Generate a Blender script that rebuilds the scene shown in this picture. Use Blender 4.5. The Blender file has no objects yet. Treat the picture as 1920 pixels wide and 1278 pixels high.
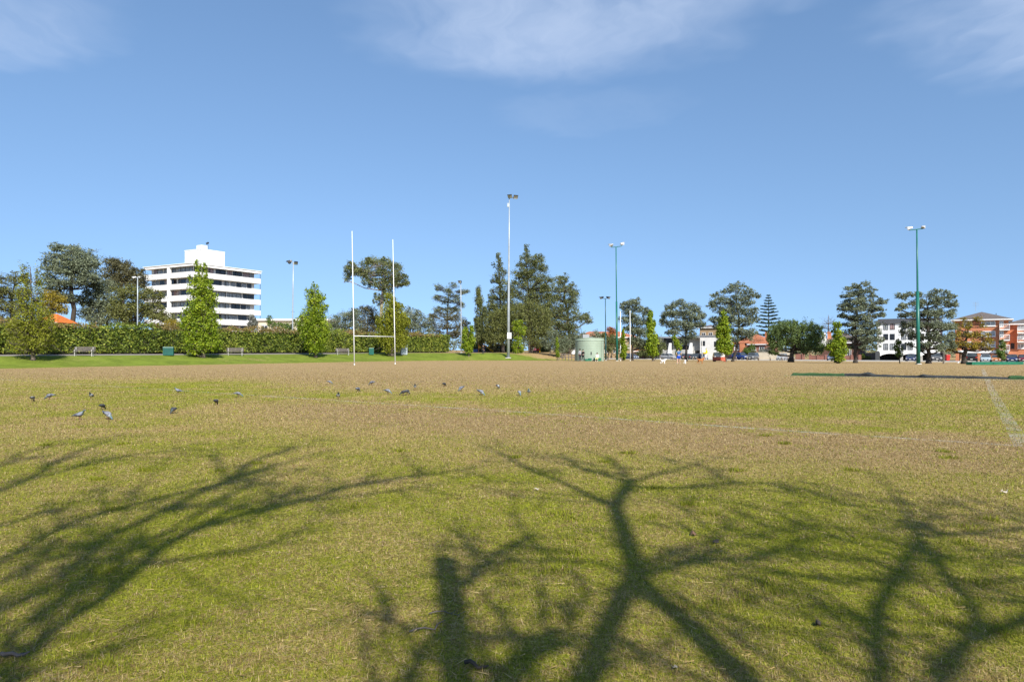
import bpy, bmesh, math, random
import numpy as np
from mathutils import Vector, Matrix
random.seed(7)
RNG = np.random.default_rng(11)
SC = bpy.context.scene
COL = SC.collection
F, CX, HY, EYE = 1280.0, 960.0, 656.0, 1.6      # focal length, image centre, horizon row (1920 px picture), eye height

# ------------------------------------------------------------------ helpers
def tag(o, label, cat, group=None, kind=None):
    o['label'] = label; o['category'] = cat
    if group: o['group'] = group
    if kind: o['kind'] = kind
    return o
def thing(name, label, cat, loc=(0, 0, 0), rz=0.0, group=None):
    o = bpy.data.objects.new(name, None); COL.objects.link(o)
    o.empty_display_size = 0.3
    o.location = loc; o.rotation_euler = (0, 0, rz)
    return tag(o, label, cat, group)
def structure(o):
    o['kind'] = 'structure'; return o
def link(name, me, parent=None):
    o = bpy.data.objects.new(name, me); COL.objects.link(o)
    if parent: o.parent = parent
    return o
class MB:
    """collects simple shapes, then links them as one mesh"""
    def __init__(s): s.v = []; s.f = []; s.mi = []
    def add(s, vs, fs, mi=0):
        k = len(s.v); s.v += [tuple(v) for v in vs]
        s.f += [tuple(i + k for i in f) for f in fs]; s.mi += [mi] * len(fs); return s
    def box(s, x0, x1, y0, y1, z0, z1, mi=0, M=None, taper=0.0):
        t = taper
        vs = [(x0, y0, z0), (x1, y0, z0), (x1, y1, z0), (x0, y1, z0),
              (x0 + t, y0 + t, z1), (x1 - t, y0 + t, z1), (x1 - t, y1 - t, z1), (x0 + t, y1 - t, z1)]
        if M: vs = [M @ Vector(v) for v in vs]
        return s.add(vs, [(3, 2, 1, 0), (4, 5, 6, 7), (0, 1, 5, 4), (1, 2, 6, 5), (2, 3, 7, 6), (3, 0, 4, 7)], mi)
    def tube(s, pts, rad, n=8, mi=0, cap=True):
        pts = [Vector(p) for p in pts]
        if not hasattr(rad, '__len__'): rad = [rad] * len(pts)
        rings = []; ref = None
        for i, p in enumerate(pts):
            t = (pts[min(i + 1, len(pts) - 1)] - pts[max(i - 1, 0)])
            if t.length < 1e-9: t = Vector((0, 0, 1))
            t.normalize()
            if ref is None:
                ref = Vector((1, 0, 0)) if abs(t.x) < 0.8 else Vector((0, 1, 0))
            a = (ref - t * ref.dot(t)).normalized(); b = t.cross(a); ref = a
            rings.append([p + (a * math.cos(k * 2 * math.pi / n) + b * math.sin(k * 2 * math.pi / n)) * rad[i] for k in range(n)])
        vs = [v for r in rings for v in r]; fs = []
        for i in range(len(pts) - 1):
            for k in range(n):
                fs.append((i * n + k, i * n + (k + 1) % n, (i + 1) * n + (k + 1) % n, (i + 1) * n + k))
        if cap:
            fs.append(tuple(range(n - 1, -1, -1))); fs.append(tuple((len(pts) - 1) * n + k for k in range(n)))
        return s.add(vs, fs, mi)
    def lathe(s, prof, n=48, mi=0, c=(0, 0, 0)):
        vs = []; fs = []
        for (r, z) in prof:
            for k in range(n):
                a = 2 * math.pi * k / n; vs.append((c[0] + r * math.cos(a), c[1] + r * math.sin(a), c[2] + z))
        for i in range(len(prof) - 1):
            for k in range(n):
                fs.append((i * n + k, i * n + (k + 1) % n, (i + 1) * n + (k + 1) % n, (i + 1) * n + k))
        fs.append(tuple((len(prof) - 1) * n + k for k in range(n)))
        return s.add(vs, fs, mi)
    def loft(s, rings, mi=0, cap=True):
        n = len(rings[0]); vs = [v for r in rings for v in r]; fs = []
        for i in range(len(rings) - 1):
            for k in range(n):
                fs.append((i * n + k, i * n + (k + 1) % n, (i + 1) * n + (k + 1) % n, (i + 1) * n + k))
        if cap:
            fs.append(tuple(range(n - 1, -1, -1))); fs.append(tuple((len(rings) - 1) * n + k for k in range(n)))
        return s.add(vs, fs, mi)
    def build(s, name, mats, parent=None, smooth=False, bevel=0.0):
        me = bpy.data.meshes.new(name); me.from_pydata(s.v, [], s.f)
        if not isinstance(mats, (list, tuple)): mats = [mats]
        for m in mats: me.materials.append(m)
        if len(mats) > 1: me.polygons.foreach_set('material_index', s.mi)
        bm = bmesh.new(); bm.from_mesh(me); bmesh.ops.recalc_face_normals(bm, faces=bm.faces)
        if bevel: bmesh.ops.bevel(bm, geom=[e for e in bm.edges], offset=bevel, segments=1, affect='EDGES', clamp_overlap=True)
        bm.to_mesh(me); bm.free()
        if smooth: me.polygons.foreach_set('use_smooth', [True] * len(me.polygons))
        me.update()
        return link(name, me, parent)
def quads_mesh(name, V, mat, tint=None, n=4):
    """V (N,n,3): N loose n-gons"""
    N = V.shape[0]; me = bpy.data.meshes.new(name)
    me.vertices.add(N * n); me.vertices.foreach_set('co', V.reshape(-1).astype(np.float32))
    me.loops.add(N * n); me.loops.foreach_set('vertex_index', np.arange(N * n, dtype=np.int32))
    me.polygons.add(N); me.polygons.foreach_set('loop_start', np.arange(0, N * n, n, dtype=np.int32))
    me.polygons.foreach_set('loop_total', np.full(N, n, dtype=np.int32))
    if tint is not None:
        a = me.attributes.new('tint', 'FLOAT', 'POINT'); a.data.foreach_set('value', np.repeat(tint, n).astype(np.float32))
    me.materials.append(mat); me.update(calc_edges=True); return me

# ------------------------------------------------------------------ terrain
H0 = np.array([-51.8, 69.0]); HU = np.array([0.559, 0.829]); HN = np.array([0.829, -0.559])
ZS = -0.7; E0 = np.array([54.0, 150.0]); SU = np.array([0.820, -0.572]); SW = np.array([0.572, 0.820])
def ground(x, y):
    x = np.asarray(x, float); y = np.asarray(y, float)
    s = (x - H0[0]) * HN[0] + (y - H0[1]) * HN[1]
    al = (x - H0[0]) * HU[0] + (y - H0[1]) * HU[1]
    s = s - np.minimum(0.029 * np.maximum(al - 40, 0) ** 2, 14)          # the bank swings round towards the tank
    t = np.clip((s - 3.4) / 8.4, 0, 1); t = t * t * (3 - 2 * t)
    e = np.clip((x - 8) / 14, 0, 1); t = t + (1 - t) * e * e * (3 - 2 * e)
    q = np.clip(((x - E0[0]) * SW[0] + (y - E0[1]) * SW[1] + 74) / 72, 0, 1); q = q * q * (3 - 2 * q)      # the park falls gently to the street
    z = np.interp(s, [0.5, 3.0], [1.13, 1.0]) * (1 - t) + ZS * q * t
    return z
def gz(x, y): return float(ground(x, y))
def hit(px, py):
    """where the ray through a picture point meets the ground"""
    lo = 2.0
    for k in range(4000):
        D = 2.0 + k * 0.1
        if EYE - (py - HY) / F * D <= gz((px - CX) / F * D, D): break
        lo = D
    hi = D
    for _ in range(20):
        m = (lo + hi) / 2
        if EYE - (py - HY) / F * m <= gz((px - CX) / F * m, m): hi = m
        else: lo = m
    return Vector(((px - CX) / F * hi, hi, gz((px - CX) / F * hi, hi)))
def at(px, py, D): return Vector(((px - CX) / F * D, D, EYE - (py - HY) / F * D))
def street(px, s):
    """distance along the street where the line s metres behind the kerb crosses picture column px"""
    k = (px - CX) / F
    p = E0 + s * SW
    return (k * p[1] - p[0]) / (SU[0] - k * SU[1])
def spt(t, s): p = E0 + t * SU + s * SW; return Vector((p[0], p[1], ZS))

# ------------------------------------------------------------------ materials
class NT:
    def __init__(s, tree): s.t = tree
    def n(s, typ, **kw):
        nd = s.t.nodes.new(typ)
        for k, v in kw.items():
            if k.startswith('i_'):
                key = k[2:]; key = int(key) if key.isdigit() else key.replace('_', ' ')
                s.set(nd.inputs[key], v)
            else: setattr(nd, k, v)
        return nd
    def set(s, sock, v):
        if isinstance(v, bpy.types.NodeSocket): s.t.links.new(v, sock)
        else: sock.default_value = v
    def m(s, op, a, b=0.0, c=0.0, clamp=False):
        nd = s.n('ShaderNodeMath', operation=op, use_clamp=clamp)
        s.set(nd.inputs[0], a); s.set(nd.inputs[1], b); s.set(nd.inputs[2], c); return nd.outputs[0]
    def vm(s, op, a, b=(0, 0, 0)):
        nd = s.n('ShaderNodeVectorMath', operation=op); s.set(nd.inputs[0], a)
        s.set(nd.inputs[1], b); return nd.outputs['Value' if op == 'DOT_PRODUCT' else 'Vector']
    def noise(s, vec, scale, detail=4, rough=0.55, dist=0.0, out='Fac'):
        return s.n('ShaderNodeTexNoise', i_Vector=vec, i_Scale=scale, i_Detail=detail, i_Roughness=rough, i_Distortion=dist).outputs[out]
    def map(s, v, a, b, c=0.0, d=1.0, smooth=True):
        return s.n('ShaderNodeMapRange', interpolation_type='SMOOTHSTEP' if smooth else 'LINEAR', i_Value=v,
                   i_1=a, i_2=b, i_3=c, i_4=d).outputs[0]
    def mix(s, f, a, b):
        nd = s.n('ShaderNodeMix', data_type='RGBA'); s.set(nd.inputs[0], f); s.set(nd.inputs[6], a); s.set(nd.inputs[7], b); return nd.outputs[2]
    def ramp(s, f, stops):
        nd = s.n('ShaderNodeValToRGB', i_Fac=f); e = nd.color_ramp.elements
        while len(e) < len(stops): e.new(0.5)
        for el, (p, c) in zip(e, stops): el.position = p; el.color = (*c, 1)
        return nd.outputs[0]
    def mapping(s, vec, scale=(1, 1, 1), rot=(0, 0, 0), loc=(0, 0, 0)):
        return s.n('ShaderNodeMapping', i_Vector=vec, i_Scale=scale, i_Rotation=rot, i_Location=loc).outputs[0]
def c4(c): return (*c, 1)
def newmat(name):
    m = bpy.data.materials.new(name); m.use_nodes = True; nt = m.node_tree; nt.nodes.clear()
    g = NT(nt); out = g.n('ShaderNodeOutputMaterial'); return m, g, out
def plain(name, col, rough=0.6, var=0.18, scale=6.0, metal=0.0, bump=0.0, spec=0.4):
    """painted / weathered surface: base colour with soft blotches and fine grain"""
    m, g, out = newmat(name)
    P = g.n('ShaderNodeTexCoord').outputs['Object']
    a = g.noise(P, scale, 5, 0.6); b = g.noise(P, scale * 7, 3, 0.6)
    f = g.m('ADD', g.m('MULTIPLY', a, 0.65), g.m('MULTIPLY', b, 0.35))
    f = g.map(f, 0.3, 0.7)
    colr = g.mix(f, c4([x * (1 - var) for x in col]), c4([min(x * (1 + var), 0.9) for x in col]))
    bs = g.n('ShaderNodeBsdfPrincipled', i_Base_Color=colr, i_Roughness=rough, i_Metallic=metal)
    bs.inputs['Specular IOR Level'].default_value = spec
    if bump: 
        bp = g.n('ShaderNodeBump', i_Height=b, i_Strength=bump, i_Distance=0.02); g.t.links.new(bp.outputs[0], bs.inputs['Normal'])
    g.t.links.new(bs.outputs[0], out.inputs[0]); return m
def leafmat(name, dark, mid, light, trans=0.3):
    m, g, out = newmat(name)
    t = g.n('ShaderNodeAttribute', attribute_name='tint').outputs['Fac']
    colr = g.ramp(t, [(0.0, dark), (0.5, mid), (1.0, light)])
    bs = g.n('ShaderNodeBsdfPrincipled', i_Base_Color=colr, i_Roughness=0.55); bs.inputs['Specular IOR Level'].default_value = 0.25
    tr = g.n('ShaderNodeBsdfTranslucent', i_Color=colr)
    mx = g.n('ShaderNodeMixShader', i_Fac=trans); g.t.links.new(bs.outputs[0], mx.inputs[1]); g.t.links.new(tr.outputs[0], mx.inputs[2])
    g.t.links.new(mx.outputs[0], out.inputs[0]); return m
def glassmat(name, col, rough=0.08):
    m, g, out = newmat(name)
    P = g.n('ShaderNodeTexCoord').outputs['Object']
    f = g.map(g.noise(P, 1.7, 2), 0.35, 0.65)
    colr = g.mix(f, c4([x * 0.6 for x in col]), c4(col))
    bs = g.n('ShaderNodeBsdfPrincipled', i_Base_Color=colr, i_Roughness=rough); g.t.links.new(bs.outputs[0], out.inputs[0]); return m
def brickmat(name, c1, c2, mortar, scale=1.0):
    m, g, out = newmat(name)
    P = g.n('ShaderNodeTexCoord').outputs['Object']
    x = g.n('ShaderNodeSeparateXYZ', i_Vector=P)
    v = g.n('ShaderNodeCombineXYZ', i_X=g.m('ADD', x.outputs[0], x.outputs[1]), i_Y=x.outputs[2]).outputs[0]
    b = g.n('ShaderNodeTexBrick', i_Vector=v, i_Color1=c4(c1), i_Color2=c4(c2), i_Mortar=c4(mortar), i_Scale=scale)
    b.inputs['Mortar Size'].default_value = 0.012; b.inputs['Brick Width'].default_value = 0.24; b.inputs['Row Height'].default_value = 0.086
    big = g.map(g.noise(P, 0.6, 4), 0.3, 0.7, 0.82, 1.1)
    colr = g.vm('MULTIPLY', b.outputs[0], g.n('ShaderNodeCombineXYZ', i_X=big, i_Y=big, i_Z=big).outputs[0])
    bs = g.n('ShaderNodeBsdfPrincipled', i_Base_Color=colr, i_Roughness=0.85); g.t.links.new(bs.outputs[0], out.inputs[0]); return m
def tilemat(name, c1, c2):
    m, g, out = newmat(name)
    P = g.n('ShaderNodeTexCoord').outputs['Object']
    w = g.n('ShaderNodeTexWave', wave_type='BANDS', bands_direction='Z', i_Vector=P, i_Scale=2.2, i_Distortion=0.6, i_Detail=2).outputs['Fac']
    f = g.m('ADD', g.m('MULTIPLY', g.noise(P, 3.0, 5, 0.65), 0.75), g.m('MULTIPLY', w, 0.25))
    colr = g.mix(g.map(f, 0.3, 0.75), c4(c1), c4(c2))
    bs = g.n('ShaderNodeBsdfPrincipled', i_Base_Color=colr, i_Roughness=0.8); g.t.links.new(bs.outputs[0], out.inputs[0]); return m
M = {}
M['white'] = plain('white_paint', (0.78, 0.78, 0.76), 0.55, 0.05, 0.8)
M['offwhite'] = plain('offwhite_render', (0.62, 0.61, 0.58), 0.7, 0.08, 0.8)
M['concrete'] = plain('concrete', (0.42, 0.41, 0.38), 0.85, 0.15, 1.5)
M['cream'] = plain('cream_render', (0.52, 0.45, 0.34), 0.85, 0.1, 0.9)
M['tan'] = plain('tan_brick', (0.27, 0.19, 0.105), 0.85, 0.15, 2.0)
M['galv'] = plain('galvanised_steel', (0.36, 0.40, 0.42), 0.45, 0.12, 2.0, 0.3)
M['post'] = plain('white_goal_paint', (0.66, 0.66, 0.65), 0.4, 0.05, 1.5)
M['green'] = plain('green_pole_paint', (0.010, 0.115, 0.085), 0.4, 0.2, 1.2)
M['teal'] = plain('dark_teal_paint', (0.012, 0.055, 0.052), 0.4, 0.2, 1.2)
M['black'] = plain('black_housing', (0.018, 0.019, 0.02), 0.4, 0.3, 3)
M['lampglass'] = glassmat('lamp_glass', (0.55, 0.56, 0.52), 0.15)
M['alu'] = plain('bare_aluminium', (0.60, 0.60, 0.58), 0.4, 0.1, 4, 0.4)
M['tank'] = plain('pale_green_tank', (0.255, 0.315, 0.24), 0.55, 0.10, 0.7)
M['tankroof'] = plain('pale_green_roof', (0.285, 0.35, 0.27), 0.55, 0.12, 0.9)
M['greenbox'] = plain('green_steel', (0.012, 0.13, 0.07), 0.5, 0.2, 1.5)
M['wood'] = plain('weathered_timber', (0.105, 0.09, 0.08), 0.8, 0.3, 5, bump=0.3)
M['darkwood'] = plain('stained_timber', (0.12, 0.085, 0.06), 0.8, 0.3, 5)
M['bark'] = plain('grey_brown_bark', (0.11, 0.088, 0.066), 0.9, 0.35, 3, bump=0.6)
M['darkbark'] = plain('dark_bark', (0.045, 0.036, 0.028), 0.9, 0.35, 3, bump=0.6)
M['gumbark'] = plain('pale_gum_bark', (0.30, 0.25, 0.20), 0.8, 0.35, 1.5)
M['dkglass'] = glassmat('dark_window_glass', (0.035, 0.04, 0.05))
M['curtain'] = glassmat('curtained_glass', (0.33, 0.35, 0.36), 0.15)
M['pinkcurtain'] = glassmat('pink_curtained_glass', (0.36, 0.24, 0.22), 0.15)
M['brick'] = brickmat('orange_red_brick', (0.58, 0.165, 0.050), (0.47, 0.12, 0.042), (0.38, 0.27, 0.18))
M['dkbrick'] = brickmat('dark_brick', (0.13, 0.042, 0.026), (0.085, 0.03, 0.02), (0.12, 0.09, 0.07))
M['redbrick'] = brickmat('red_fence_brick', (0.27, 0.080, 0.05), (0.20, 0.06, 0.04), (0.24, 0.17, 0.13))
M['slate'] = tilemat('brown_grey_tiles', (0.085, 0.068, 0.058), (0.17, 0.14, 0.12))
M['dkroof'] = tilemat('charcoal_tiles', (0.028, 0.03, 0.034), (0.06, 0.062, 0.068))
M['terra'] = tilemat('terracotta_tiles', (0.27, 0.085, 0.038), (0.42, 0.165, 0.08))
M['orange'] = tilemat('bright_orange_tiles', (0.46, 0.10, 0.012), (0.62, 0.19, 0.03))
M['greyroof'] = plain('grey_sheet_roof', (0.25, 0.26, 0.27), 0.5, 0.15, 1.0)
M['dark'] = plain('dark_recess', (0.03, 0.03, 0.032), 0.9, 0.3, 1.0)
M['garage'] = plain('beige_garage_door', (0.50, 0.42, 0.30), 0.6, 0.08, 1.0)
M['asphalt'] = plain('asphalt', (0.055, 0.054, 0.052), 0.9, 0.2, 2.0)
M['pathgrit'] = plain('gritty_path', (0.21, 0.185, 0.165), 0.95, 0.2, 3.0)
M['rubber'] = plain('tyre_rubber', (0.018, 0.018, 0.018), 0.9, 0.2, 4)
M['redbox'] = plain('faded_red_paint', (0.48, 0.10, 0.05), 0.6, 0.18, 2)
M['redbin'] = plain('red_plastic', (0.45, 0.03, 0.025), 0.45, 0.1, 2)
M['yellow'] = plain('yellow_plastic', (0.78, 0.42, 0.01), 0.4, 0.1, 2)
M['orangeplastic'] = plain('orange_plastic', (0.75, 0.2, 0.02), 0.4, 0.1, 2)
M['blueplastic'] = plain('blue_plastic', (0.03, 0.08, 0.3), 0.4, 0.1, 2)
M['skin'] = plain('skin', (0.50, 0.30, 0.21), 0.6, 0.08, 9)
M['skindark'] = plain('tanned_skin', (0.36, 0.20, 0.13), 0.6, 0.08, 9)
M['hair'] = plain('dark_hair', (0.022, 0.016, 0.012), 0.6, 0.3, 20)
def cloth(name, c): 
    M[name] = plain(name, c, 0.85, 0.16, 9.0)
for nm, c in (('grey_cloth', (0.26, 0.27, 0.29)), ('charcoal_cloth', (0.03, 0.031, 0.037)), ('black_cloth', (0.015, 0.015, 0.018)),
              ('white_cloth', (0.78, 0.78, 0.76)), ('pale_yellow_cloth', (0.60, 0.60, 0.26)), ('slate_blue_cloth', (0.05, 0.13, 0.28)),
              ('bright_blue_cloth', (0.015, 0.09, 0.55)), ('pink_cloth', (0.5, 0.16, 0.2)), ('red_cloth', (0.45, 0.04, 0.03))): cloth(nm, c)
# ------------------------------------------------------------------ sun, sky, camera
SUN_EL = math.radians(38.0); SH_AZ = math.radians(20.5)
d2 = np.array([-math.sin(SH_AZ), math.cos(SH_AZ)])          # direction in which shadows fall
c2 = np.array([d2[1], -d2[0]])
def sun_and_sky():
    l = bpy.data.lights.new('sun', 'SUN'); l.energy = SUN_E; l.angle = math.radians(0.53); l.color = (1.0, 0.95, 0.87)
    o = bpy.data.objects.new('sun', l); COL.objects.link(o)
    v = Vector((d2[0] * math.cos(SUN_EL), d2[1] * math.cos(SUN_EL), -math.sin(SUN_EL)))
    o.rotation_euler = v.to_track_quat('-Z', 'Y').to_euler(); o.location = (30, -60, 60)
    w = bpy.data.worlds.new('World'); SC.world = w; w.use_nodes = True
    nt = w.node_tree; nt.nodes.clear(); g = NT(nt)
    out = g.n('ShaderNodeOutputWorld')
    dv = g.n('ShaderNodeTexCoord').outputs['Generated']; xx = g.n('ShaderNodeSeparateXYZ', i_Vector=dv)
    zz = g.m('ADD', g.m('MULTIPLY', xx.outputs[2], SKY['zk']), SKY['z0'])          # keep clear of the milky band right at the horizon
    dv = g.vm('NORMALIZE', g.n('ShaderNodeCombineXYZ', i_X=xx.outputs[0], i_Y=xx.outputs[1], i_Z=zz).outputs[0])
    sk = g.n('ShaderNodeTexSky', sky_type='NISHITA', sun_disc=False, sun_elevation=SUN_EL, sun_rotation=math.pi - SH_AZ,
             altitude=0, air_density=SKY['air'], dust_density=SKY['dust'], ozone_density=SKY['ozone'])
    nt.links.new(dv, sk.inputs[0])
    # thin cirrus: fibrous noise on a high flat layer, thicker in three banks
    D = g.n('ShaderNodeTexCoord').outputs['Generated']
    x = g.n('ShaderNodeSeparateXYZ', i_Vector=D)
    z = g.m('MAXIMUM', x.outputs[2], 0.02)
    p = g.n('ShaderNodeCombineXYZ', i_X=g.m('DIVIDE', x.outputs[0], z), i_Y=g.m('DIVIDE', x.outputs[1], z)).outputs[0]
    warp = g.noise(p, 1.1, 4, 0.6, out='Color')
    q = g.vm('ADD', p, g.vm('SCALE', g.vm('SUBTRACT', warp, (0.5, 0.5, 0.5)), (1, 1, 1)))
    q = g.vm('ADD', p, g.vm('MULTIPLY', g.vm('SUBTRACT', warp, (0.5, 0.5, 0.5)), (0.8, 0.9, 0)))
    fib = g.noise(g.mapping(q, (2.2, 0.75, 1), (0, 0, math.radians(-38))), 2.0, 7, 0.58)
    soft = g.noise(g.mapping(q, (1.0, 0.8, 1), (0, 0, math.radians(-25))), 1.5, 5, 0.5)
    def bank(cx, cy, rx, ry, rot, k):
        v = g.mapping(q, (1, 1, 1), (0, 0, 0), (-cx, -cy, 0))
        v = g.n('ShaderNodeVectorRotate', rotation_type='Z_AXIS', i_Vector=v, i_Angle=rot).outputs[0]
        v = g.vm('DIVIDE', v, (rx, ry, 1)); dd = g.vm('DOT_PRODUCT', v, v)
        return g.m('MULTIPLY', g.map(dd, 1.0, 0.0), k)
    tot = None
    for b in SKY['banks']:
        k = bank(*b); tot = k if tot is None else g.m('SUBTRACT', g.m('ADD', tot, k), g.m('MULTIPLY', tot, k))
    dens = g.m('ADD', g.m('MULTIPLY', fib, 0.42), g.m('MULTIPLY', soft, 0.58))
    dens = g.map(dens, 0.30, 0.68)
    cl = g.m('MULTIPLY', tot, g.m('ADD', g.m('MULTIPLY', dens, 0.85), 0.15), clamp=True)
    h = g.n('ShaderNodeHueSaturation', i_Color=sk.outputs[0], i_Saturation=SKY['sat'], i_Hue=SKY['hue'], i_Value=1.0)
    colr = g.mix(cl, h.outputs[0], c4(SKY['cloud']))
    bg = g.n('ShaderNodeBackground', i_Color=colr, i_Strength=SKY['str'])
    nt.links.new(bg.outputs[0], out.inputs[0])
SUN_E = 4.3
SKY = dict(zk=0.82, z0=0.23, air=1.0, dust=0.3, ozone=1.3, sat=1.08, hue=0.4985, str=0.112, cloud=(3.6, 4.15, 5.2),
           banks=[(0.10, 1.95, 0.72, 0.80, 0.15, 0.58), (1.75, 2.0, 0.75, 0.65, -0.5, 0.6), (-1.75, 2.2, 0.8, 0.35, 0.3, 0.35),
                  (0.3, 2.9, 0.45, 0.25, 0.2, 0.10), (1.0, 1.75, 0.9, 0.3, 0.0, 0.35)])
sun_and_sky()
cam = bpy.data.cameras.new('camera'); cam.lens = 24.0; cam.sensor_width = 36.0; cam.sensor_fit = 'HORIZONTAL'
cam.shift_y = (HY - 639.0) / 1920.0; cam.clip_end = 12000; cam.clip_start = 0.05
co = bpy.data.objects.new('camera', cam); COL.objects.link(co); co.location = (0, 0, EYE); co.rotation_euler = (math.pi / 2, 0, 0)
SC.camera = co
SC.view_settings.view_transform = 'Standard'; SC.view_settings.look = 'None'; SC.view_settings.exposure = 0.88; SC.view_settings.gamma = 1.0
SC.cycles.max_bounces = 5; SC.cycles.diffuse_bounces = 3; SC.cycles.glossy_bounces = 2; SC.cycles.transparent_max_bounces = 8

# ------------------------------------------------------------------ turf
PL0 = np.array([0.54, 17.4]); PU = np.array([0.820, -0.572]); PV = np.array([0.572, 0.820])   # the pitch: corner line and sideline axes
def turf_group():
    """shared by the soil sheet and the blades: how green a spot is, and the local turf colours"""
    nt = bpy.data.node_groups.new('turf', 'ShaderNodeTree')
    for nm, ty in (('green', 'NodeSocketFloat'), ('lush', 'NodeSocketFloat'), ('blotch', 'NodeSocketFloat'), ('dirt', 'NodeSocketFloat')):
        nt.interface.new_socket(nm, in_out='OUTPUT', socket_type=ty)
    g = NT(nt); out = g.n('NodeGroupOutput')
    P = g.n('ShaderNodeNewGeometry').outputs['Position']
    x = g.n('ShaderNodeSeparateXYZ', i_Vector=P); X, Y = x.outputs[0], x.outputs[1]
    big = g.noise(P, 0.11, 4, 0.6); mid = g.noise(P, 0.55, 5, 0.62); sm = g.noise(P, 2.6, 6, 0.7)
    wob = g.m('MULTIPLY', g.m('SUBTRACT', mid, 0.5), 6.5)
    wob2 = g.m('MULTIPLY', g.m('SUBTRACT', sm, 0.5), 2.0)
    rel = g.vm('SUBTRACT', P, (PL0[0], PL0[1], 0))
    v = g.m('ADD', g.vm('DOT_PRODUCT', rel, (PV[0], PV[1], 0)), g.m('ADD', wob, wob2))
    u = g.vm('DOT_PRODUCT', rel, (PU[0], PU[1], 0))
    uw = g.m('ADD', u, wob)
    inner = g.m('MULTIPLY', g.m('MULTIPLY', g.map(v, -1.6, 1.6), g.map(v, 10.0, 2.5)), g.map(big, 0.25, 0.6, 0.35, 1.0))               # green strip inside the line
    worn = g.m('MULTIPLY', g.map(v, -7.5, -2.0), g.map(v, 2.6, -1.6))              # worn strip outside it
    worn = g.m('MULTIPLY', worn, g.m('MULTIPLY', g.map(uw, -13.0, -2.0), g.map(uw, 14.0, 6.0, 0.6, 1.0)))
    left = g.map(X, -7.0, -15.0)
    far = g.map(g.m('ADD', g.m('SUBTRACT', Y, g.m('MULTIPLY', left, 9.0)), g.m('MULTIPLY', wob, 1.6)), 19.0, 36.0)
    base = g.m('ADD', g.map(Y, 5.0, 13.0, 0.63, 0.50), g.m('MULTIPLY', g.m('SUBTRACT', big, 0.5), 0.7))
    base = g.m('ADD', base, g.m('MULTIPLY', g.m('SUBTRACT', mid, 0.5), 1.35))
    gr = g.m('ADD', base, g.m('MULTIPLY', inner, 0.14))
    gr = g.m('SUBTRACT', gr, g.m('MULTIPLY', worn, 0.40))
    gr = g.m('SUBTRACT', gr, g.m('MULTIPLY', far, 0.46))
    s = g.m('ADD', g.vm('DOT_PRODUCT', g.vm('SUBTRACT', P, (H0[0], H0[1], 0)), (HN[0], HN[1], 0)), g.m('MULTIPLY', wob, 0.25))
    al = g.vm('DOT_PRODUCT', g.vm('SUBTRACT', P, (H0[0], H0[1], 0)), (HU[0], HU[1], 0))
    am = g.m('MAXIMUM', g.m('SUBTRACT', al, 40.0), 0.0)
    s = g.m('SUBTRACT', s, g.m('MINIMUM', g.m('MULTIPLY', g.m('MULTIPLY', am, am), 0.029), 14.0))
    bank = g.m('MULTIPLY', g.map(s, 12.6, 11.0), g.map(X, 18.0, 8.0))
    near_edge = g.m('MULTIPLY', g.map(s, 19.0, 13.0), 0.25)
    bare = g.m('MAXIMUM', g.m('MULTIPLY', g.m('MULTIPLY', g.map(al, 62.0, 72.0), g.map(s, 12.5, 6.5)), g.map(X, 24.0, 12.0)), g.m('MULTIPLY', g.map(s, 0.9, 0.4), 0.9))
    gr = g.m('ADD', g.m('ADD', gr, near_edge), g.m('MULTIPLY', bank, 0.62))
    gr = g.m('SUBTRACT', gr, bare, clamp=True)
    g.t.links.new(gr, out.inputs[0])
    g.t.links.new(g.m('SUBTRACT', bank, bare, clamp=True), out.inputs[1])
    g.t.links.new(sm, out.inputs[2])
    g.t.links.new(g.m('MAXIMUM', g.map(g.m('ADD', worn, g.m('MULTIPLY', far, 0.8)), 0.2, 0.9), bare), out.inputs[3])
    return nt
TURF = turf_group()
GREEN = ((0.092, 0.116, 0.007), (0.222, 0.236, 0.013), (0.345, 0.345, 0.028))
STRAW = ((0.150, 0.095, 0.034), (0.365, 0.262, 0.100), (0.56, 0.43, 0.19))
LUSH = ((0.080, 0.108, 0.014), (0.185, 0.235, 0.030))
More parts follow.
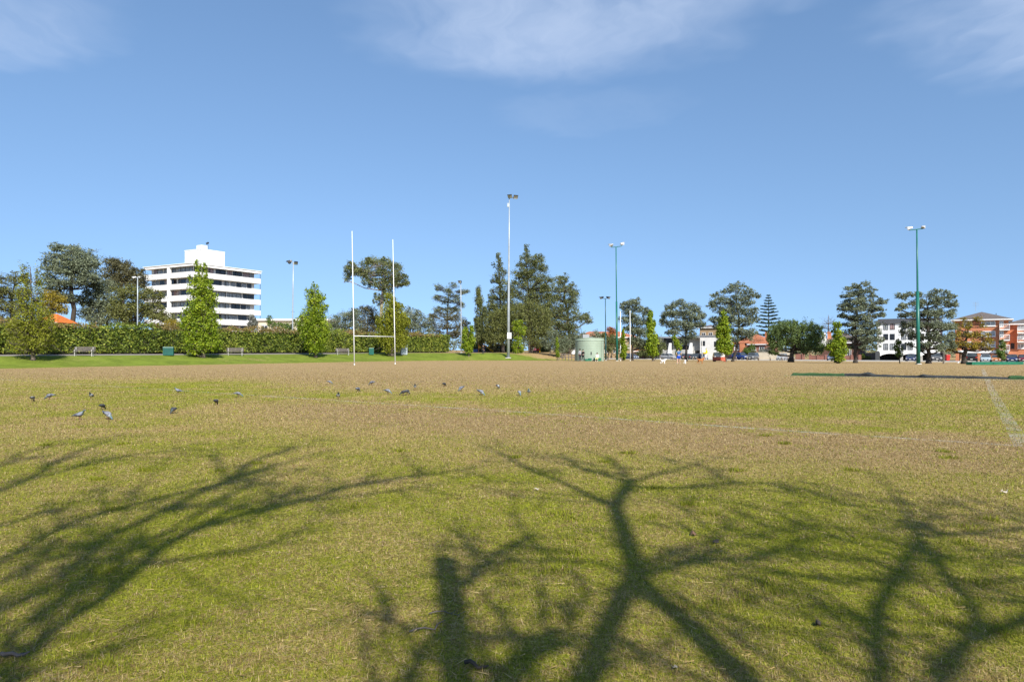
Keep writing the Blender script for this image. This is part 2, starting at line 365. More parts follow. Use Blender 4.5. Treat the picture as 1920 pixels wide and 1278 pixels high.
def soil_material():
    m, g, out = newmat('turf_soil')
    t = g.n('ShaderNodeGroup', node_tree=TURF)
    P = g.n('ShaderNodeNewGeometry').outputs['Position']
    f1 = g.noise(P, 14.0, 6, 0.7); f2 = g.noise(g.mapping(P, (1, 0.55, 1), (0, 0, 0.6)), 62.0, 4, 0.75); f3 = g.noise(g.mapping(P, (0.5, 1, 1), (0, 0, 1.1)), 55.0, 3, 0.7)
    rnd = g.m('ADD', g.m('MULTIPLY', f1, 0.42), g.m('ADD', g.m('MULTIPLY', f2, 0.42), g.m('MULTIPLY', t.outputs[2], 0.16)))
    fac = g.map(g.m('SUBTRACT', g.m('ADD', t.outputs[0], 0.0), g.m('MULTIPLY', g.m('SUBTRACT', rnd, 0.5), 2.6)), 0.22, 0.78)
    v = g.map(g.m('ADD', g.m('MULTIPLY', f2, 0.55), g.m('MULTIPLY', f3, 0.45)), 0.33, 0.68)
    gc = g.ramp(v, [(0, GREEN[0]), (0.5, GREEN[1]), (1, GREEN[2])])
    lc = g.mix(g.m('ADD', g.m('MULTIPLY', v, 0.35), g.m('ADD', g.m('MULTIPLY', g.map(t.outputs[2], 0.3, 0.7), 0.35), g.m('MULTIPLY', g.map(g.noise(P, 0.45, 5, 0.65), 0.35, 0.65), 0.40)), clamp=True), c4(LUSH[0]), c4(LUSH[1])); gc = g.mix(t.outputs[1], gc, lc)
    sc = g.ramp(v, [(0, STRAW[0]), (0.5, STRAW[1]), (1, STRAW[2])])
    dirt = g.ramp(v, [(0, (0.155, 0.098, 0.042)), (0.5, (0.31, 0.212, 0.102)), (1, (0.46, 0.34, 0.18))])
    sc = g.mix(g.m('MULTIPLY', t.outputs[3], 0.85), sc, dirt)
    colr = g.mix(fac, sc, gc)
    bs = g.n('ShaderNodeBsdfPrincipled', i_Base_Color=colr, i_Roughness=0.95); bs.inputs['Specular IOR Level'].default_value = 0.1
    bp = g.n('ShaderNodeBump', i_Height=g.m('ADD', f2, f1), i_Strength=0.55, i_Distance=0.03); g.t.links.new(bp.outputs[0], bs.inputs['Normal'])
    g.t.links.new(bs.outputs[0], out.inputs[0]); return m
def blade_material():
    m, g, out = newmat('grass_blades')
    t = g.n('ShaderNodeGroup', node_tree=TURF)
    a = g.n('ShaderNodeAttribute', attribute_name='tint').outputs['Fac']
    b = g.n('ShaderNodeAttribute', attribute_name='shade').outputs['Fac']
    gr = g.m('ADD', t.outputs[0], g.m('MULTIPLY', g.m('SUBTRACT', t.outputs[2], 0.5), 2.1))
    fac = g.map(g.m('SUBTRACT', gr, a), -0.12, 0.12)
    gc = g.ramp(b, [(0, GREEN[0]), (0.5, GREEN[1]), (1, (0.335, 0.345, 0.034))])
    sc = g.ramp(b, [(0, STRAW[0]), (0.55, STRAW[1]), (1, (0.52, 0.41, 0.22))])
    colr = g.mix(fac, sc, gc)
    bs = g.n('ShaderNodeBsdfPrincipled', i_Base_Color=colr, i_Roughness=0.7); bs.inputs['Specular IOR Level'].default_value = 0.2
    tr = g.n('ShaderNodeBsdfTranslucent', i_Color=colr)
    mx = g.n('ShaderNodeMixShader', i_Fac=0.3); g.t.links.new(bs.outputs[0], mx.inputs[1]); g.t.links.new(tr.outputs[0], mx.inputs[2])
    g.t.links.new(mx.outputs[0], out.inputs[0]); return m
def axis(lo, hi, step, far):
    a = list(np.arange(lo, hi + 0.01, step)); k = step
    while a[-1] < far: k *= 1.5; a.append(a[-1] + k)
    k = step
    while a[0] > -far: k *= 1.5; a.insert(0, a[0] - k)
    return np.array(a)
def make_ground():
    xs = axis(-110, 110, 1.4, 5000); ys = axis(-12, 175, 1.4, 5000)
    Xg, Yg = np.meshgrid(xs, ys); Z = ground(Xg, Yg)
    V = np.stack([Xg, Yg, Z], -1).reshape(-1, 3); nx, ny = len(xs), len(ys)
    i = np.arange((nx - 1) * (ny - 1)); r, c = i // (nx - 1), i % (nx - 1); a = r * nx + c
    me = bpy.data.meshes.new('ground'); me.from_pydata(V.tolist(), [], np.stack([a, a + 1, a + nx + 1, a + nx], 1).tolist())
    me.polygons.foreach_set('use_smooth', [True] * len(me.polygons)); me.materials.append(soil_material())
    structure(link('ground', me))
make_ground()
def make_grass(N=780000, NS=60000):
    # short blades, thinning with distance; dry clippings lying among them
    D = np.exp(RNG.uniform(math.log(2.6), math.log(75), int(N * 1.5))); D = D[RNG.random(len(D)) < np.clip((75 - D) / 50, 0, 1)]; N = len(D); lat = RNG.uniform(-1, 1, N)
    X = lat * (D * 0.80 + 1.6); Y = D
    flat = RNG.random(N) < 0.58
    a = RNG.uniform(0, 2 * np.pi, N)
    h = RNG.uniform(0.010, 0.030, N) * (1 + np.minimum(D, 20) * 0.02); L = RNG.uniform(0.012, 0.05, N) * (1 + D * 0.015)
    h = np.where(flat, RNG.uniform(0.004, 0.014, N), h); L = np.where(flat, RNG.uniform(0.02, 0.065, N) * (1 + np.minimum(D, 25) * 0.02), L * 0.55)
    w = np.maximum(0.0020, np.minimum(D, 40) * 0.00052) * RNG.uniform(0.7, 1.4, N)
    dx, dy = np.cos(a), np.sin(a)
    V = np.zeros((N, 3, 3))
    V[:, 0] = np.stack([X - dy * w, Y + dx * w, np.where(flat, 0.004, -0.003)], 1)
    V[:, 1] = np.stack([X + dy * w, Y - dx * w, np.where(flat, 0.004, -0.003)], 1)
    V[:, 2] = np.stack([X + dx * L, Y + dy * L, h], 1)
    V[:, :, 2] += ground(X, Y)[:, None]
    tint = np.where(flat, RNG.uniform(0.15, 1.05, N), RNG.uniform(-0.05, 0.9, N))
    # long dry clippings in loose drifts, and a few lush tufts
    def extra(n, dmax, patchy):
        d = np.exp(RNG.uniform(math.log(2.6), math.log(dmax), n)); return d, RNG.uniform(-1, 1, n) * (d * 0.8 + 1.6)
    n2 = 9000; D2, X2 = extra(n2, 22, 1); cx = np.floor(X2 / 0.5); cy = np.floor(D2 / 0.5)
    hs = np.sin(cx * 12.9898 + cy * 78.233) * 43758.5453; hs -= np.floor(hs); k = RNG.random(n2) < np.clip(hs * 1.6 - 0.35, 0.06, 1)
    D2, X2 = D2[k] + RNG.normal(0, .12, k.sum()), X2[k] + RNG.normal(0, .12, k.sum()); n2 = len(D2); a2 = RNG.uniform(0, 2 * np.pi, n2); L2 = RNG.uniform(0.03, 0.09, n2); w2 = np.maximum(0.0016, D2 * 0.0004)
    z0 = RNG.uniform(0.008, 0.03, n2); z1 = RNG.uniform(0.006, 0.035, n2); V2 = np.zeros((n2, 3, 3))
    V2[:, 0] = np.stack([X2 - np.sin(a2) * w2, D2 + np.cos(a2) * w2, z0], 1); V2[:, 1] = np.stack([X2 + np.sin(a2) * w2, D2 - np.cos(a2) * w2, z0 + .004], 1); V2[:, 2] = np.stack([X2 + np.cos(a2) * L2, D2 + np.sin(a2) * L2, z1], 1)
    nt_ = 70; Dt, Xt = extra(nt_, 13, 0); m_ = 90; D3 = np.repeat(Dt, m_) + RNG.normal(0, .055, nt_ * m_); X3 = np.repeat(Xt, m_) + RNG.normal(0, .065, nt_ * m_); n3 = len(D3)
    a3 = RNG.uniform(0, 2 * np.pi, n3); h3 = RNG.uniform(0.025, 0.06, n3); l3 = RNG.uniform(0.01, 0.04, n3); w3 = np.maximum(0.0025, D3 * 0.0006); V3 = np.zeros((n3, 3, 3))
    V3[:, 0] = np.stack([X3 - np.sin(a3) * w3, D3 + np.cos(a3) * w3, 0 * D3], 1); V3[:, 1] = np.stack([X3 + np.sin(a3) * w3, D3 - np.cos(a3) * w3, 0 * D3], 1); V3[:, 2] = np.stack([X3 + np.cos(a3) * l3, D3 + np.sin(a3) * l3, h3], 1)
    V = np.concatenate([V, V2, V3]); tint = np.concatenate([tint, np.full(n2, 3.0), np.full(n3, -3.0)]); N = len(V)
    me = quads_mesh('grass', V, blade_material(), tint, 3)
    sh = me.attributes.new('shade', 'FLOAT', 'POINT'); s = np.clip(RNG.normal(0.5, 0.33, N), 0, 1); s[-n3:] = RNG.uniform(0.1, 0.6, n3); s[-n3 - n2:-n3] *= 0.85
    sh.data.foreach_set('value', np.repeat(s, 3).astype(np.float32))
    o = link('grass', me); o['kind'] = 'stuff'; tag(o, 'short patchy green and straw coloured turf blades on the playing field', 'grass')
make_grass()
def chalk():
    m, g, out = newmat('worn_chalk')
    P = g.n('ShaderNodeNewGeometry').outputs['Position']
    f = g.m('ADD', g.m('MULTIPLY', g.noise(P, 26, 4, 0.7), 0.6), g.m('MULTIPLY', g.noise(P, 1.3, 3, 0.6), 0.4))
    a = g.map(f, 0.41, 0.61, 0.0, 0.55)
    bs = g.n('ShaderNodeBsdfDiffuse', i_Color=(0.58, 0.56, 0.50, 1)); tr = g.n('ShaderNodeBsdfTransparent')
    mx = g.n('ShaderNodeMixShader', i_Fac=a); g.t.links.new(tr.outputs[0], mx.inputs[1]); g.t.links.new(bs.outputs[0], mx.inputs[2])
    g.t.links.new(mx.outputs[0], out.inputs[0]); return m
def strip(name, pts, w, mat, dz=0.004):
    mb = MB(); pts = [Vector((p[0], p[1], 0)) for p in pts]; L = []
    for i, p in enumerate(pts):
        t = (pts[min(i + 1, len(pts) - 1)] - pts[max(i - 1, 0)]).normalized(); n = Vector((-t.y, t.x, 0))
        ww = w[i] if hasattr(w, '__len__') else w
        a, b = p - n * ww / 2, p + n * ww / 2
        L += [(a.x, a.y, gz(a.x, a.y) + dz), (b.x, b.y, gz(b.x, b.y) + dz)]
    mb.add(L, [(2 * i, 2 * i + 1, 2 * i + 3, 2 * i + 2) for i in range(len(pts) - 1)])
    return structure(mb.build(name, mat))
def lerp2(a, b, n): return [(a[0] + (b[0] - a[0]) * k / n, a[1] + (b[1] - a[1]) * k / n) for k in range(n + 1)]
ck = chalk()
def g2(px, py): h = hit(px, py); return (h.x, h.y)
strip('goal_line_marking', [g2(-60, 708), g2(0, 711), g2(480, 741), g2(1000, 774), g2(1500, 809), g2(1918, 836)], 0.20, ck)
strip('side_line_marking', [g2(1920, 838), g2(1870, 752), g2(1848, 705), g2(1843, 692)], 0.26, ck)
strip('inner_line_marking', [g2(520, 724), g2(700, 720), g2(980, 703)], 0.10, ck)
strip('field_line_marking', [g2(1010, 766), g2(1150, 748), g2(1300, 738)], 0.08, ck)
def along_hedge(s, a0, a1, n=40):
    return [tuple(H0 + HN * s + HU * (a0 + (a1 - a0) * k / n)) for k in range(n + 1)]
strip('path', along_hedge(1.65, -40, 66), 2.1, M['pathgrit'], 0.012)
strip('path_edging', along_hedge(2.85, -40, 66), 0.22, M['concrete'], 0.02)
# ------------------------------------------------------------------ trees
LM = {
 'hornbeam': leafmat('fresh_leaves', (0.085, 0.145, 0.010), (0.21, 0.295, 0.016), (0.40, 0.46, 0.035), 0.35),
 'hornolive': leafmat('yellow_olive_leaves', (0.10, 0.12, 0.012), (0.225, 0.245, 0.020), (0.36, 0.37, 0.04), 0.35),
 'grey': leafmat('grey_green_leaves', (0.060, 0.076, 0.042), (0.165, 0.195, 0.115), (0.33, 0.37, 0.24), 0.35),
 'brown': leafmat('brown_green_leaves', (0.042, 0.042, 0.020), (0.115, 0.110, 0.050), (0.22, 0.205, 0.10), 0.3),
 'olive': leafmat('olive_leaves', (0.053, 0.062, 0.018), (0.129, 0.137, 0.037), (0.235, 0.241, 0.069), 0.25),
 'dark': leafmat('dark_green_leaves', (0.045, 0.056, 0.020), (0.135, 0.155, 0.050), (0.26, 0.28, 0.10), 0.35),
 'gum': leafmat('gum_leaves', (0.045, 0.060, 0.022), (0.135, 0.158, 0.056), (0.26, 0.275, 0.105), 0.3),
 'she': leafmat('feathery_needles', (0.055, 0.066, 0.020), (0.150, 0.165, 0.048), (0.27, 0.28, 0.085), 0.35),
 'pepper': leafmat('weeping_leaves', (0.049, 0.081, 0.021), (0.108, 0.160, 0.042), (0.183, 0.243, 0.078), 0.25),
 'autumn': leafmat('yellowing_leaves', (0.13, 0.10, 0.012), (0.29, 0.225, 0.022), (0.42, 0.32, 0.04), 0.35),
 'pine': leafmat('pine_needles', (0.017, 0.035, 0.016), (0.042, 0.074, 0.031), (0.079, 0.122, 0.052), 0.15),
 'hedge': leafmat('hedge_leaves', (0.040, 0.068, 0.010), (0.150, 0.205, 0.024), (0.36, 0.38, 0.06), 0.35),
 'hedgetop': leafmat('new_hedge_growth', (0.10, 0.085, 0.02), (0.20, 0.15, 0.05), (0.29, 0.19, 0.085), 0.25),
 'rust': leafmat('rusty_leaves', (0.16, 0.05, 0.012), (0.30, 0.10, 0.025), (0.42, 0.17, 0.05), 0.25),
 'shrub': leafmat('shrub_leaves', (0.05, 0.09, 0.015), (0.11, 0.18, 0.03), (0.20, 0.27, 0.05), 0.25),
 'silver': leafmat('silver_leaves', (0.10, 0.11, 0.09), (0.18, 0.19, 0.16), (0.28, 0.29, 0.25), 0.2),
}
def unit(v): return v / np.maximum(np.linalg.norm(v, axis=1, keepdims=True), 1e-9)
def leaves(centers, size, rng, outward=None, aspect=0.55, up=0.25):
    N = len(centers); n = rng.normal(size=(N, 3)); 
    if outward is not None: n = unit(n) + outward * 0.9
    n[:, 2] += up; n = unit(n)
    t = unit(np.cross(n, rng.normal(size=(N, 3)))); b = np.cross(n, t)
    L = (size * rng.uniform(0.55, 1.3, N))[:, None] * 0.5; Wd = L * aspect
    bend = n * L * 0.25
    return np.stack([centers - t * L - bend, centers + b * Wd, centers + t * L - bend, centers - b * Wd], 1)
def crown_leaves(blobs, n, size, rng, clump=0.26, cshape=(1, 1, 1), per=14, loose=0.0):
    """blobs: (cx,cy,cz, rx,ry,rz) in metres -> leaf polygons gathered in twig-end clumps"""
    B = np.array(blobs, float); area = (B[:, 3] * B[:, 5] + B[:, 4] * B[:, 5] + B[:, 3] * B[:, 4]) ** 0.85
    cnt = np.maximum(1, (n / per * area / area.sum()).astype(int))
    C = []; T = []; O = []; R = []
    for b, k in zip(B, cnt):
        v = unit(rng.normal(size=(k, 3))); r = rng.uniform(0.15, 1.0, k) ** 0.45
        r = r * (1 + rng.normal(0, 0.10 + loose, k))
        C.append(b[:3] + v * r[:, None] * b[3:]); O.append(v * r[:, None]); 
        T.append(np.clip(rng.normal(0.5, 0.17, k) + rng.normal(0, 0.07), 0, 1)); R.append(np.full(k, (b[3] * b[4] * b[5]) ** (1 / 3) * clump))
    C = np.concatenate(C); T = np.concatenate(T); O = np.concatenate(O); R = np.concatenate(R)
    m = np.maximum(2, (per * rng.uniform(0.5, 1.5, len(C))).astype(int))
    idx = np.repeat(np.arange(len(C)), m)
    off = rng.normal(size=(len(idx), 3)) * np.array(cshape) * R[idx][:, None] * 0.75
    cen = C[idx] + off
    tint = np.clip(T[idx] + rng.normal(0, 0.16, len(idx)), 0, 1)
    return leaves(cen, size, rng, unit(O[idx] + 1e-6)), tint, C
def tree(name, label, cat, base, blobs, leaf, bark, n=6000, size=0.3, trunk=None, D=None, group=None, seed=0, depth=0.75,
         clump=0.26, cshape=(1, 1, 1), per=14, loose=0.03, limbs=True, tw=None, twigs=0.0, fill=True, zmin=None):
    """base: (px,py) of the foot in the picture; blobs: (px,py,rx,ry) crown masses; trunk: [(px,py,width px)...]"""
    rng = np.random.default_rng(1000 + seed)
    if D is None:
        b = hit(*base); D = b.y
    else:
        x = (base[0] - CX) / F * D; b = Vector((x, D, gz(x, D)))
    k = D / F
    t = thing(name, label, cat, b, 0, group)
    def loc(px, py, dy=0.0): 
        p = at(px, py, D); return np.array([p.x - b.x, dy, p.z - b.z])
    bl = np.array(blobs, float); x0, x1 = (bl[:, 0] - bl[:, 2]).min(), (bl[:, 0] + bl[:, 2]).max()
    W = (x1 - x0) / 2 * k; xc = (x0 + x1) / 2
    out = []
    blobs = [(q[0], q[1], q[2] * 1.08, q[3] * 1.1) for q in blobs] if name != 'hornbeam_tree' else blobs
    if name in ('casuarina_tree', 'feathery_tree', 'broad_tree'): blobs = [(q[0], q[1], q[2] * 1.14, q[3] * 1.12) for q in blobs]; n = int(n * 1.25)
    n = int(n * 2.2) if name != 'hornbeam_tree' else int(n * 1.3)
    if name != 'hornbeam_tree': size *= 0.68; clump *= 0.85
    extra = []
    for q in blobs:
        for _ in range(2):
            a = rng.uniform(0, 2 * math.pi); f = rng.uniform(0.55, 0.95); s_ = rng.uniform(0.32, 0.5)
            extra.append((q[0] + math.cos(a) * q[2] * f, q[1] - math.sin(a) * q[3] * f, q[2] * s_, q[3] * s_))
    blobs = [(q[0], q[1], q[2] * 0.9, q[3] * 0.9) for q in blobs] + extra; nmain = len(blobs) - len(extra)
    for q in blobs:
        c = loc(q[0], q[1]); rx, rz = q[2] * k, q[3] * k; ry = (rx + rz) / 2
        room = math.sqrt(max(0.0, W * W * 0.8 - ((q[0] - xc) * k) ** 2)) * depth
        room = max(0.0, room - ry * 0.5)
        offs = [rng.uniform(-room, room)] if not fill else [-room * rng.uniform(0.5, 1), room * rng.uniform(0.5, 1)] if room > ry * 0.4 else [0.0]
        for o in offs:
            cc = c.copy(); cc[1] = o; out.append((*cc, rx, ry, rz))
    V, tint, C = crown_leaves(out, n, size, rng, clump, cshape, per, loose)
    if zmin is not None: V[:, :, 2] = np.maximum(V[:, :, 2], zmin)
    # trunk and limbs
    mb = MB()
    if trunk is None:
        top = min(q[1] for q in blobs); w = tw or 8
        trunk = [(base[0], base[1] + 1, w), (base[0] * 0.7 + xc * 0.3, base[1] * 0.55 + top * 0.45, w * 0.6), (xc, top * 0.8 + base[1] * 0.2, w * 0.2)]
    tp = [loc(q[0], q[1]) for q in trunk]; tr = [max(q[2] * k / 2, 0.02) for q in trunk]
    tp[0][2] = min(tp[0][2], -0.05)
    P = []; R = []
    for i in range(len(tp) - 1):
        for j in range(4):
            f = j / 4; P.append(tp[i] * (1 - f) + tp[i + 1] * f); R.append(tr[i] * (1 - f) + tr[i + 1] * f)
    P.append(tp[-1]); R.append(tr[-1]); P = [p + (rng.normal(0, 0.25, 3) * R[0] * np.array([1, 1, 0]) if 0 < i < len(P) - 1 else 0) for i, p in enumerate(P)]
    mb.tube(P, R, 9)
    P0 = tp[0]
    mb.tube([P0, P0 + np.array([0, 0, R[0] * 2.0])], [R[0] * 1.5, R[0] * 0.95], 9)
    PA = np.array(P)
    if limbs:
        for q in out:
            if q[3] < np.median([z[3] for z in out]) * 0.75: continue
            c = np.array(q[:3]); below = PA[:, 2] < c[2] - 0.15 * q[5]
            cand = PA[below] if below.any() else PA[:1]; ci = np.argmin(((cand - c) ** 2).sum(1) + (c[2] - cand[:, 2] - 0.35 * np.linalg.norm(cand[:, :2] - c[:2], axis=1)) ** 2 * 0.4)
            a = cand[ci]; r0 = min(R[int(np.argmin(((PA - a) ** 2).sum(1)))] * 0.55, 0.16)
            mid = (a + c) / 2 + np.array([rng.normal(0, 0.2), rng.normal(0, 0.2), -0.08 * np.linalg.norm(c - a)])
            tipv = c + np.array([rng.normal(0, .3) * q[3], rng.normal(0, .3) * q[4], 0.55 * q[5]])
            mb.tube([a, mid, c, tipv], [r0, r0 * 0.75, r0 * 0.45, 0.012], 6)
            for _ in range(3):
                e = c + np.array([rng.normal() * q[3], rng.normal() * q[4], rng.normal() * q[5]]) * 0.6
                mb.tube([mid * 0.4 + c * 0.6, (c + e) / 2, e], [r0 * 0.4, r0 * 0.25, 0.01], 5)
    if twigs:
        for c in C[:: max(1, int(1 / twigs))]:
            q = PA[np.argmin(((PA - c) ** 2).sum(1))]; dv = c - q
            a = c - dv * min(0.5, 1.2 / (np.linalg.norm(dv) + 1e-6)); mb.tube([a, c + dv * 0.03], [0.022, 0.008], 4)
    mb.build('trunk', M[bark], t, smooth=True)
    link('crown', quads_mesh('crown', V, LM[leaf], tint), t)
    return t
GH = 'upright hornbeams along the edge of the park'
# the row of fresh hornbeams
tree('hornbeam_tree', 'thin olive leaved hornbeam with wispy top on the grass bank nearest the left edge', 'tree', (62, 675),
     [(58, 515, 5, 24), (57, 550, 11, 26), (52, 585, 22, 26), (72, 590, 18, 24), (40, 615, 24, 22), (62, 620, 28, 26), (84, 618, 20, 24), (35, 645, 18, 13), (60, 645, 24, 15), (84, 645, 18, 13), (26, 612, 12, 22)],
     'hornolive', 'bark', 15000, 0.15, trunk=[(62, 676, 7), (60, 610, 4), (57, 500, 1)], group=GH, seed=1, cshape=(0.6, 0.6, 1.5), clump=0.34, loose=0.10, per=8, twigs=0.5)
tree('hornbeam_tree', 'bright green hornbeam in front of the white tower, widest of the hornbeams', 'tree', (381, 670),
     [(379, 508, 4, 22), (371, 540, 9, 25), (386, 540, 9, 24), (373, 570, 18, 28), (390, 568, 16, 28), (364, 595, 20, 26), (386, 600, 24, 28), (352, 612, 13, 24), (398, 620, 13, 26), (370, 632, 22, 24), (380, 645, 26, 20), (362, 650, 12, 14), (400, 648, 8, 12)],
     'hornbeam', 'bark', 20000, 0.22, trunk=[(381, 671, 7), (380, 620, 5), (378, 500, 1)], group=GH, seed=2, cshape=(0.8, 0.8, 1.1), clump=0.20, loose=0.06, per=9, zmin=0.25)
tree('hornbeam_tree', 'pointed green hornbeam beside the lamp post with two black floodlights', 'tree', (592, 670),
     [(590, 543, 5, 14), (586, 562, 11, 20), (597, 566, 10, 20), (583, 590, 18, 22), (600, 590, 14, 22), (574, 608, 16, 20), (592, 615, 24, 24), (608, 618, 11, 22), (592, 635, 23, 20), (578, 634, 14, 18), (596, 652, 14, 10)],
     'hornbeam', 'bark', 18000, 0.22, trunk=[(592, 671, 6), (590, 620, 4), (590, 535, 1)], group=GH, seed=3, cshape=(0.8, 0.8, 1.1), clump=0.20, loose=0.05, per=9)
tree('hornbeam_tree', 'dense egg shaped yellow green hornbeam behind the near goal posts', 'tree', (735, 667),
     [(732, 562, 11, 14), (732, 583, 19, 22), (740, 598, 22, 24), (722, 605, 18, 22), (750, 608, 17, 22), (734, 622, 30, 26), (720, 630, 17, 20), (752, 630, 16, 20), (735, 645, 25, 15), (748, 575, 9, 10)],
     'hornolive', 'bark', 24000, 0.22, trunk=[(735, 668, 6), (734, 620, 4), (733, 556, 1)], group=GH, seed=4, cshape=(0.8, 0.8, 1.1), clump=0.2, loose=0.0, per=9)
tree('hornbeam_tree', 'small bright green hornbeam at the far end of the hedge', 'tree', (879, 668),
     [(872, 625, 5, 12), (884, 624, 4, 13), (871, 640, 7, 14), (882, 641, 7, 16), (877, 652, 8, 10)],
     'hornbeam', 'bark', 6000, 0.22, trunk=[(879, 669, 2.5), (878, 640, 1.6), (877, 615, 0.6)], group=GH, seed=5, cshape=(0.6, 0.6, 1.4), clump=0.3, per=8)
tree('hornbeam_tree', 'very narrow green hornbeam between the far goal posts', 'tree', (1168, 674),
     [(1169, 627, 3, 9), (1168, 640, 4, 12), (1170, 655, 5, 10), (1169, 664, 6, 8)],
     'hornbeam', 'bark', 3500, 0.25, D=108, trunk=[(1168, 675, 2), (1168, 622, 0.6)], group=GH, seed=6, per=8, cshape=(0.6, 0.6, 1.4))
tree('hornbeam_tree', 'tall narrow bright green hornbeam to the right of the far goal posts', 'tree', (1224, 675),
     [(1219, 594, 4, 11), (1220, 610, 8, 14), (1220, 628, 10, 16), (1224, 640, 10, 16), (1218, 648, 8, 13), (1225, 658, 8, 10)],
     'hornbeam', 'bark', 9000, 0.25, D=104, trunk=[(1224, 676, 3), (1221, 588, 0.8)], group=GH, seed=7, per=9, cshape=(0.7, 0.7, 1.4))
tree('hornbeam_tree', 'small thin hornbeam behind the man in blue', 'tree', (1272, 674),
     [(1264, 633, 3, 6), (1268, 642, 5, 7), (1272, 650, 6, 9), (1271, 662, 4, 8)],
     'hornbeam', 'bark', 2500, 0.22, D=104, trunk=[(1272, 675, 1.5), (1266, 630, 0.5)], group=GH, seed=8, per=7, loose=0.1)
tree('hornbeam_tree', 'bright green pointed hornbeam rising above the red bench box', 'tree', (1360, 676),
     [(1356, 590, 3, 8), (1356, 603, 7, 11), (1352, 615, 8, 10), (1360, 618, 9, 14), (1358, 634, 13, 14), (1350, 648, 8, 10), (1364, 648, 9, 12), (1358, 656, 12, 8)],
     'hornbeam', 'bark', 9000, 0.24, D=101, trunk=[(1362, 677, 3), (1360, 650, 2), (1356, 588, 0.6)], group=GH, seed=9, per=9)
tree('hornbeam_tree', 'yellow green hornbeam with a forked crown in front of the low red brick fence', 'tree', (1572, 680),
     [(1568, 611, 4, 9), (1569, 625, 6, 10), (1563, 645, 9, 10), (1574, 642, 9, 14), (1556, 652, 8, 6), (1579, 655, 9, 10), (1570, 660, 11, 12), (1574, 671, 9, 7)],
     'hornbeam', 'bark', 8000, 0.2, D=84, trunk=[(1573, 681, 3), (1570, 605, 0.6)], group=GH, seed=10, per=9, zmin=0.05)
tree('hornbeam_tree', 'young sapling hornbeam with pale leaves before the white flats', 'tree', (1687, 679),
     [(1684, 643, 5, 7), (1686, 655, 8, 9), (1686, 664, 7, 6)],
     'shrub', 'bark', 1500, 0.2, D=96, trunk=[(1687, 680, 2), (1685, 640, 0.5)], group=GH, seed=11, per=6, loose=0.1)
tree('hornbeam_tree', 'slender pale green sapling in front of the brick balconies', 'tree', (1877, 679),
     [(1879, 645, 6, 9), (1877, 658, 8, 9), (1879, 668, 6, 6)],
     'shrub', 'bark', 1500, 0.2, D=96, trunk=[(1877, 680, 2), (1879, 640, 0.5)], group=GH, seed=12, per=6, loose=0.1)
# trees behind the hedge
tree('tall_tree', 'tall grey green cedar like tree with a dark trunk behind the hedge', 'tree', (137, 640),
     [(122, 466, 12, 10), (145, 472, 20, 12), (110, 484, 18, 10), (135, 490, 24, 12), (165, 485, 18, 10), (95, 500, 14, 9), (120, 508, 26, 11), (160, 505, 24, 11), (180, 495, 6, 8), (92, 520, 12, 9), (112, 535, 22, 11), (150, 528, 26, 11), (172, 520, 14, 10), (105, 555, 20, 10), (130, 560, 22, 10)],
     'grey', 'darkbark', 13000, 0.34, D=95, trunk=[(137, 640, 10), (137, 580, 8), (133, 530, 6), (140, 490, 3), (128, 462, 1)], seed=20, cshape=(1.5, 1.5, 0.6), loose=0.06, per=10)
tree('tall_tree', 'dark brown green rounded tree to the left of the white tower', 'tree', (235, 640),
     [(218, 497, 17, 13), (208, 510, 14, 10), (232, 505, 12, 10), (250, 512, 16, 10), (262, 520, 12, 10), (215, 530, 18, 12), (240, 528, 18, 12), (265, 530, 9, 8)],
     'brown', 'darkbark', 8000, 0.34, D=112, trunk=[(235, 640, 8), (230, 560, 6), (225, 500, 2)], seed=21, cshape=(1.2, 1.2, 0.8), per=10)
tree('bushy_tree', 'grey green bushy tree in the dip between the two taller trees', 'tree', (185, 640),
     [(180, 540, 18, 12), (195, 532, 16, 12), (170, 558, 20, 13), (200, 556, 20, 14), (180, 580, 24, 14), (208, 580, 18, 13), (165, 590, 16, 12), (195, 600, 20, 10)],
     'grey', 'darkbark', 8000, 0.32, D=98, trunk=[(185, 640, 7), (186, 550, 3)], seed=22, cshape=(1.0, 1.0, 0.95), per=10)
tree('bushy_tree', 'yellow olive tree partly hiding the lower left floors of the white tower', 'tree', (255, 640),
     [(232, 555, 16, 14), (255, 548, 18, 12), (275, 560, 14, 12), (225, 580, 18, 14), (250, 580, 22, 14), (280, 580, 18, 12), (300, 592, 18, 10), (240, 600, 22, 9), (315, 600, 12, 6), (288, 555, 10, 9)],
     'olive', 'bark', 9000, 0.32, D=92, trunk=[(255, 640, 6), (255, 560, 3)], seed=23, per=9, loose=0.06)
tree('bushy_tree', 'half bare olive brown tree at the left edge behind the hedge', 'tree', (22, 640),
     [(15, 525, 14, 10), (38, 522, 14, 9), (5, 545, 14, 12), (30, 548, 20, 12), (10, 575, 18, 14), (40, 575, 18, 14), (8, 598, 18, 10), (-18, 560, 16, 20)],
     'olive', 'darkbark', 6500, 0.28, D=92, trunk=[(22, 640, 6), (22, 560, 4), (30, 515, 1)], seed=24, per=8, loose=0.12, twigs=0.3)
tree('bushy_tree', 'small yellow leaved tree between the orange roof and the tall cedar', 'tree', (98, 640),
     [(95, 552, 12, 8), (108, 560, 12, 8), (92, 570, 14, 9), (112, 574, 10, 8), (85, 585, 14, 9), (118, 583, 8, 6)],
     'autumn', 'bark', 3000, 0.26, D=88, trunk=[(98, 640, 4), (100, 560, 2)], seed=25, per=7, loose=0.12)
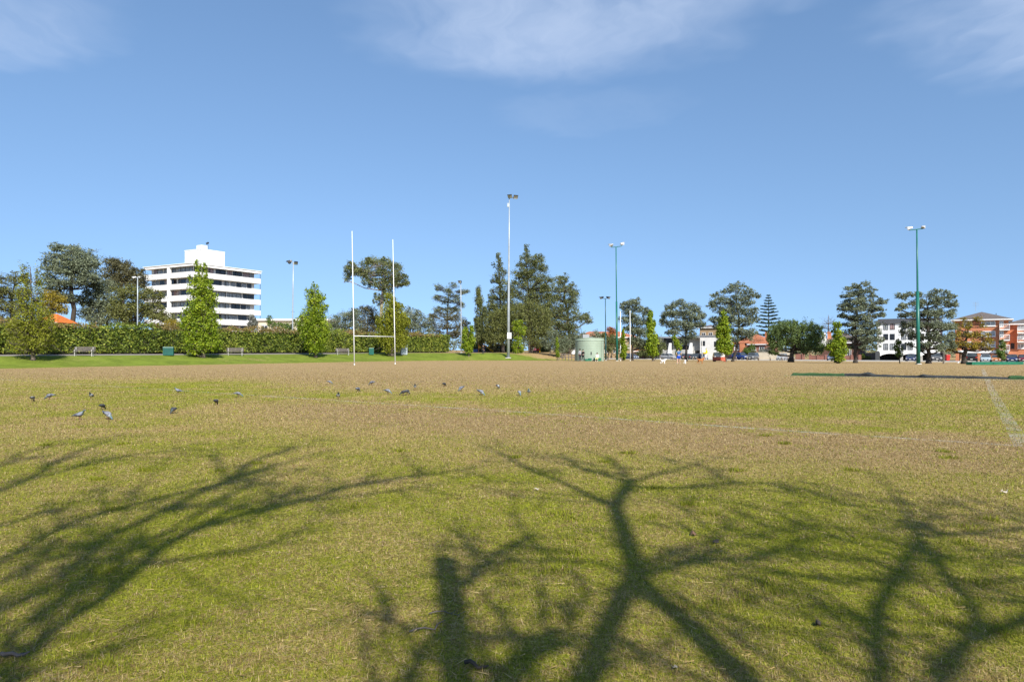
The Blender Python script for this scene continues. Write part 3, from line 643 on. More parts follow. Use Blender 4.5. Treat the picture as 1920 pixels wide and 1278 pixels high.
tree('gum_tree', 'tall gum tree with a spreading crown on pale limbs, seen between the goal posts', 'tree', (715, 640),
     [(690, 495, 12, 8), (705, 492, 14, 9), (725, 495, 14, 9), (742, 502, 12, 9), (662, 500, 12, 8), (653, 512, 9, 8), (650, 524, 7, 6), (670, 510, 12, 8), (690, 512, 14, 9), (714, 512, 14, 9), (738, 517, 14, 10), (752, 520, 12, 8), (760, 530, 8, 7), (690, 528, 9, 8), (716, 532, 12, 9), (728, 545, 9, 9), (742, 532, 12, 6), (711, 560, 6, 10), (706, 568, 4, 5), (725, 525, 10, 9)],
     'gum', 'gumbark', 11000, 0.34, D=120, trunk=[(714, 640, 7), (714, 575, 6), (719, 545, 4.5), (722, 515, 2.5), (718, 497, 1)], seed=26, per=10, clump=0.3, depth=0.6)
tree('bushy_tree', 'low dome of grey green shrub tree right of the third hornbeam', 'tree', (645, 640),
     [(620, 612, 10, 8), (630, 624, 16, 8), (660, 624, 22, 8), (630, 600, 14, 9), (648, 592, 16, 10), (665, 590, 12, 10), (640, 612, 20, 8), (662, 608, 16, 8)],
     'grey', 'bark', 5000, 0.3, D=117, trunk=[(645, 640, 4), (648, 600, 2)], seed=27, per=10)
tree('bushy_tree', 'low brown green rounded tree between the near goal posts', 'tree', (690, 640),
     [(672, 624, 16, 8), (705, 620, 14, 10), (680, 585, 16, 9), (695, 582, 14, 9), (672, 600, 16, 10), (692, 600, 18, 10), (705, 595, 10, 10), (688, 614, 22, 8)],
     'brown', 'bark', 5500, 0.3, D=123, trunk=[(690, 640, 4), (690, 590, 2)], seed=28, per=10)
tree('bushy_tree', 'low grey tree just right of the egg shaped hornbeam', 'tree', (775, 640),
     [(752, 600, 10, 14), (760, 618, 14, 9), (802, 606, 10, 9), (806, 618, 10, 8), (785, 622, 16, 8), (765, 583, 8, 8), (775, 590, 12, 10), (790, 596, 10, 10), (770, 606, 14, 9), (788, 610, 14, 8)],
     'grey', 'bark', 4500, 0.32, D=129, trunk=[(775, 640, 4), (775, 595, 2)], seed=29, per=10)
tree('bushy_tree', 'rusty brown bushy tree under the sparse tree by the thin lamp post', 'tree', (838, 645),
     [(820, 625, 18, 8), (850, 628, 20, 8), (876, 622, 10, 10), (882, 632, 8, 10), (812, 598, 12, 9), (825, 590, 12, 9), (845, 592, 12, 9), (860, 598, 12, 10), (812, 612, 14, 8), (835, 608, 16, 9), (858, 614, 14, 10), (872, 606, 8, 9)],
     'brown', 'bark', 5500, 0.32, D=135, trunk=[(838, 645, 4), (838, 600, 2)], seed=30, per=10)
tree('sparse_tree', 'sparse grey green tree with open branches behind the thin lamp post', 'tree', (838, 645),
     [(822, 538, 9, 5), (838, 545, 8, 7), (852, 535, 8, 4), (868, 548, 8, 5), (876, 545, 5, 3), (820, 560, 9, 6), (835, 565, 10, 7), (856, 562, 10, 6), (866, 572, 7, 5), (818, 580, 8, 6), (838, 582, 12, 6), (858, 580, 8, 5), (846, 552, 6, 6)],
     'grey', 'darkbark', 3600, 0.3, D=138, trunk=[(838, 645, 4), (839, 590, 3), (841, 545, 1)], seed=31, per=7, loose=0.15, clump=0.35, twigs=0.4)
# the clump of big trees at the centre
tree('casuarina_tree', 'dark narrow casuarina, leftmost and shortest of the central clump', 'tree', (905, 668),
     [(897, 545, 4, 8), (898, 562, 7, 10), (901, 582, 9, 12), (905, 602, 12, 12), (898, 615, 8, 8), (908, 622, 14, 12), (900, 635, 10, 8)],
     'dark', 'darkbark', 6500, 0.32, D=128, trunk=[(905, 668, 4), (903, 600, 3), (898, 540, 1)], seed=40, per=10, cshape=(1, 1, 1.2))
tree('casuarina_tree', 'tall slim dark casuarina immediately left of the tall grey floodlight pole', 'tree', (940, 670),
     [(935, 482, 4, 8), (937, 497, 6, 8), (926, 497, 4, 3), (940, 512, 10, 8), (930, 523, 9, 7), (945, 530, 9, 8), (936, 543, 12, 8), (925, 556, 8, 5), (946, 556, 10, 9), (938, 570, 14, 9), (930, 588, 13, 10), (948, 592, 12, 12), (936, 608, 16, 12), (955, 560, 10, 10), (958, 585, 14, 12), (952, 610, 14, 12), (920, 575, 9, 9), (958, 540, 8, 9), (922, 560, 8, 8), (914, 586, 9, 10), (917, 600, 12, 12), (925, 628, 16, 12)],
     'dark', 'darkbark', 9500, 0.32, D=132, trunk=[(941, 670, 6), (940, 590, 4), (935, 476, 1)], seed=41, per=10, loose=0.06, cshape=(1.2, 1.2, 0.8))
tree('casuarina_tree', 'tallest casuarina with a thin tip immediately right of the tall grey floodlight pole', 'tree', (998, 671),
     [(987, 470, 4, 8), (983, 482, 7, 6), (996, 488, 10, 8), (1010, 488, 10, 8), (978, 497, 10, 7), (1003, 502, 16, 8), (1020, 503, 8, 7), (972, 512, 12, 7), (990, 520, 18, 10), (1015, 522, 15, 10), (975, 535, 14, 8), (1000, 540, 18, 10), (985, 556, 16, 9), (1012, 556, 14, 9), (992, 570, 16, 9), (968, 550, 10, 9), (1024, 540, 10, 9), (965, 575, 13, 10), (1015, 575, 16, 10), (1030, 560, 12, 9), (985, 590, 18, 12), (1012, 598, 18, 12)],
     'dark', 'bark', 15000, 0.34, D=134, trunk=[(995, 671, 7), (993, 590, 5), (988, 500, 2), (987, 464, 0.6)], seed=42, per=10, loose=0.06, cshape=(1.2, 1.2, 0.8))
tree('broad_tree', 'broad brown green tree at the right end of the central clump', 'tree', (1068, 671),
     [(1045, 525, 14, 7), (1060, 523, 8, 6), (1072, 535, 6, 5), (1040, 540, 16, 8), (1060, 547, 18, 10), (1076, 555, 10, 10), (1045, 562, 16, 10), (1070, 572, 18, 11), (1050, 585, 18, 10), (1078, 592, 10, 10), (1060, 605, 20, 12), (1092, 597, 12, 9), (1103, 600, 8, 7), (1058, 625, 16, 10), (1076, 618, 12, 12), (1035, 580, 14, 12), (1030, 600, 14, 12), (1040, 615, 14, 12), (1062, 640, 16, 10), (1082, 640, 10, 10)],
     'gum', 'bark', 12000, 0.34, D=137, trunk=[(1068, 671, 6), (1066, 600, 5), (1055, 530, 2)], seed=43, per=10, cshape=(1.2, 1.2, 0.8))
tree('feathery_tree', 'feathery olive tree with drooping branches and a flared grey trunk below the tallest casuarina', 'tree', (997, 667),
     [(975, 580, 16, 10), (1000, 578, 18, 10), (1020, 588, 16, 10), (968, 600, 16, 12), (990, 600, 20, 14), (1015, 606, 20, 14), (980, 622, 20, 12), (1005, 624, 20, 14), (1025, 622, 12, 10), (1002, 640, 14, 8)],
     'she', 'bark', 12000, 0.32, D=123, trunk=[(997, 668, 9), (997, 645, 6), (996, 600, 3)], seed=44, per=10, cshape=(0.7, 0.7, 1.5))
tree('feathery_tree', 'drooping olive needled tree behind the foot of the tall grey pole', 'tree', (943, 667),
     [(935, 590, 14, 10), (950, 585, 12, 10), (925, 610, 12, 12), (944, 610, 16, 14), (958, 605, 8, 14), (930, 632, 14, 12), (950, 632, 14, 12), (915, 635, 8, 10)],
     'she', 'darkbark', 9000, 0.32, D=124, trunk=[(943, 668, 7), (943, 640, 5), (945, 590, 2)], seed=45, per=10, cshape=(0.7, 0.7, 1.5))
tree('shrub', 'bright green leafy shrub right of the foot of the tall grey pole', 'shrub', (972, 667),
     [(970, 607, 9, 8), (978, 620, 8, 9), (966, 618, 6, 6), (972, 637, 8, 8), (966, 648, 7, 8), (977, 652, 7, 8), (970, 658, 9, 6)],
     'hornbeam', 'bark', 3500, 0.26, D=117, trunk=[(972, 668, 2), (972, 610, 0.8)], seed=46, per=8)
tree('shrub', 'grey leaved shrub beneath the broad central tree', 'shrub', (1030, 669),
     [(1022, 640, 8, 8), (1035, 628, 10, 8), (1042, 640, 10, 9), (1028, 648, 10, 7), (1050, 645, 14, 10), (1062, 640, 10, 12), (1055, 655, 12, 7)],
     'grey', 'bark', 4500, 0.26, D=118, trunk=[(1030, 669, 2), (1035, 640, 1)], seed=47, per=8)
tree('cypress', 'thin green cypress sapling left of the pale green tank', 'tree', (1045, 670),
     [(1044, 638, 2, 6), (1045, 648, 3, 7), (1045, 660, 3.5, 8)], 'hornbeam', 'bark', 1500, 0.2, D=108, trunk=[(1045, 670, 1.4), (1045, 634, 0.4)], seed=48, per=8)
# trees across the street
tree('street_tree', 'grey green tree behind the far goal posts', 'tree', (1185, 676),
     [(1180, 568, 10, 7), (1192, 566, 7, 7), (1168, 575, 6, 6), (1178, 583, 12, 8), (1198, 580, 10, 8), (1212, 585, 9, 8), (1172, 600, 11, 8), (1192, 600, 14, 9), (1212, 602, 10, 9), (1185, 618, 14, 9), (1205, 622, 14, 10), (1190, 636, 12, 8), (1208, 642, 12, 7)],
     'grey', 'darkbark', 8000, 0.34, D=128, trunk=[(1186, 672, 4), (1186, 600, 3), (1185, 565, 1)], seed=50, per=9, cshape=(1.0, 1.0, 0.95), loose=0.05)
tree('street_tree', 'dark spreading tree overhanging the modern grey house', 'tree', (1285, 676),
     [(1272, 568, 10, 6), (1258, 575, 9, 6), (1290, 575, 12, 7), (1305, 583, 9, 7), (1250, 588, 10, 7), (1270, 588, 14, 8), (1295, 594, 14, 8), (1315, 592, 8, 7), (1245, 603, 9, 7), (1265, 606, 14, 8), (1288, 612, 15, 9), (1312, 608, 11, 8), (1262, 622, 12, 7), (1295, 628, 13, 7), (1280, 640, 9, 6)],
     'grey', 'darkbark', 10000, 0.34, D=122, trunk=[(1287, 673, 4), (1286, 620, 3), (1275, 575, 1)], seed=51, per=9, cshape=(1.0, 1.0, 0.95), loose=0.05)
tree('street_tree', 'largest grey leaved street tree with a leaning trunk beside the terracotta roof', 'tree', (1374, 675),
     [(1380, 536, 12, 6), (1366, 545, 10, 6), (1393, 546, 9, 6), (1342, 552, 7, 5), (1405, 552, 9, 6), (1420, 555, 6, 5), (1350, 562, 12, 7), (1375, 560, 14, 8), (1400, 566, 12, 7), (1336, 572, 9, 6), (1355, 580, 14, 8), (1382, 580, 14, 9), (1405, 584, 12, 8), (1342, 598, 10, 6), (1372, 600, 15, 9), (1398, 602, 14, 8), (1415, 598, 9, 6), (1345, 612, 8, 6), (1385, 622, 15, 7), (1405, 622, 12, 7), (1370, 636, 10, 6), (1398, 634, 8, 5)],
     'grey', 'darkbark', 11000, 0.32, D=108, trunk=[(1374, 676, 5), (1382, 650, 4.5), (1386, 600, 3.5), (1380, 560, 2), (1378, 535, 0.8)], seed=52, per=9, cshape=(1.0, 1.0, 0.95), loose=0.08)
tree('pepper_tree', 'weeping pepper tree with a leaning dark trunk at the end of the cream wall', 'tree', (1483, 675),
     [(1462, 612, 14, 10), (1475, 615, 14, 12), (1450, 625, 12, 12), (1505, 610, 14, 10), (1520, 618, 12, 10), (1490, 622, 12, 10), (1448, 645, 10, 14), (1465, 640, 14, 14), (1485, 636, 10, 10), (1510, 632, 16, 14), (1532, 632, 10, 12), (1500, 648, 14, 12), (1525, 650, 14, 12), (1538, 652, 8, 9), (1450, 660, 6, 6)],
     'pepper', 'darkbark', 13000, 0.30, D=104, trunk=[(1483, 676, 9), (1486, 655, 6), (1496, 630, 4), (1500, 612, 1)], seed=53, per=10, cshape=(0.7, 0.7, 1.5))
tree('bare_tree', 'leafless grey twiggy tree behind the brown roofed house', 'tree', (1555, 665),
     [(1550, 600, 12, 8), (1562, 602, 10, 10), (1540, 612, 10, 8), (1555, 615, 16, 9), (1545, 606, 8, 8)],
     'silver', 'bark', 60, 0.1, D=195, trunk=[(1555, 665, 3), (1555, 625, 2.4), (1553, 590, 0.6)], seed=54, per=2, twigs=0.01)
tree('street_tree', 'tall layered grey green tree standing left of the white flats', 'tree', (1604, 678),
     [(1612, 534, 9, 5), (1598, 540, 9, 5), (1622, 543, 9, 5), (1606, 550, 15, 6), (1587, 555, 8, 4), (1625, 556, 10, 5), (1603, 565, 18, 6), (1582, 572, 9, 4), (1628, 572, 9, 5), (1652, 566, 10, 4), (1642, 562, 6, 4), (1600, 580, 20, 6), (1640, 578, 12, 5), (1580, 592, 8, 4), (1610, 595, 20, 7), (1645, 590, 10, 5), (1592, 608, 12, 5), (1625, 608, 18, 7), (1600, 622, 14, 6), (1632, 622, 16, 8), (1615, 636, 16, 7), (1640, 636, 10, 7), (1612, 650, 10, 6), (1632, 650, 8, 5)],
     'grey', 'darkbark', 13000, 0.29, D=94, trunk=[(1604, 679, 7), (1604, 645, 6), (1605, 600, 4), (1610, 560, 2), (1612, 532, 0.6)], seed=55, per=9, cshape=(1.05, 1.05, 0.85), loose=0.07)
tree('street_tree', 'wide grey green tree behind the right hand green floodlight pole', 'tree', (1741, 678),
     [(1696, 552, 9, 5), (1708, 556, 8, 5), (1735, 550, 9, 6), (1762, 550, 9, 6), (1775, 557, 10, 4), (1700, 570, 8, 4), (1686, 580, 7, 3), (1712, 572, 10, 6), (1740, 565, 16, 8), (1768, 568, 12, 7), (1785, 572, 9, 4), (1705, 590, 12, 6), (1735, 588, 18, 9), (1768, 590, 14, 9), (1708, 608, 12, 7), (1740, 610, 18, 9), (1772, 612, 14, 9), (1700, 622, 9, 6), (1735, 630, 16, 8), (1765, 634, 14, 8), (1720, 646, 8, 5), (1750, 650, 14, 7), (1775, 648, 8, 7)],
     'grey', 'darkbark', 14000, 0.29, D=92, trunk=[(1741, 680, 8), (1742, 645, 6), (1738, 600, 4), (1738, 556, 1)], seed=56, per=9, cshape=(1.0, 1.0, 0.9), loose=0.07)
tree('autumn_tree', 'yellow brown leaved tree in front of the larger brick flats', 'tree', (1808, 679),
     [(1818, 600, 8, 6), (1800, 612, 10, 7), (1830, 612, 8, 6), (1790, 628, 10, 8), (1815, 628, 14, 8), (1840, 630, 9, 7), (1790, 644, 11, 7), (1812, 646, 16, 8), (1838, 646, 12, 7), (1852, 640, 7, 6), (1785, 655, 8, 4), (1855, 654, 6, 4)],
     'autumn', 'darkbark', 4200, 0.24, D=93, trunk=[(1808, 680, 9), (1807, 662, 7), (1812, 640, 4), (1818, 605, 1)], seed=57, per=7, loose=0.1, twigs=0.3)
tree('rusty_tree', 'rust coloured small tree in front of the long tiled roof', 'tree', (1147, 668),
     [(1143, 617, 6, 5), (1150, 620, 6, 6), (1146, 627, 7, 5)], 'rust', 'bark', 1800, 0.3, D=182, trunk=[(1147, 668, 2), (1146, 620, 0.8)], seed=58, per=8)
tree('bushy_tree', 'dark bush behind the right side of the pale green tank', 'tree', (1140, 672),
     [(1140, 640, 8, 8), (1150, 635, 9, 9), (1132, 632, 7, 7), (1145, 652, 10, 8), (1160, 645, 9, 9)],
     'dark', 'bark', 3000, 0.3, D=124, trunk=[(1140, 672, 2), (1142, 640, 1)], seed=59, per=9)
tree('bushy_tree', 'dark rounded bush just above the tank roof', 'tree', (1092, 672),
     [(1080, 632, 10, 9), (1098, 635, 10, 8), (1118, 628, 10, 9), (1108, 640, 12, 8), (1070, 645, 8, 10)],
     'grey', 'bark', 3500, 0.3, D=128, trunk=[(1092, 672, 2), (1095, 640, 1)], seed=60, per=9)
tree('shrub', 'low green garden shrub beside the drive of the white flats', 'shrub', (1622, 676),
     [(1618, 668, 6, 5), (1628, 670, 5, 4)], 'shrub', 'bark', 900, 0.2, D=152, trunk=[(1622, 677, 1), (1622, 668, 0.5)], seed=61, per=8, limbs=False, zmin=0.02)
tree('shrub', 'dark garden hedge bush in front of the second brick flats', 'shrub', (1905, 672),
     [(1898, 662, 8, 5), (1912, 662, 8, 5), (1924, 661, 7, 6)], 'dark', 'bark', 1800, 0.22, D=141, trunk=[(1905, 676, 1), (1905, 662, 0.5)], seed=62, per=8, limbs=False)
tree('bushy_tree', 'small silver shrub at the right foot of the white tower', 'shrub', (474, 640),
     [(472, 596, 6, 9), (476, 604, 7, 8), (470, 608, 6, 6)], 'silver', 'bark', 1500, 0.26, D=120, trunk=[(474, 640, 2), (473, 600, 1)], seed=63, per=8)
tree('bushy_tree', 'thin green shrub rising above the hedge beside the low white building', 'shrub', (505, 640),
     [(505, 602, 6, 10), (512, 610, 8, 6), (545, 610, 10, 7), (560, 606, 6, 10), (530, 612, 10, 6)], 'shrub', 'bark', 2200, 0.24, D=108, trunk=[(505, 640, 2), (506, 595, 0.6)], seed=64, per=8, loose=0.1)
tree('bushy_tree', 'yellowing bush peeping over the hedge left of the widest hornbeam', 'shrub', (322, 630),
     [(322, 605, 11, 7), (330, 612, 9, 6), (314, 612, 9, 6)], 'autumn', 'bark', 1800, 0.2, D=88, trunk=[(322, 640, 2), (322, 606, 1)], seed=65, per=8)
for i, (px, w, h, lf, lb) in enumerate([(896, 14, 16, 'dark', 'dark low bush added as shade behind the playground tower'), (926, 14, 13, 'brown', 'brown low bush added as shade behind the slide'),
        (958, 16, 15, 'dark', 'dark green low bush added as shade left of the bright green shrub'), (1016, 14, 16, 'dark', 'dark low bush added as shade behind the climbing frame'), (1056, 16, 14, 'brown', 'brown low bush added as shade behind the timber rail fence')]):
    tree('shade_filler_shrub', lb, 'shrub', (px, 668), [(px - w * .6, 656, w * .6, h * .5), (px + w * .6, 657, w * .6, h * .5), (px, 650, w * .7, h * .6)], lf, 'darkbark', 3200, 0.34, D=146 + 2 * i,
         trunk=[(px, 668, 2), (px, 652, 1)], seed=70 + i, per=9)  # bushes added to darken the shaded gap under the central trees
tree('bushy_tree', 'dark rounded tree behind the brown planter wall, right of the far goal posts', 'tree', (1208, 672), [(1198, 645, 13, 10), (1212, 650, 13, 10), (1205, 662, 14, 7)], 'dark', 'darkbark', 3000, 0.4, D=172,
     trunk=[(1208, 672, 2), (1208, 648, 1)], seed=80, per=9)
tree('bushy_tree', 'dark bushy tree against the left end of the modern grey house', 'tree', (1236, 672), [(1230, 640, 10, 10), (1240, 648, 9, 9), (1234, 658, 9, 8)], 'gum', 'darkbark', 2600, 0.4, D=174,
     trunk=[(1236, 672, 2), (1235, 645, 1)], seed=81, per=9)
tree('shrub', 'green garden shrub between the blue wagon and the cream garden wall', 'shrub', (1404, 672), [(1400, 656, 7, 6), (1410, 652, 7, 8), (1404, 664, 8, 6)], 'shrub', 'bark', 1500, 0.3, D=166, trunk=[(1404, 672, 1.5), (1404, 655, 0.6)], seed=82, per=8)
tree('shrub', 'silver grey shrub spilling over the cream garden wall', 'shrub', (1438, 672), [(1430, 658, 7, 5), (1442, 656, 8, 6), (1436, 663, 9, 5)], 'silver', 'bark', 1500, 0.3, D=164, trunk=[(1438, 672, 1.5), (1438, 658, 0.6)], seed=83, per=8, loose=0.1)
tree('small_tree', 'small reddish bare leaved tree before the terracotta roofed house', 'tree', (1418, 672), [(1414, 642, 8, 6), (1423, 640, 8, 6), (1418, 650, 9, 6), (1428, 650, 6, 5)], 'rust', 'bark', 420, 0.2, D=167, trunk=[(1418, 672, 1.5), (1418, 650, 1), (1418, 638, 0.4)], seed=84, per=5, loose=0.15, twigs=0.8)
def norfolk():
    D = 205.0; b = at(1441, 668, D); b.z = ZS
    t = thing('norfolk_pine', 'tiered dark norfolk island pine with level whorled branches on the skyline', 'tree', b)
    rng = np.random.default_rng(5); k = D / F; H = (656 - 549) * k + EYE
    tk = MB(); tk.tube([(0, 0, 0), (0.1, 0, H * 0.5), (0, 0, H)], [0.32, 0.2, 0.03], 8)
    cen = []; z = H - 0.2; i = 0
    while z > H * 0.30:
        f = (H - z) / (H * 0.62); R = min(4.6, 0.35 + 4.5 * f ** 0.85) * rng.uniform(0.9, 1.08); nb = 7
        for j in range(nb):
            a = 2 * math.pi * (j + rng.uniform(-.2, .2)) / nb + i * 0.5; r = R * rng.uniform(0.8, 1.08)
            if z < H * 0.42: r *= rng.uniform(0.5, 1.0)
            tip = np.array([math.cos(a) * r, math.sin(a) * r, z + 0.16 * r]); st = np.array([0, 0, z])
            tk.tube([st, (st + tip) / 2 - [0, 0, .05 * r], tip], [0.05, 0.03, 0.012], 5)
            m = int(36 + 40 * r); u = rng.uniform(0.18, 1.0, m)
            c = st + (tip - st) * u[:, None] + rng.normal(0, [0.08, 0.08, 0.06], (m, 3)) * (0.7 + 0.3 * r / 3); c[:, 2] += 0.10
            cen.append(c)
        z -= 0.78 + 0.50 * f; i += 1
    C = np.concatenate(cen)
    tk.build('trunk', M['darkbark'], t, smooth=True)
    link('crown', quads_mesh('crown', leaves(C, 0.36, rng, None, 0.5), LM['pine'], np.clip(rng.normal(0.5, 0.22, len(C)), 0, 1)), t)
norfolk()
def bare_twigs(t, b, D):
    pass
def hedge():
    rng = np.random.default_rng(77); L0, L1 = -9.0, 71.5; Hh = 3.25; Wd = 2.2; n = 62000
    b = Vector((H0[0], H0[1], 0)); b.z = gz(H0[0], H0[1])
    t = thing('hedge', 'long clipped green hedge along the path with reddish new growth on top', 'hedge', b, math.atan2(HU[1], HU[0]))
    def wav(a, z): return 0.22 * np.sin(a * 0.9 + z * 0.7) + 0.16 * np.sin(a * 2.3 + 1.3 - z) + 0.10 * np.sin(a * 5.1 + z * 2)
    a = rng.uniform(L0, L1, n); face = rng.random(n); top = face > 0.80; endc = face < 0.03
    z = np.where(top, Hh + rng.normal(0, 0.13, n) + 0.16 * np.sin(a * 0.42 + 1) + 0.16 * np.sin(a * 1.7) + 0.12 * np.sin(a * 4.3), rng.uniform(0.05, 1.0, n) ** 0.9 * Hh)
    y = np.where(top, rng.uniform(-0.1, Wd, n), 0.0 - np.abs(rng.normal(0, 0.22, n)) * 0.6 + wav(a, z) + 0.15 * (z / Hh - 0.5) + rng.normal(0, 0.1, n))
    a = np.where(endc, L1 + rng.normal(0, 0.15, n), a); y = np.where(endc, rng.uniform(0, Wd, n), y)
    cl = np.sin(a * 3.1 + np.sin(z * 4)) * np.sin(z * 3.7 + a * 1.2)
    keep = rng.random(n) < 0.72 + 0.28 * cl
    P = np.stack([a, y, z], 1)[keep]; N = len(P)
    tint = np.clip(0.45 + 0.16 * cl[keep] + 0.10 * np.sin(P[:, 0] * 0.31) + rng.normal(0, 0.28, N), 0, 1)
    out = np.tile([0, -1.0, 0.2], (N, 1)); V = leaves(P, 0.24, rng, out, 0.6)
    newg = (P[:, 2] > Hh - 0.55 + 0.35 * rng.random(N)) & (rng.random(N) < 0.8 + 0.2 * np.sin(P[:, 0] * 0.45))
    newg &= (np.sin(P[:, 0] * 0.21 + 2.0) > -0.75)
    link('foliage', quads_mesh('foliage', V[~newg], LM['hedge'], tint[~newg]), t)
    link('new_growth', quads_mesh('new_growth', V[newg], LM['hedgetop'], tint[newg]), t)
    # solid dark core filling the hedge; shade between leaves put into its colour
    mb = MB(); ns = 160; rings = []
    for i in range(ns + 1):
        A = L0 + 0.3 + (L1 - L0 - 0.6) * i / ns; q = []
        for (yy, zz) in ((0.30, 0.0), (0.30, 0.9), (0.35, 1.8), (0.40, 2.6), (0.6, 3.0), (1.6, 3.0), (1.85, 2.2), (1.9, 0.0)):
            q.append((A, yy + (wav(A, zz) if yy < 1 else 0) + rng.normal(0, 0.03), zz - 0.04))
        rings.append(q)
    mb.loft(rings); mb.build('dark_core', plain('hedge_dark_core', (0.045, 0.05, 0.02), 0.95, 0.5, 4.0, bump=1.0), t)
hedge()
def treeline():
    rng = np.random.default_rng(91); n = 42000; blobs = []
    for i in range(300):
        px = -150 + 2250 * i / 299 + rng.normal(0, 6); D = rng.uniform(185, 260); h = rng.uniform(3.0, 6.5) + (2.5 if 860 < px < 1120 else 1.6 if px >= 1120 else 0)
        if 440 < px < 660: h = rng.uniform(2.5, 4.0)
        x = (px - CX) / F * D; g0 = gz(x, D); r = rng.uniform(2.0, 4.0); blobs.append((x, D, g0 + h * 0.5, r * 1.3, r, h * 0.55))
    V, tint, C = crown_leaves(blobs, n, 0.7, rng, 0.3, (1, 1, 1), 10, 0.05)
    o = link('distant_trees', quads_mesh('distant_trees', V, LM['grey'], tint)); o['kind'] = 'stuff'
    tag(o, 'low line of distant suburban trees closing the horizon behind the houses', 'trees')
treeline()
# ------------------------------------------------------------------ bare trees behind the camera, known by their shadows on the turf
TANE = math.tan(SUN_EL)
def shadow_tree(name, label, base_c, base_a, strands, trunk_top, seed, wk=1.0):
    """strands: limbs listed by where their shadow lies on the turf (px, py, width px); the limb itself hangs in the sun's path above"""
    rng = np.random.default_rng(seed)
    B = d2 * base_a + c2 * base_c
    t = thing(name, label, 'tree', (B[0], B[1], 0)); mb = MB(); tw = mb
    def lift(px, py, w, ja):
        D = EYE * F / (py - HY); S = np.array([(px - CX) / F * D, D]); a, c = S @ d2, S @ c2
        h = max((a - base_a - ja) * TANE, 0.3); p = d2 * (base_a + ja) + c2 * c
        return np.array([p[0] - B[0], p[1] - B[1], h]), w / F * D / 2 * 0.82 * wk
    fork = np.array([d2[0] * 0 + c2[0] * trunk_top[0], c2[1] * trunk_top[0], trunk_top[1]])
    r_t = trunk_top[2]
    mb.tube([(0, 0, -0.2), (0, 0, 0.3), fork * 0.5 + [0.05, 0, 0], fork], [r_t * 1.7, r_t * 1.25, r_t * 1.05, r_t * 0.9], 14)
    for st, root, ja in strands:
        pts = []; rad = []
        n = len(st); 
        for i, (px, py, w) in enumerate(st):
            j = ja * 1.2 * (0.3 + 0.7 * i / max(1, n - 1))
            p, r = lift(px, py, w, j); pts.append(p); rad.append(max(r, 0.012))
        if root:
            a = fork; bpt = pts[0]
            m1 = a * 0.6 + bpt * 0.4 + [0, 0, -0.25]
            pts = [a - [0, 0, .2], m1] + pts; rad = [max(rad[0] * 1.25, 0.05), rad[0] * 1.12] + rad
        # smooth the limb
        q = [pts[0]]; qr = [rad[0]]
        for i in range(len(pts) - 1):
            p0, p1 = pts[max(i - 1, 0)], pts[i]; p2, p3 = pts[i + 1], pts[min(i + 2, len(pts) - 1)]
            for s in (0.25, 0.5, 0.75, 1.0):
                q.append(0.5 * ((2 * p1) + (p2 - p0) * s + (2 * p0 - 5 * p1 + 4 * p2 - p3) * s * s + (3 * p1 - p0 - 3 * p2 + p3) * s ** 3))
                qr.append(rad[i] * (1 - s) + rad[i + 1] * s)
        qr = [r * (1 + rng.normal(0, 0.05)) for r in qr]
        mb.tube(q, qr, 9)
        # side twigs
        for i in range(6 if root else 2, len(q), 2):
            for _ in range(2):
                if rng.random() < 0.45 or qr[i] > 0.07 or pts[0][2] < 0.2: continue
                tv = q[i] - q[i - 1]; tv = tv / (np.linalg.norm(tv) + 1e-9)
                v = tv * rng.uniform(0.4, 1.0) + rng.normal(0, 0.6, 3); v[2] += 0.25; v /= np.linalg.norm(v)
                L = rng.uniform(0.35, 1.5); e = q[i] + v * L; mpt = q[i] + v * L * 0.5 + rng.normal(0, 0.05, 3)
                r0 = min(qr[i] * 0.5, 0.026); tw.tube([q[i], mpt, e], [r0, r0 * 0.7, 0.006], 5)
                for _k in range(5):
                    s = rng.uniform(0.3, 0.9); a = q[i] * (1 - s) + e * s; v2 = v + rng.normal(0, 0.7, 3); v2 /= np.linalg.norm(v2)
                    tw.tube([a, a + v2 * rng.uniform(0.2, 0.65)], [0.011, 0.005], 4)
    mb.build('trunk', M['bark'], t, smooth=True)
A_ = [
 ([(-60, 1330, 60), (0, 1272, 52), (60, 1215, 48), (130, 1160, 46), (210, 1110, 42), (270, 1055, 40), (340, 1005, 38), (450, 965, 30), (560, 940, 26), (675, 907, 20), (800, 890, 13), (890, 876, 8)], True, 0.5),
 ([(-160, 1215, 46), (-80, 1180, 44), (0, 1145, 40), (100, 1095, 38), (200, 1010, 34), (280, 970, 30), (380, 920, 30), (430, 898, 24), (480, 862, 16), (560, 836, 9)], True, -0.6),
 ([(380, 920, 22), (450, 895, 18), (525, 870, 13), (630, 842, 8)], False, -0.5),
 ([(-140, 1120, 34), (0, 1052, 30), (115, 990, 26), (200, 960, 22), (330, 925, 18), (430, 905, 12)], True, 0.9),
 ([(-120, 1150, 28), (0, 1092, 24), (90, 1050, 22), (165, 1025, 20), (250, 985, 15), (330, 940, 10)], True, -1.2),
 ([(-120, 1020, 18), (0, 985, 15), (65, 965, 14), (150, 940, 12), (220, 915, 8)], True, 1.4),
 ([(-120, 960, 30), (0, 920, 26), (50, 900, 24), (100, 870, 20), (150, 845, 15), (215, 822, 9)], True, 0.4),
 ([(50, 900, 18), (150, 875, 15), (240, 855, 12), (325, 845, 9), (425, 842, 6)], False, 0.4),
 ([(-120, 900, 20), (0, 875, 16), (40, 850, 13), (100, 835, 9)], True, -0.9),
 ([(270, 1060, 26), (360, 1045, 22), (450, 1035, 18), (525, 1010, 13), (575, 985, 8)], False, 0.5),
 ([(280, 970, 18), (330, 950, 14), (420, 948, 12), (500, 958, 8)], False, -0.6),
]
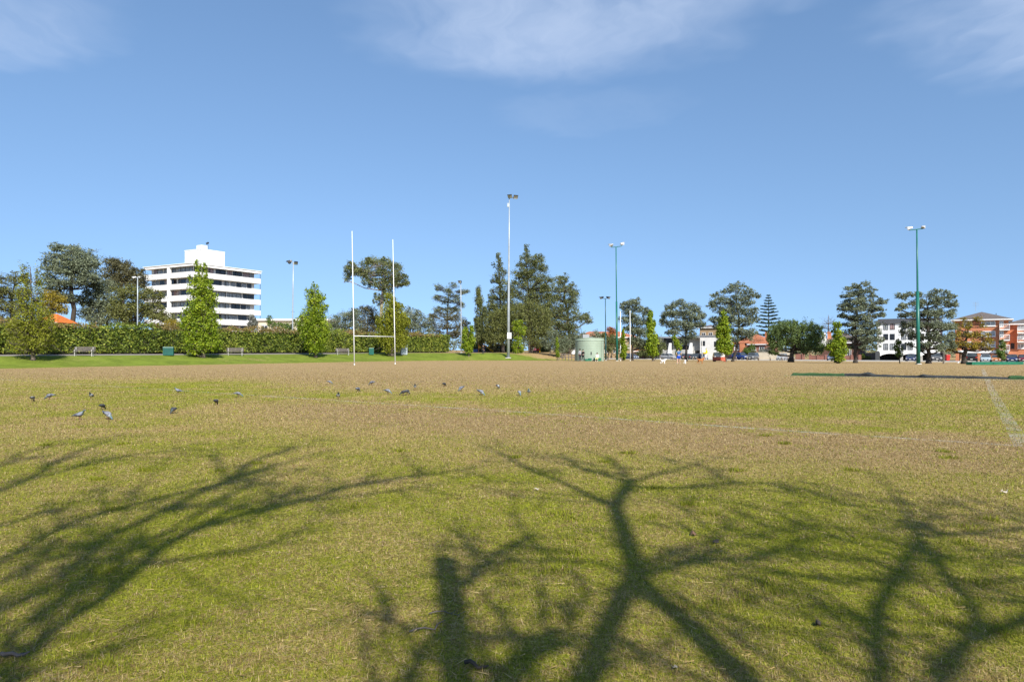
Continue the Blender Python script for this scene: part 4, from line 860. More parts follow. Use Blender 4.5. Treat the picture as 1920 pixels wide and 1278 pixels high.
A_ += [
 ([(-60, 1270, 40), (0, 1212, 36), (95, 1140, 32), (180, 1066, 28), (300, 1005, 22), (400, 945, 16), (470, 905, 9)], True, -0.3),
 ([(430, 905, 18), (412, 875, 14), (402, 845, 8)], False, 0.2), ([(560, 940, 16), (700, 925, 12), (830, 905, 7)], False, 0.9),
 ([(340, 1005, 20), (420, 962, 17), (520, 932, 13), (640, 914, 10), (770, 902, 6)], False, -0.4), ([(200, 1010, 14), (235, 960, 12), (262, 915, 9), (300, 880, 5)], False, 1.1)]
C_ = [
 ([(870, 1420, 96), (862, 1330, 94), (858, 1278, 92), (851, 1200, 84), (846, 1130, 76), (838, 1080, 70), (832, 1046, 64)], True, 0.7),
 ([(872, 1100, 34), (885, 1078, 30), (910, 1055, 26), (955, 1022, 20), (1005, 998, 11)], False, 0.7),
 ([(895, 1068, 20), (950, 1052, 17), (1040, 1050, 14), (1120, 1052, 9)], False, 0.9),
 ([(700, 1360, 40), (760, 1278, 38), (795, 1215, 32), (830, 1170, 26), (846, 1140, 22)], True, 0.2),
 ([(1040, 1420, 80), (1100, 1278, 72), (1132, 1190, 66), (1165, 1120, 62), (1190, 1078, 60), (1172, 1010, 52), (1152, 950, 40)], True, -0.4),
 ([(1480, 1360, 96), (1400, 1278, 92), (1350, 1230, 88), (1290, 1170, 78), (1230, 1120, 66), (1195, 1080, 50)], True, 0.1),
 ([(1152, 950, 26), (1112, 932, 22), (1050, 902, 17), (990, 880, 12), (945, 850, 6)], False, -0.4),
 ([(1152, 952, 38), (1166, 925, 36), (1182, 903, 30)], False, -0.4),
 ([(1180, 906, 20), (1132, 890, 16), (1085, 875, 11), (1058, 852, 6)], False, 0.3),
 ([(1180, 906, 20), (1165, 880, 15), (1142, 858, 8)], False, -0.8),
 ([(1182, 905, 18), (1225, 890, 14), (1280, 878, 10), (1315, 866, 6)], False, 0.6),
 ([(1180, 912, 19), (1260, 915, 16), (1340, 908, 14), (1420, 905, 12), (1480, 910, 11), (1560, 932, 8), (1610, 940, 5)], False, -0.7),
 ([(1205, 1078, 30), (1270, 1060, 26), (1340, 1050, 23), (1420, 1045, 19), (1480, 1022, 14), (1530, 1000, 8)], False, 0.2),
 ([(1208, 1062, 24), (1260, 1036, 21), (1325, 1014, 18), (1350, 1000, 15), (1358, 980, 8)], False, -0.5),
 ([(1345, 1004, 12), (1318, 985, 11), (1295, 965, 9), (1262, 942, 5)], False, 0.4),
 ([(1370, 1055, 16), (1460, 1070, 15), (1540, 1085, 13), (1610, 1096, 7)], False, 0.5),
 ([(880, 1400, 80), (945, 1278, 78), (1000, 1218, 66), (1045, 1182, 30)], True, 0.9),
 ([(970, 1245, 40), (1030, 1215, 42), (1075, 1200, 26)], False, 0.9),
]
D_ = [
 ([(2080, 1120, 60), (1980, 1140, 56), (1920, 1160, 52), (1850, 1190, 52), (1780, 1218, 46), (1730, 1262, 30)], True, 0.3),
 ([(1760, 1400, 60), (1785, 1260, 56), (1828, 1150, 46), (1786, 1095, 42), (1742, 1040, 38), (1720, 1005, 34), (1702, 965, 24), (1672, 925, 12)], True, -0.5),
 ([(1640, 1420, 66), (1646, 1278, 62), (1640, 1190, 54), (1655, 1120, 48), (1698, 1050, 40), (1722, 1008, 30)], True, 0.6),
 ([(1728, 1005, 28), (1800, 1000, 26), (1860, 996, 24), (1930, 990, 20)], False, 0.4),
 ([(1762, 1080, 24), (1840, 1090, 22), (1930, 1085, 18)], False, -0.4),
 ([(1702, 962, 20), (1640, 950, 16), (1560, 945, 12), (1495, 928, 7)], False, 0.7),
 ([(1700, 985, 16), (1640, 1000, 14), (1560, 985, 11), (1490, 962, 6)], False, -0.8),
 ([(1660, 1200, 26), (1620, 1180, 24), (1560, 1120, 18), (1495, 1094, 9)], False, 0.9),
 ([(1665, 1225, 24), (1560, 1190, 20), (1440, 1180, 12), (1390, 1160, 6)], False, -0.2),
 ([(1740, 1035, 16), (1800, 1045, 16), (1870, 1042, 14), (1940, 1045, 10)], False, 1.0),
 ([(1680, 930, 12), (1740, 960, 10), (1830, 965, 8), (1900, 960, 5)], False, 0.2),
 ([(1560, 935, 9), (1640, 960, 9), (1700, 985, 8)], False, 1.2),
]
shadow_tree('bare_plane_tree', 'bare branched tree casting the long slanting shadows across the lower left turf', -4.2, -4.6, A_, (0.1, 3.0, 0.3), 201, 0.80)
shadow_tree('bare_plane_tree', 'bare pruned tree casting the forked trunk shadow in the middle of the turf', 1.6, -4.6, C_, (0.1, 3.0, 0.32), 202, 0.88)
shadow_tree('bare_plane_tree', 'bare tree casting the tangled branch shadows on the lower right turf', 4.2, -4.6, D_, (0.0, 3.0, 0.28), 203, 0.62)
# ------------------------------------------------------------------ buildings
def ring(mb, x0, x1, z0, z1, w, y0, y1, mi=0):
    mb.box(x0, x0 + w, y0, y1, z0, z1, mi); mb.box(x1 - w, x1, y0, y1, z0, z1, mi)
    mb.box(x0 + w, x1 - w, y0, y1, z0, z0 + w, mi); mb.box(x0 + w, x1 - w, y0, y1, z1 - w, z1, mi)
def window(parent, x0, x1, z0, z1, yf, frame='white', panes='dkglass', bars=(0.5,), fw=0.07, axis='x', sill=None, hbar=None):
    """frame (with its bars), pane behind it; yf is the wall face, the outside is towards -y (or -x for axis 'y')"""
    f = MB(); y0, y1 = yf - 0.05, yf + 0.05
    ring(f, x0, x1, z0, z1, fw, y0, y1)
    for b in bars:
        xb = x0 + (x1 - x0) * b; f.box(xb - fw * 0.4, xb + fw * 0.4, y0 + 0.006, y1, z0 + fw, z1 - fw)
    if hbar: zb = z0 + (z1 - z0) * hbar; f.box(x0 + fw, x1 - fw, y0 + 0.010, y1, zb - fw * 0.35, zb + fw * 0.35)
    p = MB(); p.box(x0 + fw * 0.5, x1 - fw * 0.5, yf - 0.02, yf + 0.03, z0 + fw * 0.5, z1 - fw * 0.5)
    s = None
    if sill: s = MB(); s.box(x0 - 0.08, x1 + 0.08, yf - 0.14, yf + 0.02, z0 - 0.11, z0 - 0.002)
    if axis == 'y':
        for m in (f, p) + ((s,) if s else ()): m.v = [(v[1], -v[0], v[2]) for v in m.v]
    fo = f.build('window', M[frame], parent); p.build('pane', M[panes], fo)
    if s: s.build('sill', M[sill], fo)
    return fo
def hip(mb, x0, x1, y0, y1, z0, z1, r0=None, r1=None, ov=0.5):
    x0 -= ov; x1 += ov; y0 -= ov; y1 += ov; ym = (y0 + y1) / 2; d = (y1 - y0) / 2
    a = x0 + d if r0 is None else r0; b = x1 - d if r1 is None else r1
    if a > b: a = b = (x0 + x1) / 2
    mb.add([(x0, y0, z0), (x1, y0, z0), (x1, y1, z0), (x0, y1, z0), (a, ym, z1), (b + 0.01, ym, z1)],
           [(0, 1, 5, 4), (1, 2, 5), (2, 3, 4, 5), (3, 0, 4), (3, 2, 1, 0)])
class Street:
    """a building whose front runs along the street, s metres behind the kerb line, its local x from picture column px0"""
    def __init__(s, name, label, px0, dist, cat='house', group=None, z=ZS):
        s.s = dist; s.t0 = street(px0, dist); p = spt(s.t0, dist); s.z = z
        s.o = thing(name, label, cat, (p.x, p.y, z), math.atan2(SU[1], SU[0]), group)
    def x(s, px, y=0.0): return street(px, s.s + y) - s.t0
    def zz(s, px, py, y=0.0):
        p = spt(street(px, s.s + y), s.s + y); return EYE - (py - HY) / F * p.y - s.z
rngb = random.Random(5)
def white_tower():
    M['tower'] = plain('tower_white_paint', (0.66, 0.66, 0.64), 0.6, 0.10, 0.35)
    C = Vector((-82.0, 175.0, 0)); t = thing('office_tower', 'white six storey block with continuous balcony bands and a rooftop box', 'building', C, math.atan2(0.874, 0.486))
    Lx, Ly, In = 21.8, 20.0, 1.25
    w = MB(); w.box(In, Lx - In, In, Ly - In, -1, 23.2); w.build('wall', plain('tower_core_wall', (0.62, 0.61, 0.59), 0.8, 0.08, 0.5), t)  # core wall, a slightly greyer white than the balcony bands
    r = MB(); r.box(-0.1, Lx + 0.1, -0.1, Ly + 0.1, 23.25, 23.85); r.box(-0.3, Lx + 0.3, -0.3, Ly + 0.3, 23.85, 24.0); r.build('roof', M['white'], t)
    p = MB(); p.box(6.0, 13.3, 4.5, 11.4, 24.0, 28.7); p.box(5.9, 13.4, 4.4, 11.5, 28.45, 28.62); po = p.build('penthouse', M['tower'], t)
    c = MB(); c.box(6.1, 7.9, 4.6, 6.6, 28.7, 29.7); c.build('chimney', M['white'], po)
    a = MB()
    for (x, y, h) in ((8.2, 5.2, 1.9), (8.9, 5.6, 2.2)):
        a.tube([(x, y, 28.7), (x, y, 28.7 + h)], 0.04, 5); a.box(x - .25, x + .25, y - .04, y + .04, 28.3 + h, 28.7 + h)
    a.build('antenna', M['black'], po)
    bx = [0, 5.1, 10.1, 15.1, Lx]; by = [0, 4.8, 9.7, 14.6, Ly]
    for k in range(7):
        z1 = 21.8 - 3.0 * k; z0 = z1 - 1.42
        b = MB(); ring3 = 0.14
        b.box(0, Lx, 0, ring3, z0, z1); b.box(0, Lx, Ly - ring3, Ly, z0, z1); b.box(0, ring3, ring3, Ly - ring3, z0, z1); b.box(Lx - ring3, Lx, ring3, Ly - ring3, z0, z1)
        b.box(ring3, Lx - ring3, ring3, Ly - ring3, z0 + 0.05, z0 + 0.25)
        for x in bx[1:-1]: b.box(x - 0.10, x + 0.10, -0.07, 0.0, z0 - 0.05, z1 + 0.03)
        for y in by[1:-1]: b.box(-0.07, 0.0, y - 0.10, y + 0.10, z0 - 0.05, z1 + 0.03)
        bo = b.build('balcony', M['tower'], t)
        for (x, y, w_) in [(x, .09, .14) for x in bx[1:-1]] + [(x, y, .09) for x in (.15, Lx - .15) for y in (.08, Ly - .15)] + [(.09, y, .14) for y in by[1:-1]]:
            pl = MB(); pl.box(x - w_ / 2, x + w_ / 2, y - w_ / 2, y + w_ / 2, z1, z1 + 1.58); pl.build('post', M['black'], bo)
        kinds = ['dkglass', 'curtain', 'dkglass', 'curtain', 'curtain', 'dkglass', 'pinkcurtain']
        x = In + 0.2
        while x < Lx - In - 1.0:
            ww = rngb.choice([1.5, 2.2, 2.9]); ww = min(ww, Lx - In - 0.15 - x)
            window(t, x, x + ww, z0 + 0.35, z1 + 1.42, In, 'black', rngb.choice(kinds), (0.5,), 0.06); x += ww + rngb.choice([0.08, 0.3, 0.7])
        y = In + 0.2
        while y < Ly - In - 1.0:
            ww = rngb.choice([1.5, 2.2, 2.9]); ww = min(ww, Ly - In - 0.15 - y)
            f = window(t, -y - ww, -y, z0 + 0.35, z1 + 1.42, In, 'black', rngb.choice(kinds), (0.5,), 0.06, axis='y'); y += ww + rngb.choice([0.08, 0.3, 0.7])
    pr = MB(); pr.box(-0.05, 0.55, 9.2, 10.2, 0, 23.25); pr.build('pier', M['tower'], t)
white_tower()
def far_house(name, label, px0, px1, D, zw, roofz, wallm, roofm, rot=0.0, depth=9.0, ov=0.5, flat=False, wins=(), cat='house', ridge=(None, None)):
    x0 = (px0 - CX) / F * D; x1 = (px1 - CX) / F * D; L = (x1 - x0); g0 = gz(x0, D)
    t = thing(name, label, cat, (x0, D, g0), rot)
    w = MB(); w.box(0, L, 0, depth, -0.5, zw - g0); w.build('wall', M[wallm], t)
    r = MB()
    if flat: r.box(-ov, L + ov, -ov, depth + ov, zw - g0 + 0.003, roofz - g0)
    else: hip(r, 0, L, 0, depth, zw - g0 + 0.003, roofz - g0, *ridge, ov=ov)
    ro = r.build('roof', M[roofm], t)
    if not flat:
        fm = MB(); z = zw - g0 - 0.16; fm.box(-ov - .03, L + ov + .03, -ov - 0.05, -ov + 0.03, z, z + 0.2); fm.build('fascia', M['white'], ro)
    for (a, b, za, zb, pm) in wins: window(t, a, b, za, zb, 0.0, 'white', pm, (0.5,))
    return t, L, g0
# houses behind the hedge
D = 82.0
far_house('orange_roof_house', 'low house with a bright orange tiled roof behind the hedge by the tall cedar', 72, 104, D, 4.9, EYE + (HY - 587) / F * D, 'cream', 'orange', 0.0, 3.2, wins=[(0.3, 1.4, 2.4, 3.6, 'dkglass')], ridge=(0.5, 1.2))
t, L, g0 = far_house('low_white_building', 'low cream building with a flat pale roof right of the white tower', 483, 612, 150, EYE + (HY - 601) / F * 150, EYE + (HY - 597.5) / F * 150, 'cream', 'white', 0.0, 10, flat=True,
          wins=[(0.8, 2.2, 4.3, 5.9, 'dkglass'), (3.4, 4.8, 4.3, 5.9, 'dkglass'), (6.0, 7.4, 4.3, 5.9, 'curtain'), (8.6, 10.0, 4.3, 5.9, 'dkglass'), (11.2, 12.8, 4.3, 5.9, 'dkglass')])
an = MB(); an.tube([(6.8, 3, 6.6), (6.8, 3, 9.6)], 0.05, 5); an.tube([(6.4, 3, 9.0), (7.2, 3, 9.0)], 0.03, 5); an.build('antenna', M['black'], t)
far_house('grey_roof_shed', 'small shed with a grey sheet roof behind the hedge between hornbeam and goal', 619, 638, 128, EYE + (HY - 617) / F * 128, EYE + (HY - 610) / F * 128, 'concrete', 'greyroof', 0.0, 5, wins=[(0.4, 1.2, 1.0, 2.0, 'dkglass')])
t, L, g0 = far_house('long_tiled_house', 'long house with a weathered terracotta roof behind the pale green tank', 1078, 1196, 190, EYE + (HY - 632) / F * 190, EYE + (HY - 620.5) / F * 190, 'tan', 'terra', 0.0, 9,
          wins=[(1.0 + 2.4 * i, 2.2 + 2.4 * i, 1.0, 2.4, 'dkglass') for i in range(5)])
far_house('grey_roof_shed', 'shed with a pale grey roof just left of the tank top', 1066, 1118, 165, EYE + (HY - 633) / F * 165, EYE + (HY - 627) / F * 165, 'offwhite', 'greyroof', 0.0, 6, wins=[(0.5, 1.6, 1.0, 2.2, 'dkglass'), (2.6, 3.6, 1.0, 2.2, 'dkglass')])
far_house('tan_brick_house', 'tan brick upper storey house behind the modern grey house', 1312, 1341, 200, EYE + (HY - 614) / F * 200, EYE + (HY - 608) / F * 200, 'tan', 'slate', -0.5, 8, wins=[(0.6, 1.7, 6.0, 7.4, 'dkglass'), (2.6, 3.7, 6.0, 7.4, 'dkglass')])
far_house('low_brick_house', 'low brick house with windows under its eaves behind the far goal posts', 1192, 1240, 188, EYE + (HY - 658) / F * 188, EYE + (HY - 646) / F * 188, 'dkbrick', 'terra', -0.4, 8, wins=[(0.8, 2.4, 0.6, 1.4, 'dkglass'), (3.0, 4.6, 0.6, 1.4, 'curtain')])
# modern grey house
def modern_house():
    B = Street('modern_house', 'modern grey rendered house with slanted white fin walls and a dark upper window', 1232, 17.0); o = B.o; X = B.x
    zt = B.zz(1250, 631)
    w = MB(); w.box(X(1242), X(1300), 0.6, 8, 0, B.zz(1250, 657)); w.box(X(1240), X(1312), 1.4, 8.5, B.zz(1250, 657) + .01, zt - 0.4)
    w.box(X(1234), X(1290), -2.2, -1.9, 0, B.zz(1250, 657)); w.build('wall', M['concrete'], o)
    u = MB(); u.box(X(1312.5), X(1353), 0.0, 8.2, 0, B.zz(1330, 630)); u.build('wing', M['offwhite'], o)
    p = MB(); p.box(X(1236), X(1240.5), -0.6, 6, 0, zt - .4); p.build('pier', M['white'], o)
    r = MB(); r.box(X(1235), X(1313), -0.8, 8.8, zt - 0.39, zt); r.box(X(1311), X(1354), -0.25, 8.5, B.zz(1330, 630) + .005, B.zz(1330, 630) + 0.25); r.build('roof', M['greyroof'], o)
    for (a, b) in ((1257, 1265), (1294, 1304)):
        f = MB(); xa, xb = X(a), X(b); za = B.zz(1260, 643)
        f.add([(xa, -2.6, 0), (xb, -2.6, 0), (xb, -2.6, za), (xb - 0.5, -2.6, za), (xa, -2.2, 0), (xb, -2.2, 0), (xb, -2.2, za), (xb - 0.5, -2.2, za)],
              [(0, 1, 2, 3), (7, 6, 5, 4), (0, 4, 5, 1), (1, 5, 6, 2), (2, 6, 7, 3), (3, 7, 4, 0)]); f.build('fin_wall', M['white'], o)
    window(o, X(1241.5), X(1257), B.zz(1250, 656), B.zz(1250, 634), 1.4, 'black', 'dkglass', (0.33, 0.66), 0.08)
    window(o, X(1268), X(1292), B.zz(1280, 655), B.zz(1280, 648), 1.4, 'black', 'dkglass', (0.33, 0.66), 0.08)
    window(o, X(1315), X(1322), B.zz(1318, 648), B.zz(1318, 639), 0.0, 'black', 'dkglass', (), 0.08)
    window(o, X(1339), X(1344), B.zz(1340, 650), B.zz(1340, 640), 0.0, 'black', 'dkglass', (), 0.08)
    d = MB(); d.box(X(1318.5), X(1324.5), -0.06, 0.04, 0, B.zz(1320, 652)); do = d.build('door', plain('olive_yellow_door', (0.30, 0.25, 0.03), 0.6), o)
    h = MB(); h.box(X(1323.6), X(1324.0), -0.12, -0.055, 1.0, 1.2); h.build('handle', M['alu'], do)
    g = MB(); g.box(X(1348), X(1353), -0.05, 0.03, 0, B.zz(1350, 663)); g.build('garage_door', M['greyroof'], o)
modern_house()
def sign_disc():
    p = at(1322.5, 659.5, 166); t = thing('round_sign', 'round yellow sign on a short post before the modern grey house', 'sign', (p.x, p.y, ZS)); p.z -= ZS
    a = MB(); a.tube([(0, 0, 0), (0, 0, p.z)], 0.04, 6); a.build('post', M['galv'], t)
    d = MB(); d.tube([(0, -0.05, p.z), (0, -0.08, p.z)], 0.55, 20); d.build('plate', M['yellow'], t)
sign_disc()
def terracotta_house():
    B = Street('terracotta_house', 'brick house with a hipped terracotta tile roof and a chimney beside the largest street tree', 1372, 18.0); o = B.o; X = B.x
    ze = B.zz(1400, 643)
    w = MB(); w.box(X(1374), X(1442), 0, 9, 0, ze); w.box(X(1409), X(1440), -2.0, 0, 0, ze - 0.3); w.build('wall', M['redbrick'], o)
    r = MB(); hip(r, X(1374), X(1442), 0, 9, ze + .003, B.zz(1400, 625)); hip(r, X(1409), X(1440), -2.0, 6, ze - 0.29, B.zz(1420, 630), ov=0.4); ro = r.build('roof', M['terra'], o)
    c = MB(); c.box(X(1428), X(1432), 3, 4, ze, B.zz(1430, 622)); c.build('chimney', M['brick'], ro)
    f = MB(); f.box(X(1409) - .45, X(1440) + .45, -2.47, -2.38, ze - 0.45, ze - 0.26); f.build('fascia', M['white'], ro)
    p = MB(); p.box(X(1388), X(1397), -0.5, -0.003, 0, ze - 0.1); p.build('pier', M['brick'], o)
    window(o, X(1377), X(1386), B.zz(1380, 656), B.zz(1380, 646), 0.0, 'white', 'curtain', (0.33, 0.66), 0.09, sill='white')
    window(o, X(1413), X(1422), B.zz(1418, 657), B.zz(1418, 650), -2.0, 'white', 'dkglass', (0.5,), 0.09, sill='white')
    window(o, X(1428), X(1437), B.zz(1432, 657), B.zz(1432, 650), -2.0, 'white', 'dkglass', (0.5,), 0.09, sill='white')
terracotta_house()
def brown_house():
    B = Street('brown_roof_house', 'dark brick house with a brown tiled roof, white eaves and a tall red chimney', 1536, 16.0); o = B.o; X = B.x
    ze = B.zz(1570, 642)
    w = MB(); w.box(X(1538), X(1612), 0, 9, 0, ze); w.build('wall', M['dkbrick'], o)
    r = MB(); hip(r, X(1538), X(1612), 0, 9, ze + .003, B.zz(1575, 622), ov=0.7); ro = r.build('roof', M['slate'], o)
    f = MB(); f.box(X(1538) - .75, X(1612) + .75, -0.78, -0.68, ze - 0.18, ze + 0.02); f.build('fascia', M['white'], ro)
    c = MB(); x = X(1553); c.box(x - .35, x + .35, 1.0, 1.7, ze - 0.5, B.zz(1553, 622)); c.box(x - .42, x + .42, .93, 1.77, B.zz(1553, 622) - 0.25, B.zz(1553, 622) + .05); c.build('chimney', M['brick'], ro)
    g = MB(); xa, xb = X(1538), X(1550); zb = B.zz(1545, 624); g.add([(xa, -0.8, ze - .8), (xb, -0.8, ze - .8), (xb, -0.8, ze), ((xa + xb) / 2, -0.8, zb), (xa, -0.8, ze), (xa, 1, ze - .8), (xb, 1, ze - .8), (xb, 1, ze), ((xa + xb) / 2, 3, zb), (xa, 1, ze)],
        [(0, 1, 2, 3, 4), (9, 8, 7, 6, 5), (4, 3, 8, 9), (3, 2, 7, 8), (0, 4, 9, 5), (1, 6, 7, 2), (0, 5, 6, 1)]); g.build('gable', M['offwhite'], o)
    window(o, X(1586), X(1596), 0.9, 2.5, 0.0, 'white', 'dkglass', (0.33, 0.66), 0.08)
    window(o, X(1556), X(1564), 0.9, 2.5, 0.0, 'white', 'dkglass', (0.5,), 0.08)
brown_house()
def white_flats():
    B = Street('white_flats', 'white three storey flats with a charcoal roof above an arched dark car park', 1645, 13.0, 'apartment block'); o = B.o; X = B.x
    zr = B.zz(1660, 606.5); zb = B.zz(1660, 661); xr = X(1762)
    w = MB(); w.box(0, xr, 0, 11, zb, zr); w.build('wall', M['white'], o)
    r = MB(); z1 = B.zz(1660, 597.5)
    r.add([(-.25, -.3, zr), (xr + .25, -.3, zr), (xr + .25, 11.3, zr), (-.25, 11.3, zr), (.1, .35, z1), (xr - .1, .35, z1), (xr - .1, 10.6, z1), (.1, 10.6, z1)],
          [(3, 2, 1, 0), (4, 5, 6, 7), (0, 1, 5, 4), (1, 2, 6, 5), (2, 3, 7, 6), (3, 0, 4, 7)]); ro = r.build('roof', M['dkroof'], o)
    an = MB(); xa = X(1684); an.tube([(xa, 4, z1), (xa, 4, z1 + 3.2)], 0.035, 5)
    for q in (2.3, 2.7, 3.1): an.tube([(xa - .6, 4, z1 + q), (xa + .6, 4, z1 + q)], 0.02, 4)
    an.build('antenna', M['alu'], ro)
    # car park under the flats: back wall, piers and shallow arches
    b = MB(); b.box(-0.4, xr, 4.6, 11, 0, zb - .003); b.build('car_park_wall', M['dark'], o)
    p = MB(); p.box(X(1641.5), X(1649), -0.15, 0.7, 0, B.zz(1645, 658)); p.build('pier', plain('dark_grey_pier', (0.06, 0.065, 0.07), 0.8), o)
    for px in (1690, 1727, 1758):
        p = MB(); p.box(X(px) - .25, X(px) + .25, 0.1, 0.6, 0, zb - 0.5); p.build('pier', M['concrete'], o)
    for (a, c) in ((1650, 1690), (1690, 1727), (1727, 1760)):
        f = MB(); xa, xb = X(a), X(c); n = 14; vs = []
        for i in range(n + 1):
            u = i / n; x = xa + (xb - xa) * u; zl = zb - 0.75 + 0.55 * math.sin(math.pi * u) ** 0.7
            vs += [(x, -0.02, zb + 0.25), (x, -0.02, zl), (x, 0.35, zb - .004), (x, 0.35, zl)]
        fs = []
        for i in range(n):
            k = 4 * i; fs += [(k, k + 1, k + 5, k + 4), (k + 1, k + 3, k + 7, k + 5), (k + 2, k + 6, k + 7, k + 3)]
        f.add(vs, fs); f.build('arch', M['white'], o)
    rows = [(607.3, 618.2), (625.8, 637.0), (644.0, 655.8)]
    cols = [(1656.5, 1665.5), (1668.5, 1677.8), (1690, 1699.5), (1702, 1711.5), (1724, 1733), (1736, 1745)]
    kinds = {0: ['curtain', 'pinkcurtain', 'dkglass', 'curtain', 'curtain', 'dkglass'], 1: ['dkglass', 'dkglass', 'curtain', 'dkglass', 'dkglass', 'curtain'], 2: ['curtain', 'curtain', 'dkglass', 'curtain', 'dkglass', 'dkglass']}
    for i, (a, b2) in enumerate(rows):
        for j, (c, d) in enumerate(cols):
            z0, z1w = B.zz(1660, b2), B.zz(1660, a)
            window(o, X(c), X(d), z0, z1w, 0.0, 'black', kinds[i][j], (0.5,), 0.09)
white_flats()
def balcony(o, x0, x1, z, d=1.3, y=0.0, solid=False, h=1.0):
    b = MB(); b.box(x0, x1, y - d, y - 0.003, z - 0.18, z); bo = b.build('balcony', M['white'], o)
    r = MB()
    if solid: r.box(x0, x1, y - d, y - d + 0.08, z + .003, z + h)
    else:
        n = int((x1 - x0) / 0.13)
        for i in range(n + 1):
            xx = x0 + 0.02 + (x1 - x0 - 0.04) * i / n; r.box(xx - .012, xx + .012, y - d + .02, y - d + .045, z + .003, z + h - .04)
    r.box(x0, x1, y - d, y - d + 0.07, z + h - .04 if not solid else z + h + .002, z + h + .05)
    for xs in (x0, x1 - 0.05): r.box(xs, xs + 0.05, y - d + .075, y - .01, z + .003, z + h)
    r.build('railing', M['white'], bo); return bo
def brick_flats():
    B = Street('brick_flats', 'larger orange brick three storey flats with a hipped brown roof over a row of garages', 1791, 13.0, 'apartment block'); o = B.o; X = B.x
    ze = B.zz(1840, 600.5); zg = B.zz(1840, 661.5); zw = B.zz(1840, 656.5); xr = X(1891)
    w = MB(); w.box(0, xr, 0, 12, zw, ze); w.build('wall', M['brick'], o)
    w2 = MB(); w2.box(-.04, xr + .04, -0.10, 12.05, zg, zw - .003); w2.build('band', M['white'], o)
    g = MB(); g.box(0.2, xr, 0.9, 12, 0, zg - .003); g.build('garage_wall', M['dkbrick'], o)
    r = MB(); hip(r, 0, xr, 0, 12, ze + 0.2, B.zz(1840, 584.5, 6), ov=0.75); ro = r.build('roof', M['slate'], o)
    f = MB(); f.box(-.8, xr + .8, -.8, 12.8, ze + .003, ze + 0.195); f.build('eaves', M['white'], ro)
    a = MB(); xa = X(1829); zr = ze + 2.0; a.tube([(xa, 3, zr), (xa, 3, zr + 1.9)], 0.03, 5)
    for q in (1.2, 1.5, 1.8): a.tube([(xa - .5, 3, zr + q), (xa + .5, 3.1, zr + q)], 0.02, 4)
    a.build('antenna', M['galv'], ro)
    v = MB(); v.tube([(X(1868), 3, ze + .4), (X(1868), 3, ze + 1.5)], 0.06, 8); v.build('vent_pipe', M['black'], ro)
    for (y0, y1) in ((602.2, 611.3), (620.5, 630.5), (639.8, 650.5)):
        z0, z1 = B.zz(1840, y1), B.zz(1840, y0)
        window(o, X(1807), X(1823), z0, z1, 0.0, 'white', 'curtain', (0.25, 0.75), 0.11, sill='white')
        window(o, X(1839.5), X(1866.5), z0, z1, 0.0, 'white', 'curtain', (0.33, 0.67), 0.11, sill='white', hbar=0.5 if y0 > 630 else None)
        window(o, X(1874), X(1881.5), z0 - 0.25, z1, 0.0, 'white', 'curtain', (0.5,), 0.10)
    for py in (617.5, 637.0, 656.2): balcony(o, X(1874), X(1893), B.zz(1880, py), 1.25, 0.0)
    for (a, c) in ((1800, 1812), (1813.5, 1833), (1838, 1858), (1862.5, 1880)):
        d = MB(); xa, xb = X(a), X(c); n = 6
        for i in range(n): d.box(xa, xb, 0.80 + (0.02 if i % 2 else 0), 0.885, 0.02 + i * (zg - .3) / n, (i + 1) * (zg - .3) / n)
        d.build('garage_door', M['garage'], o)
    for px in (1795, 1836, 1860.3, 1882): 
        p = MB(); p.box(X(px) - .3, X(px) + .3, 0.0, 0.78, 0, zg - .004); p.build('pier', M['brick'], o)
brick_flats()
def brick_flats_two():
    B = Street('brick_flats', 'second brick flats with white balconies, cut by the right edge', 1884, 17.0, 'apartment block'); o = B.o; X = B.x
    ze = B.zz(1900, 608.8); xr = X(1972)
    x0 = X(1888); w = MB(); w.box(x0, xr, 0, 12, 0, ze); w.build('wall', M['brick'], o)
    r = MB(); hip(r, x0, xr, 0, 12, ze + .2, B.zz(1905, 596.5, 6), ov=0.7); ro = r.build('roof', M['slate'], o)
    f = MB(); f.box(x0 - .75, xr + .75, -.75, 12.75, ze + .003, ze + .195); f.build('eaves', M['white'], ro)
    for (y0, y1) in ((609.5, 617.5), (626, 635), (644, 653)):
        z0, z1 = B.zz(1910, y1), B.zz(1910, y0); window(o, X(1908), X(1924), z0, z1, 0.0, 'white', 'curtain', (0.33, 0.66), 0.10, sill='white')
        window(o, X(1934), X(1950), z0, z1, 0.0, 'white', 'curtain', (0.33, 0.66), 0.10, sill='white')
    for py in (623.5, 640.5): balcony(o, X(1907), X(1930), B.zz(1910, py), 1.3, 0.0)
    d = MB(); d.box(X(1895), X(1902), -0.05, 0.05, B.zz(1898, 654), B.zz(1898, 643)); d.build('door', M['dark'], o)
    dish = MB(); z = B.zz(1890, 602); x = X(1891.5); dish.lathe([(0.05, 0), (0.3, .06), (0.45, .16), (0.43, .17), (0.05, .03)], 16, c=(x, -0.95, z)); dish.tube([(x, -.95, z), (x, -.2, z - .3)], 0.03, 5); dish.build('satellite_dish', M['white'], ro)
brick_flats_two()
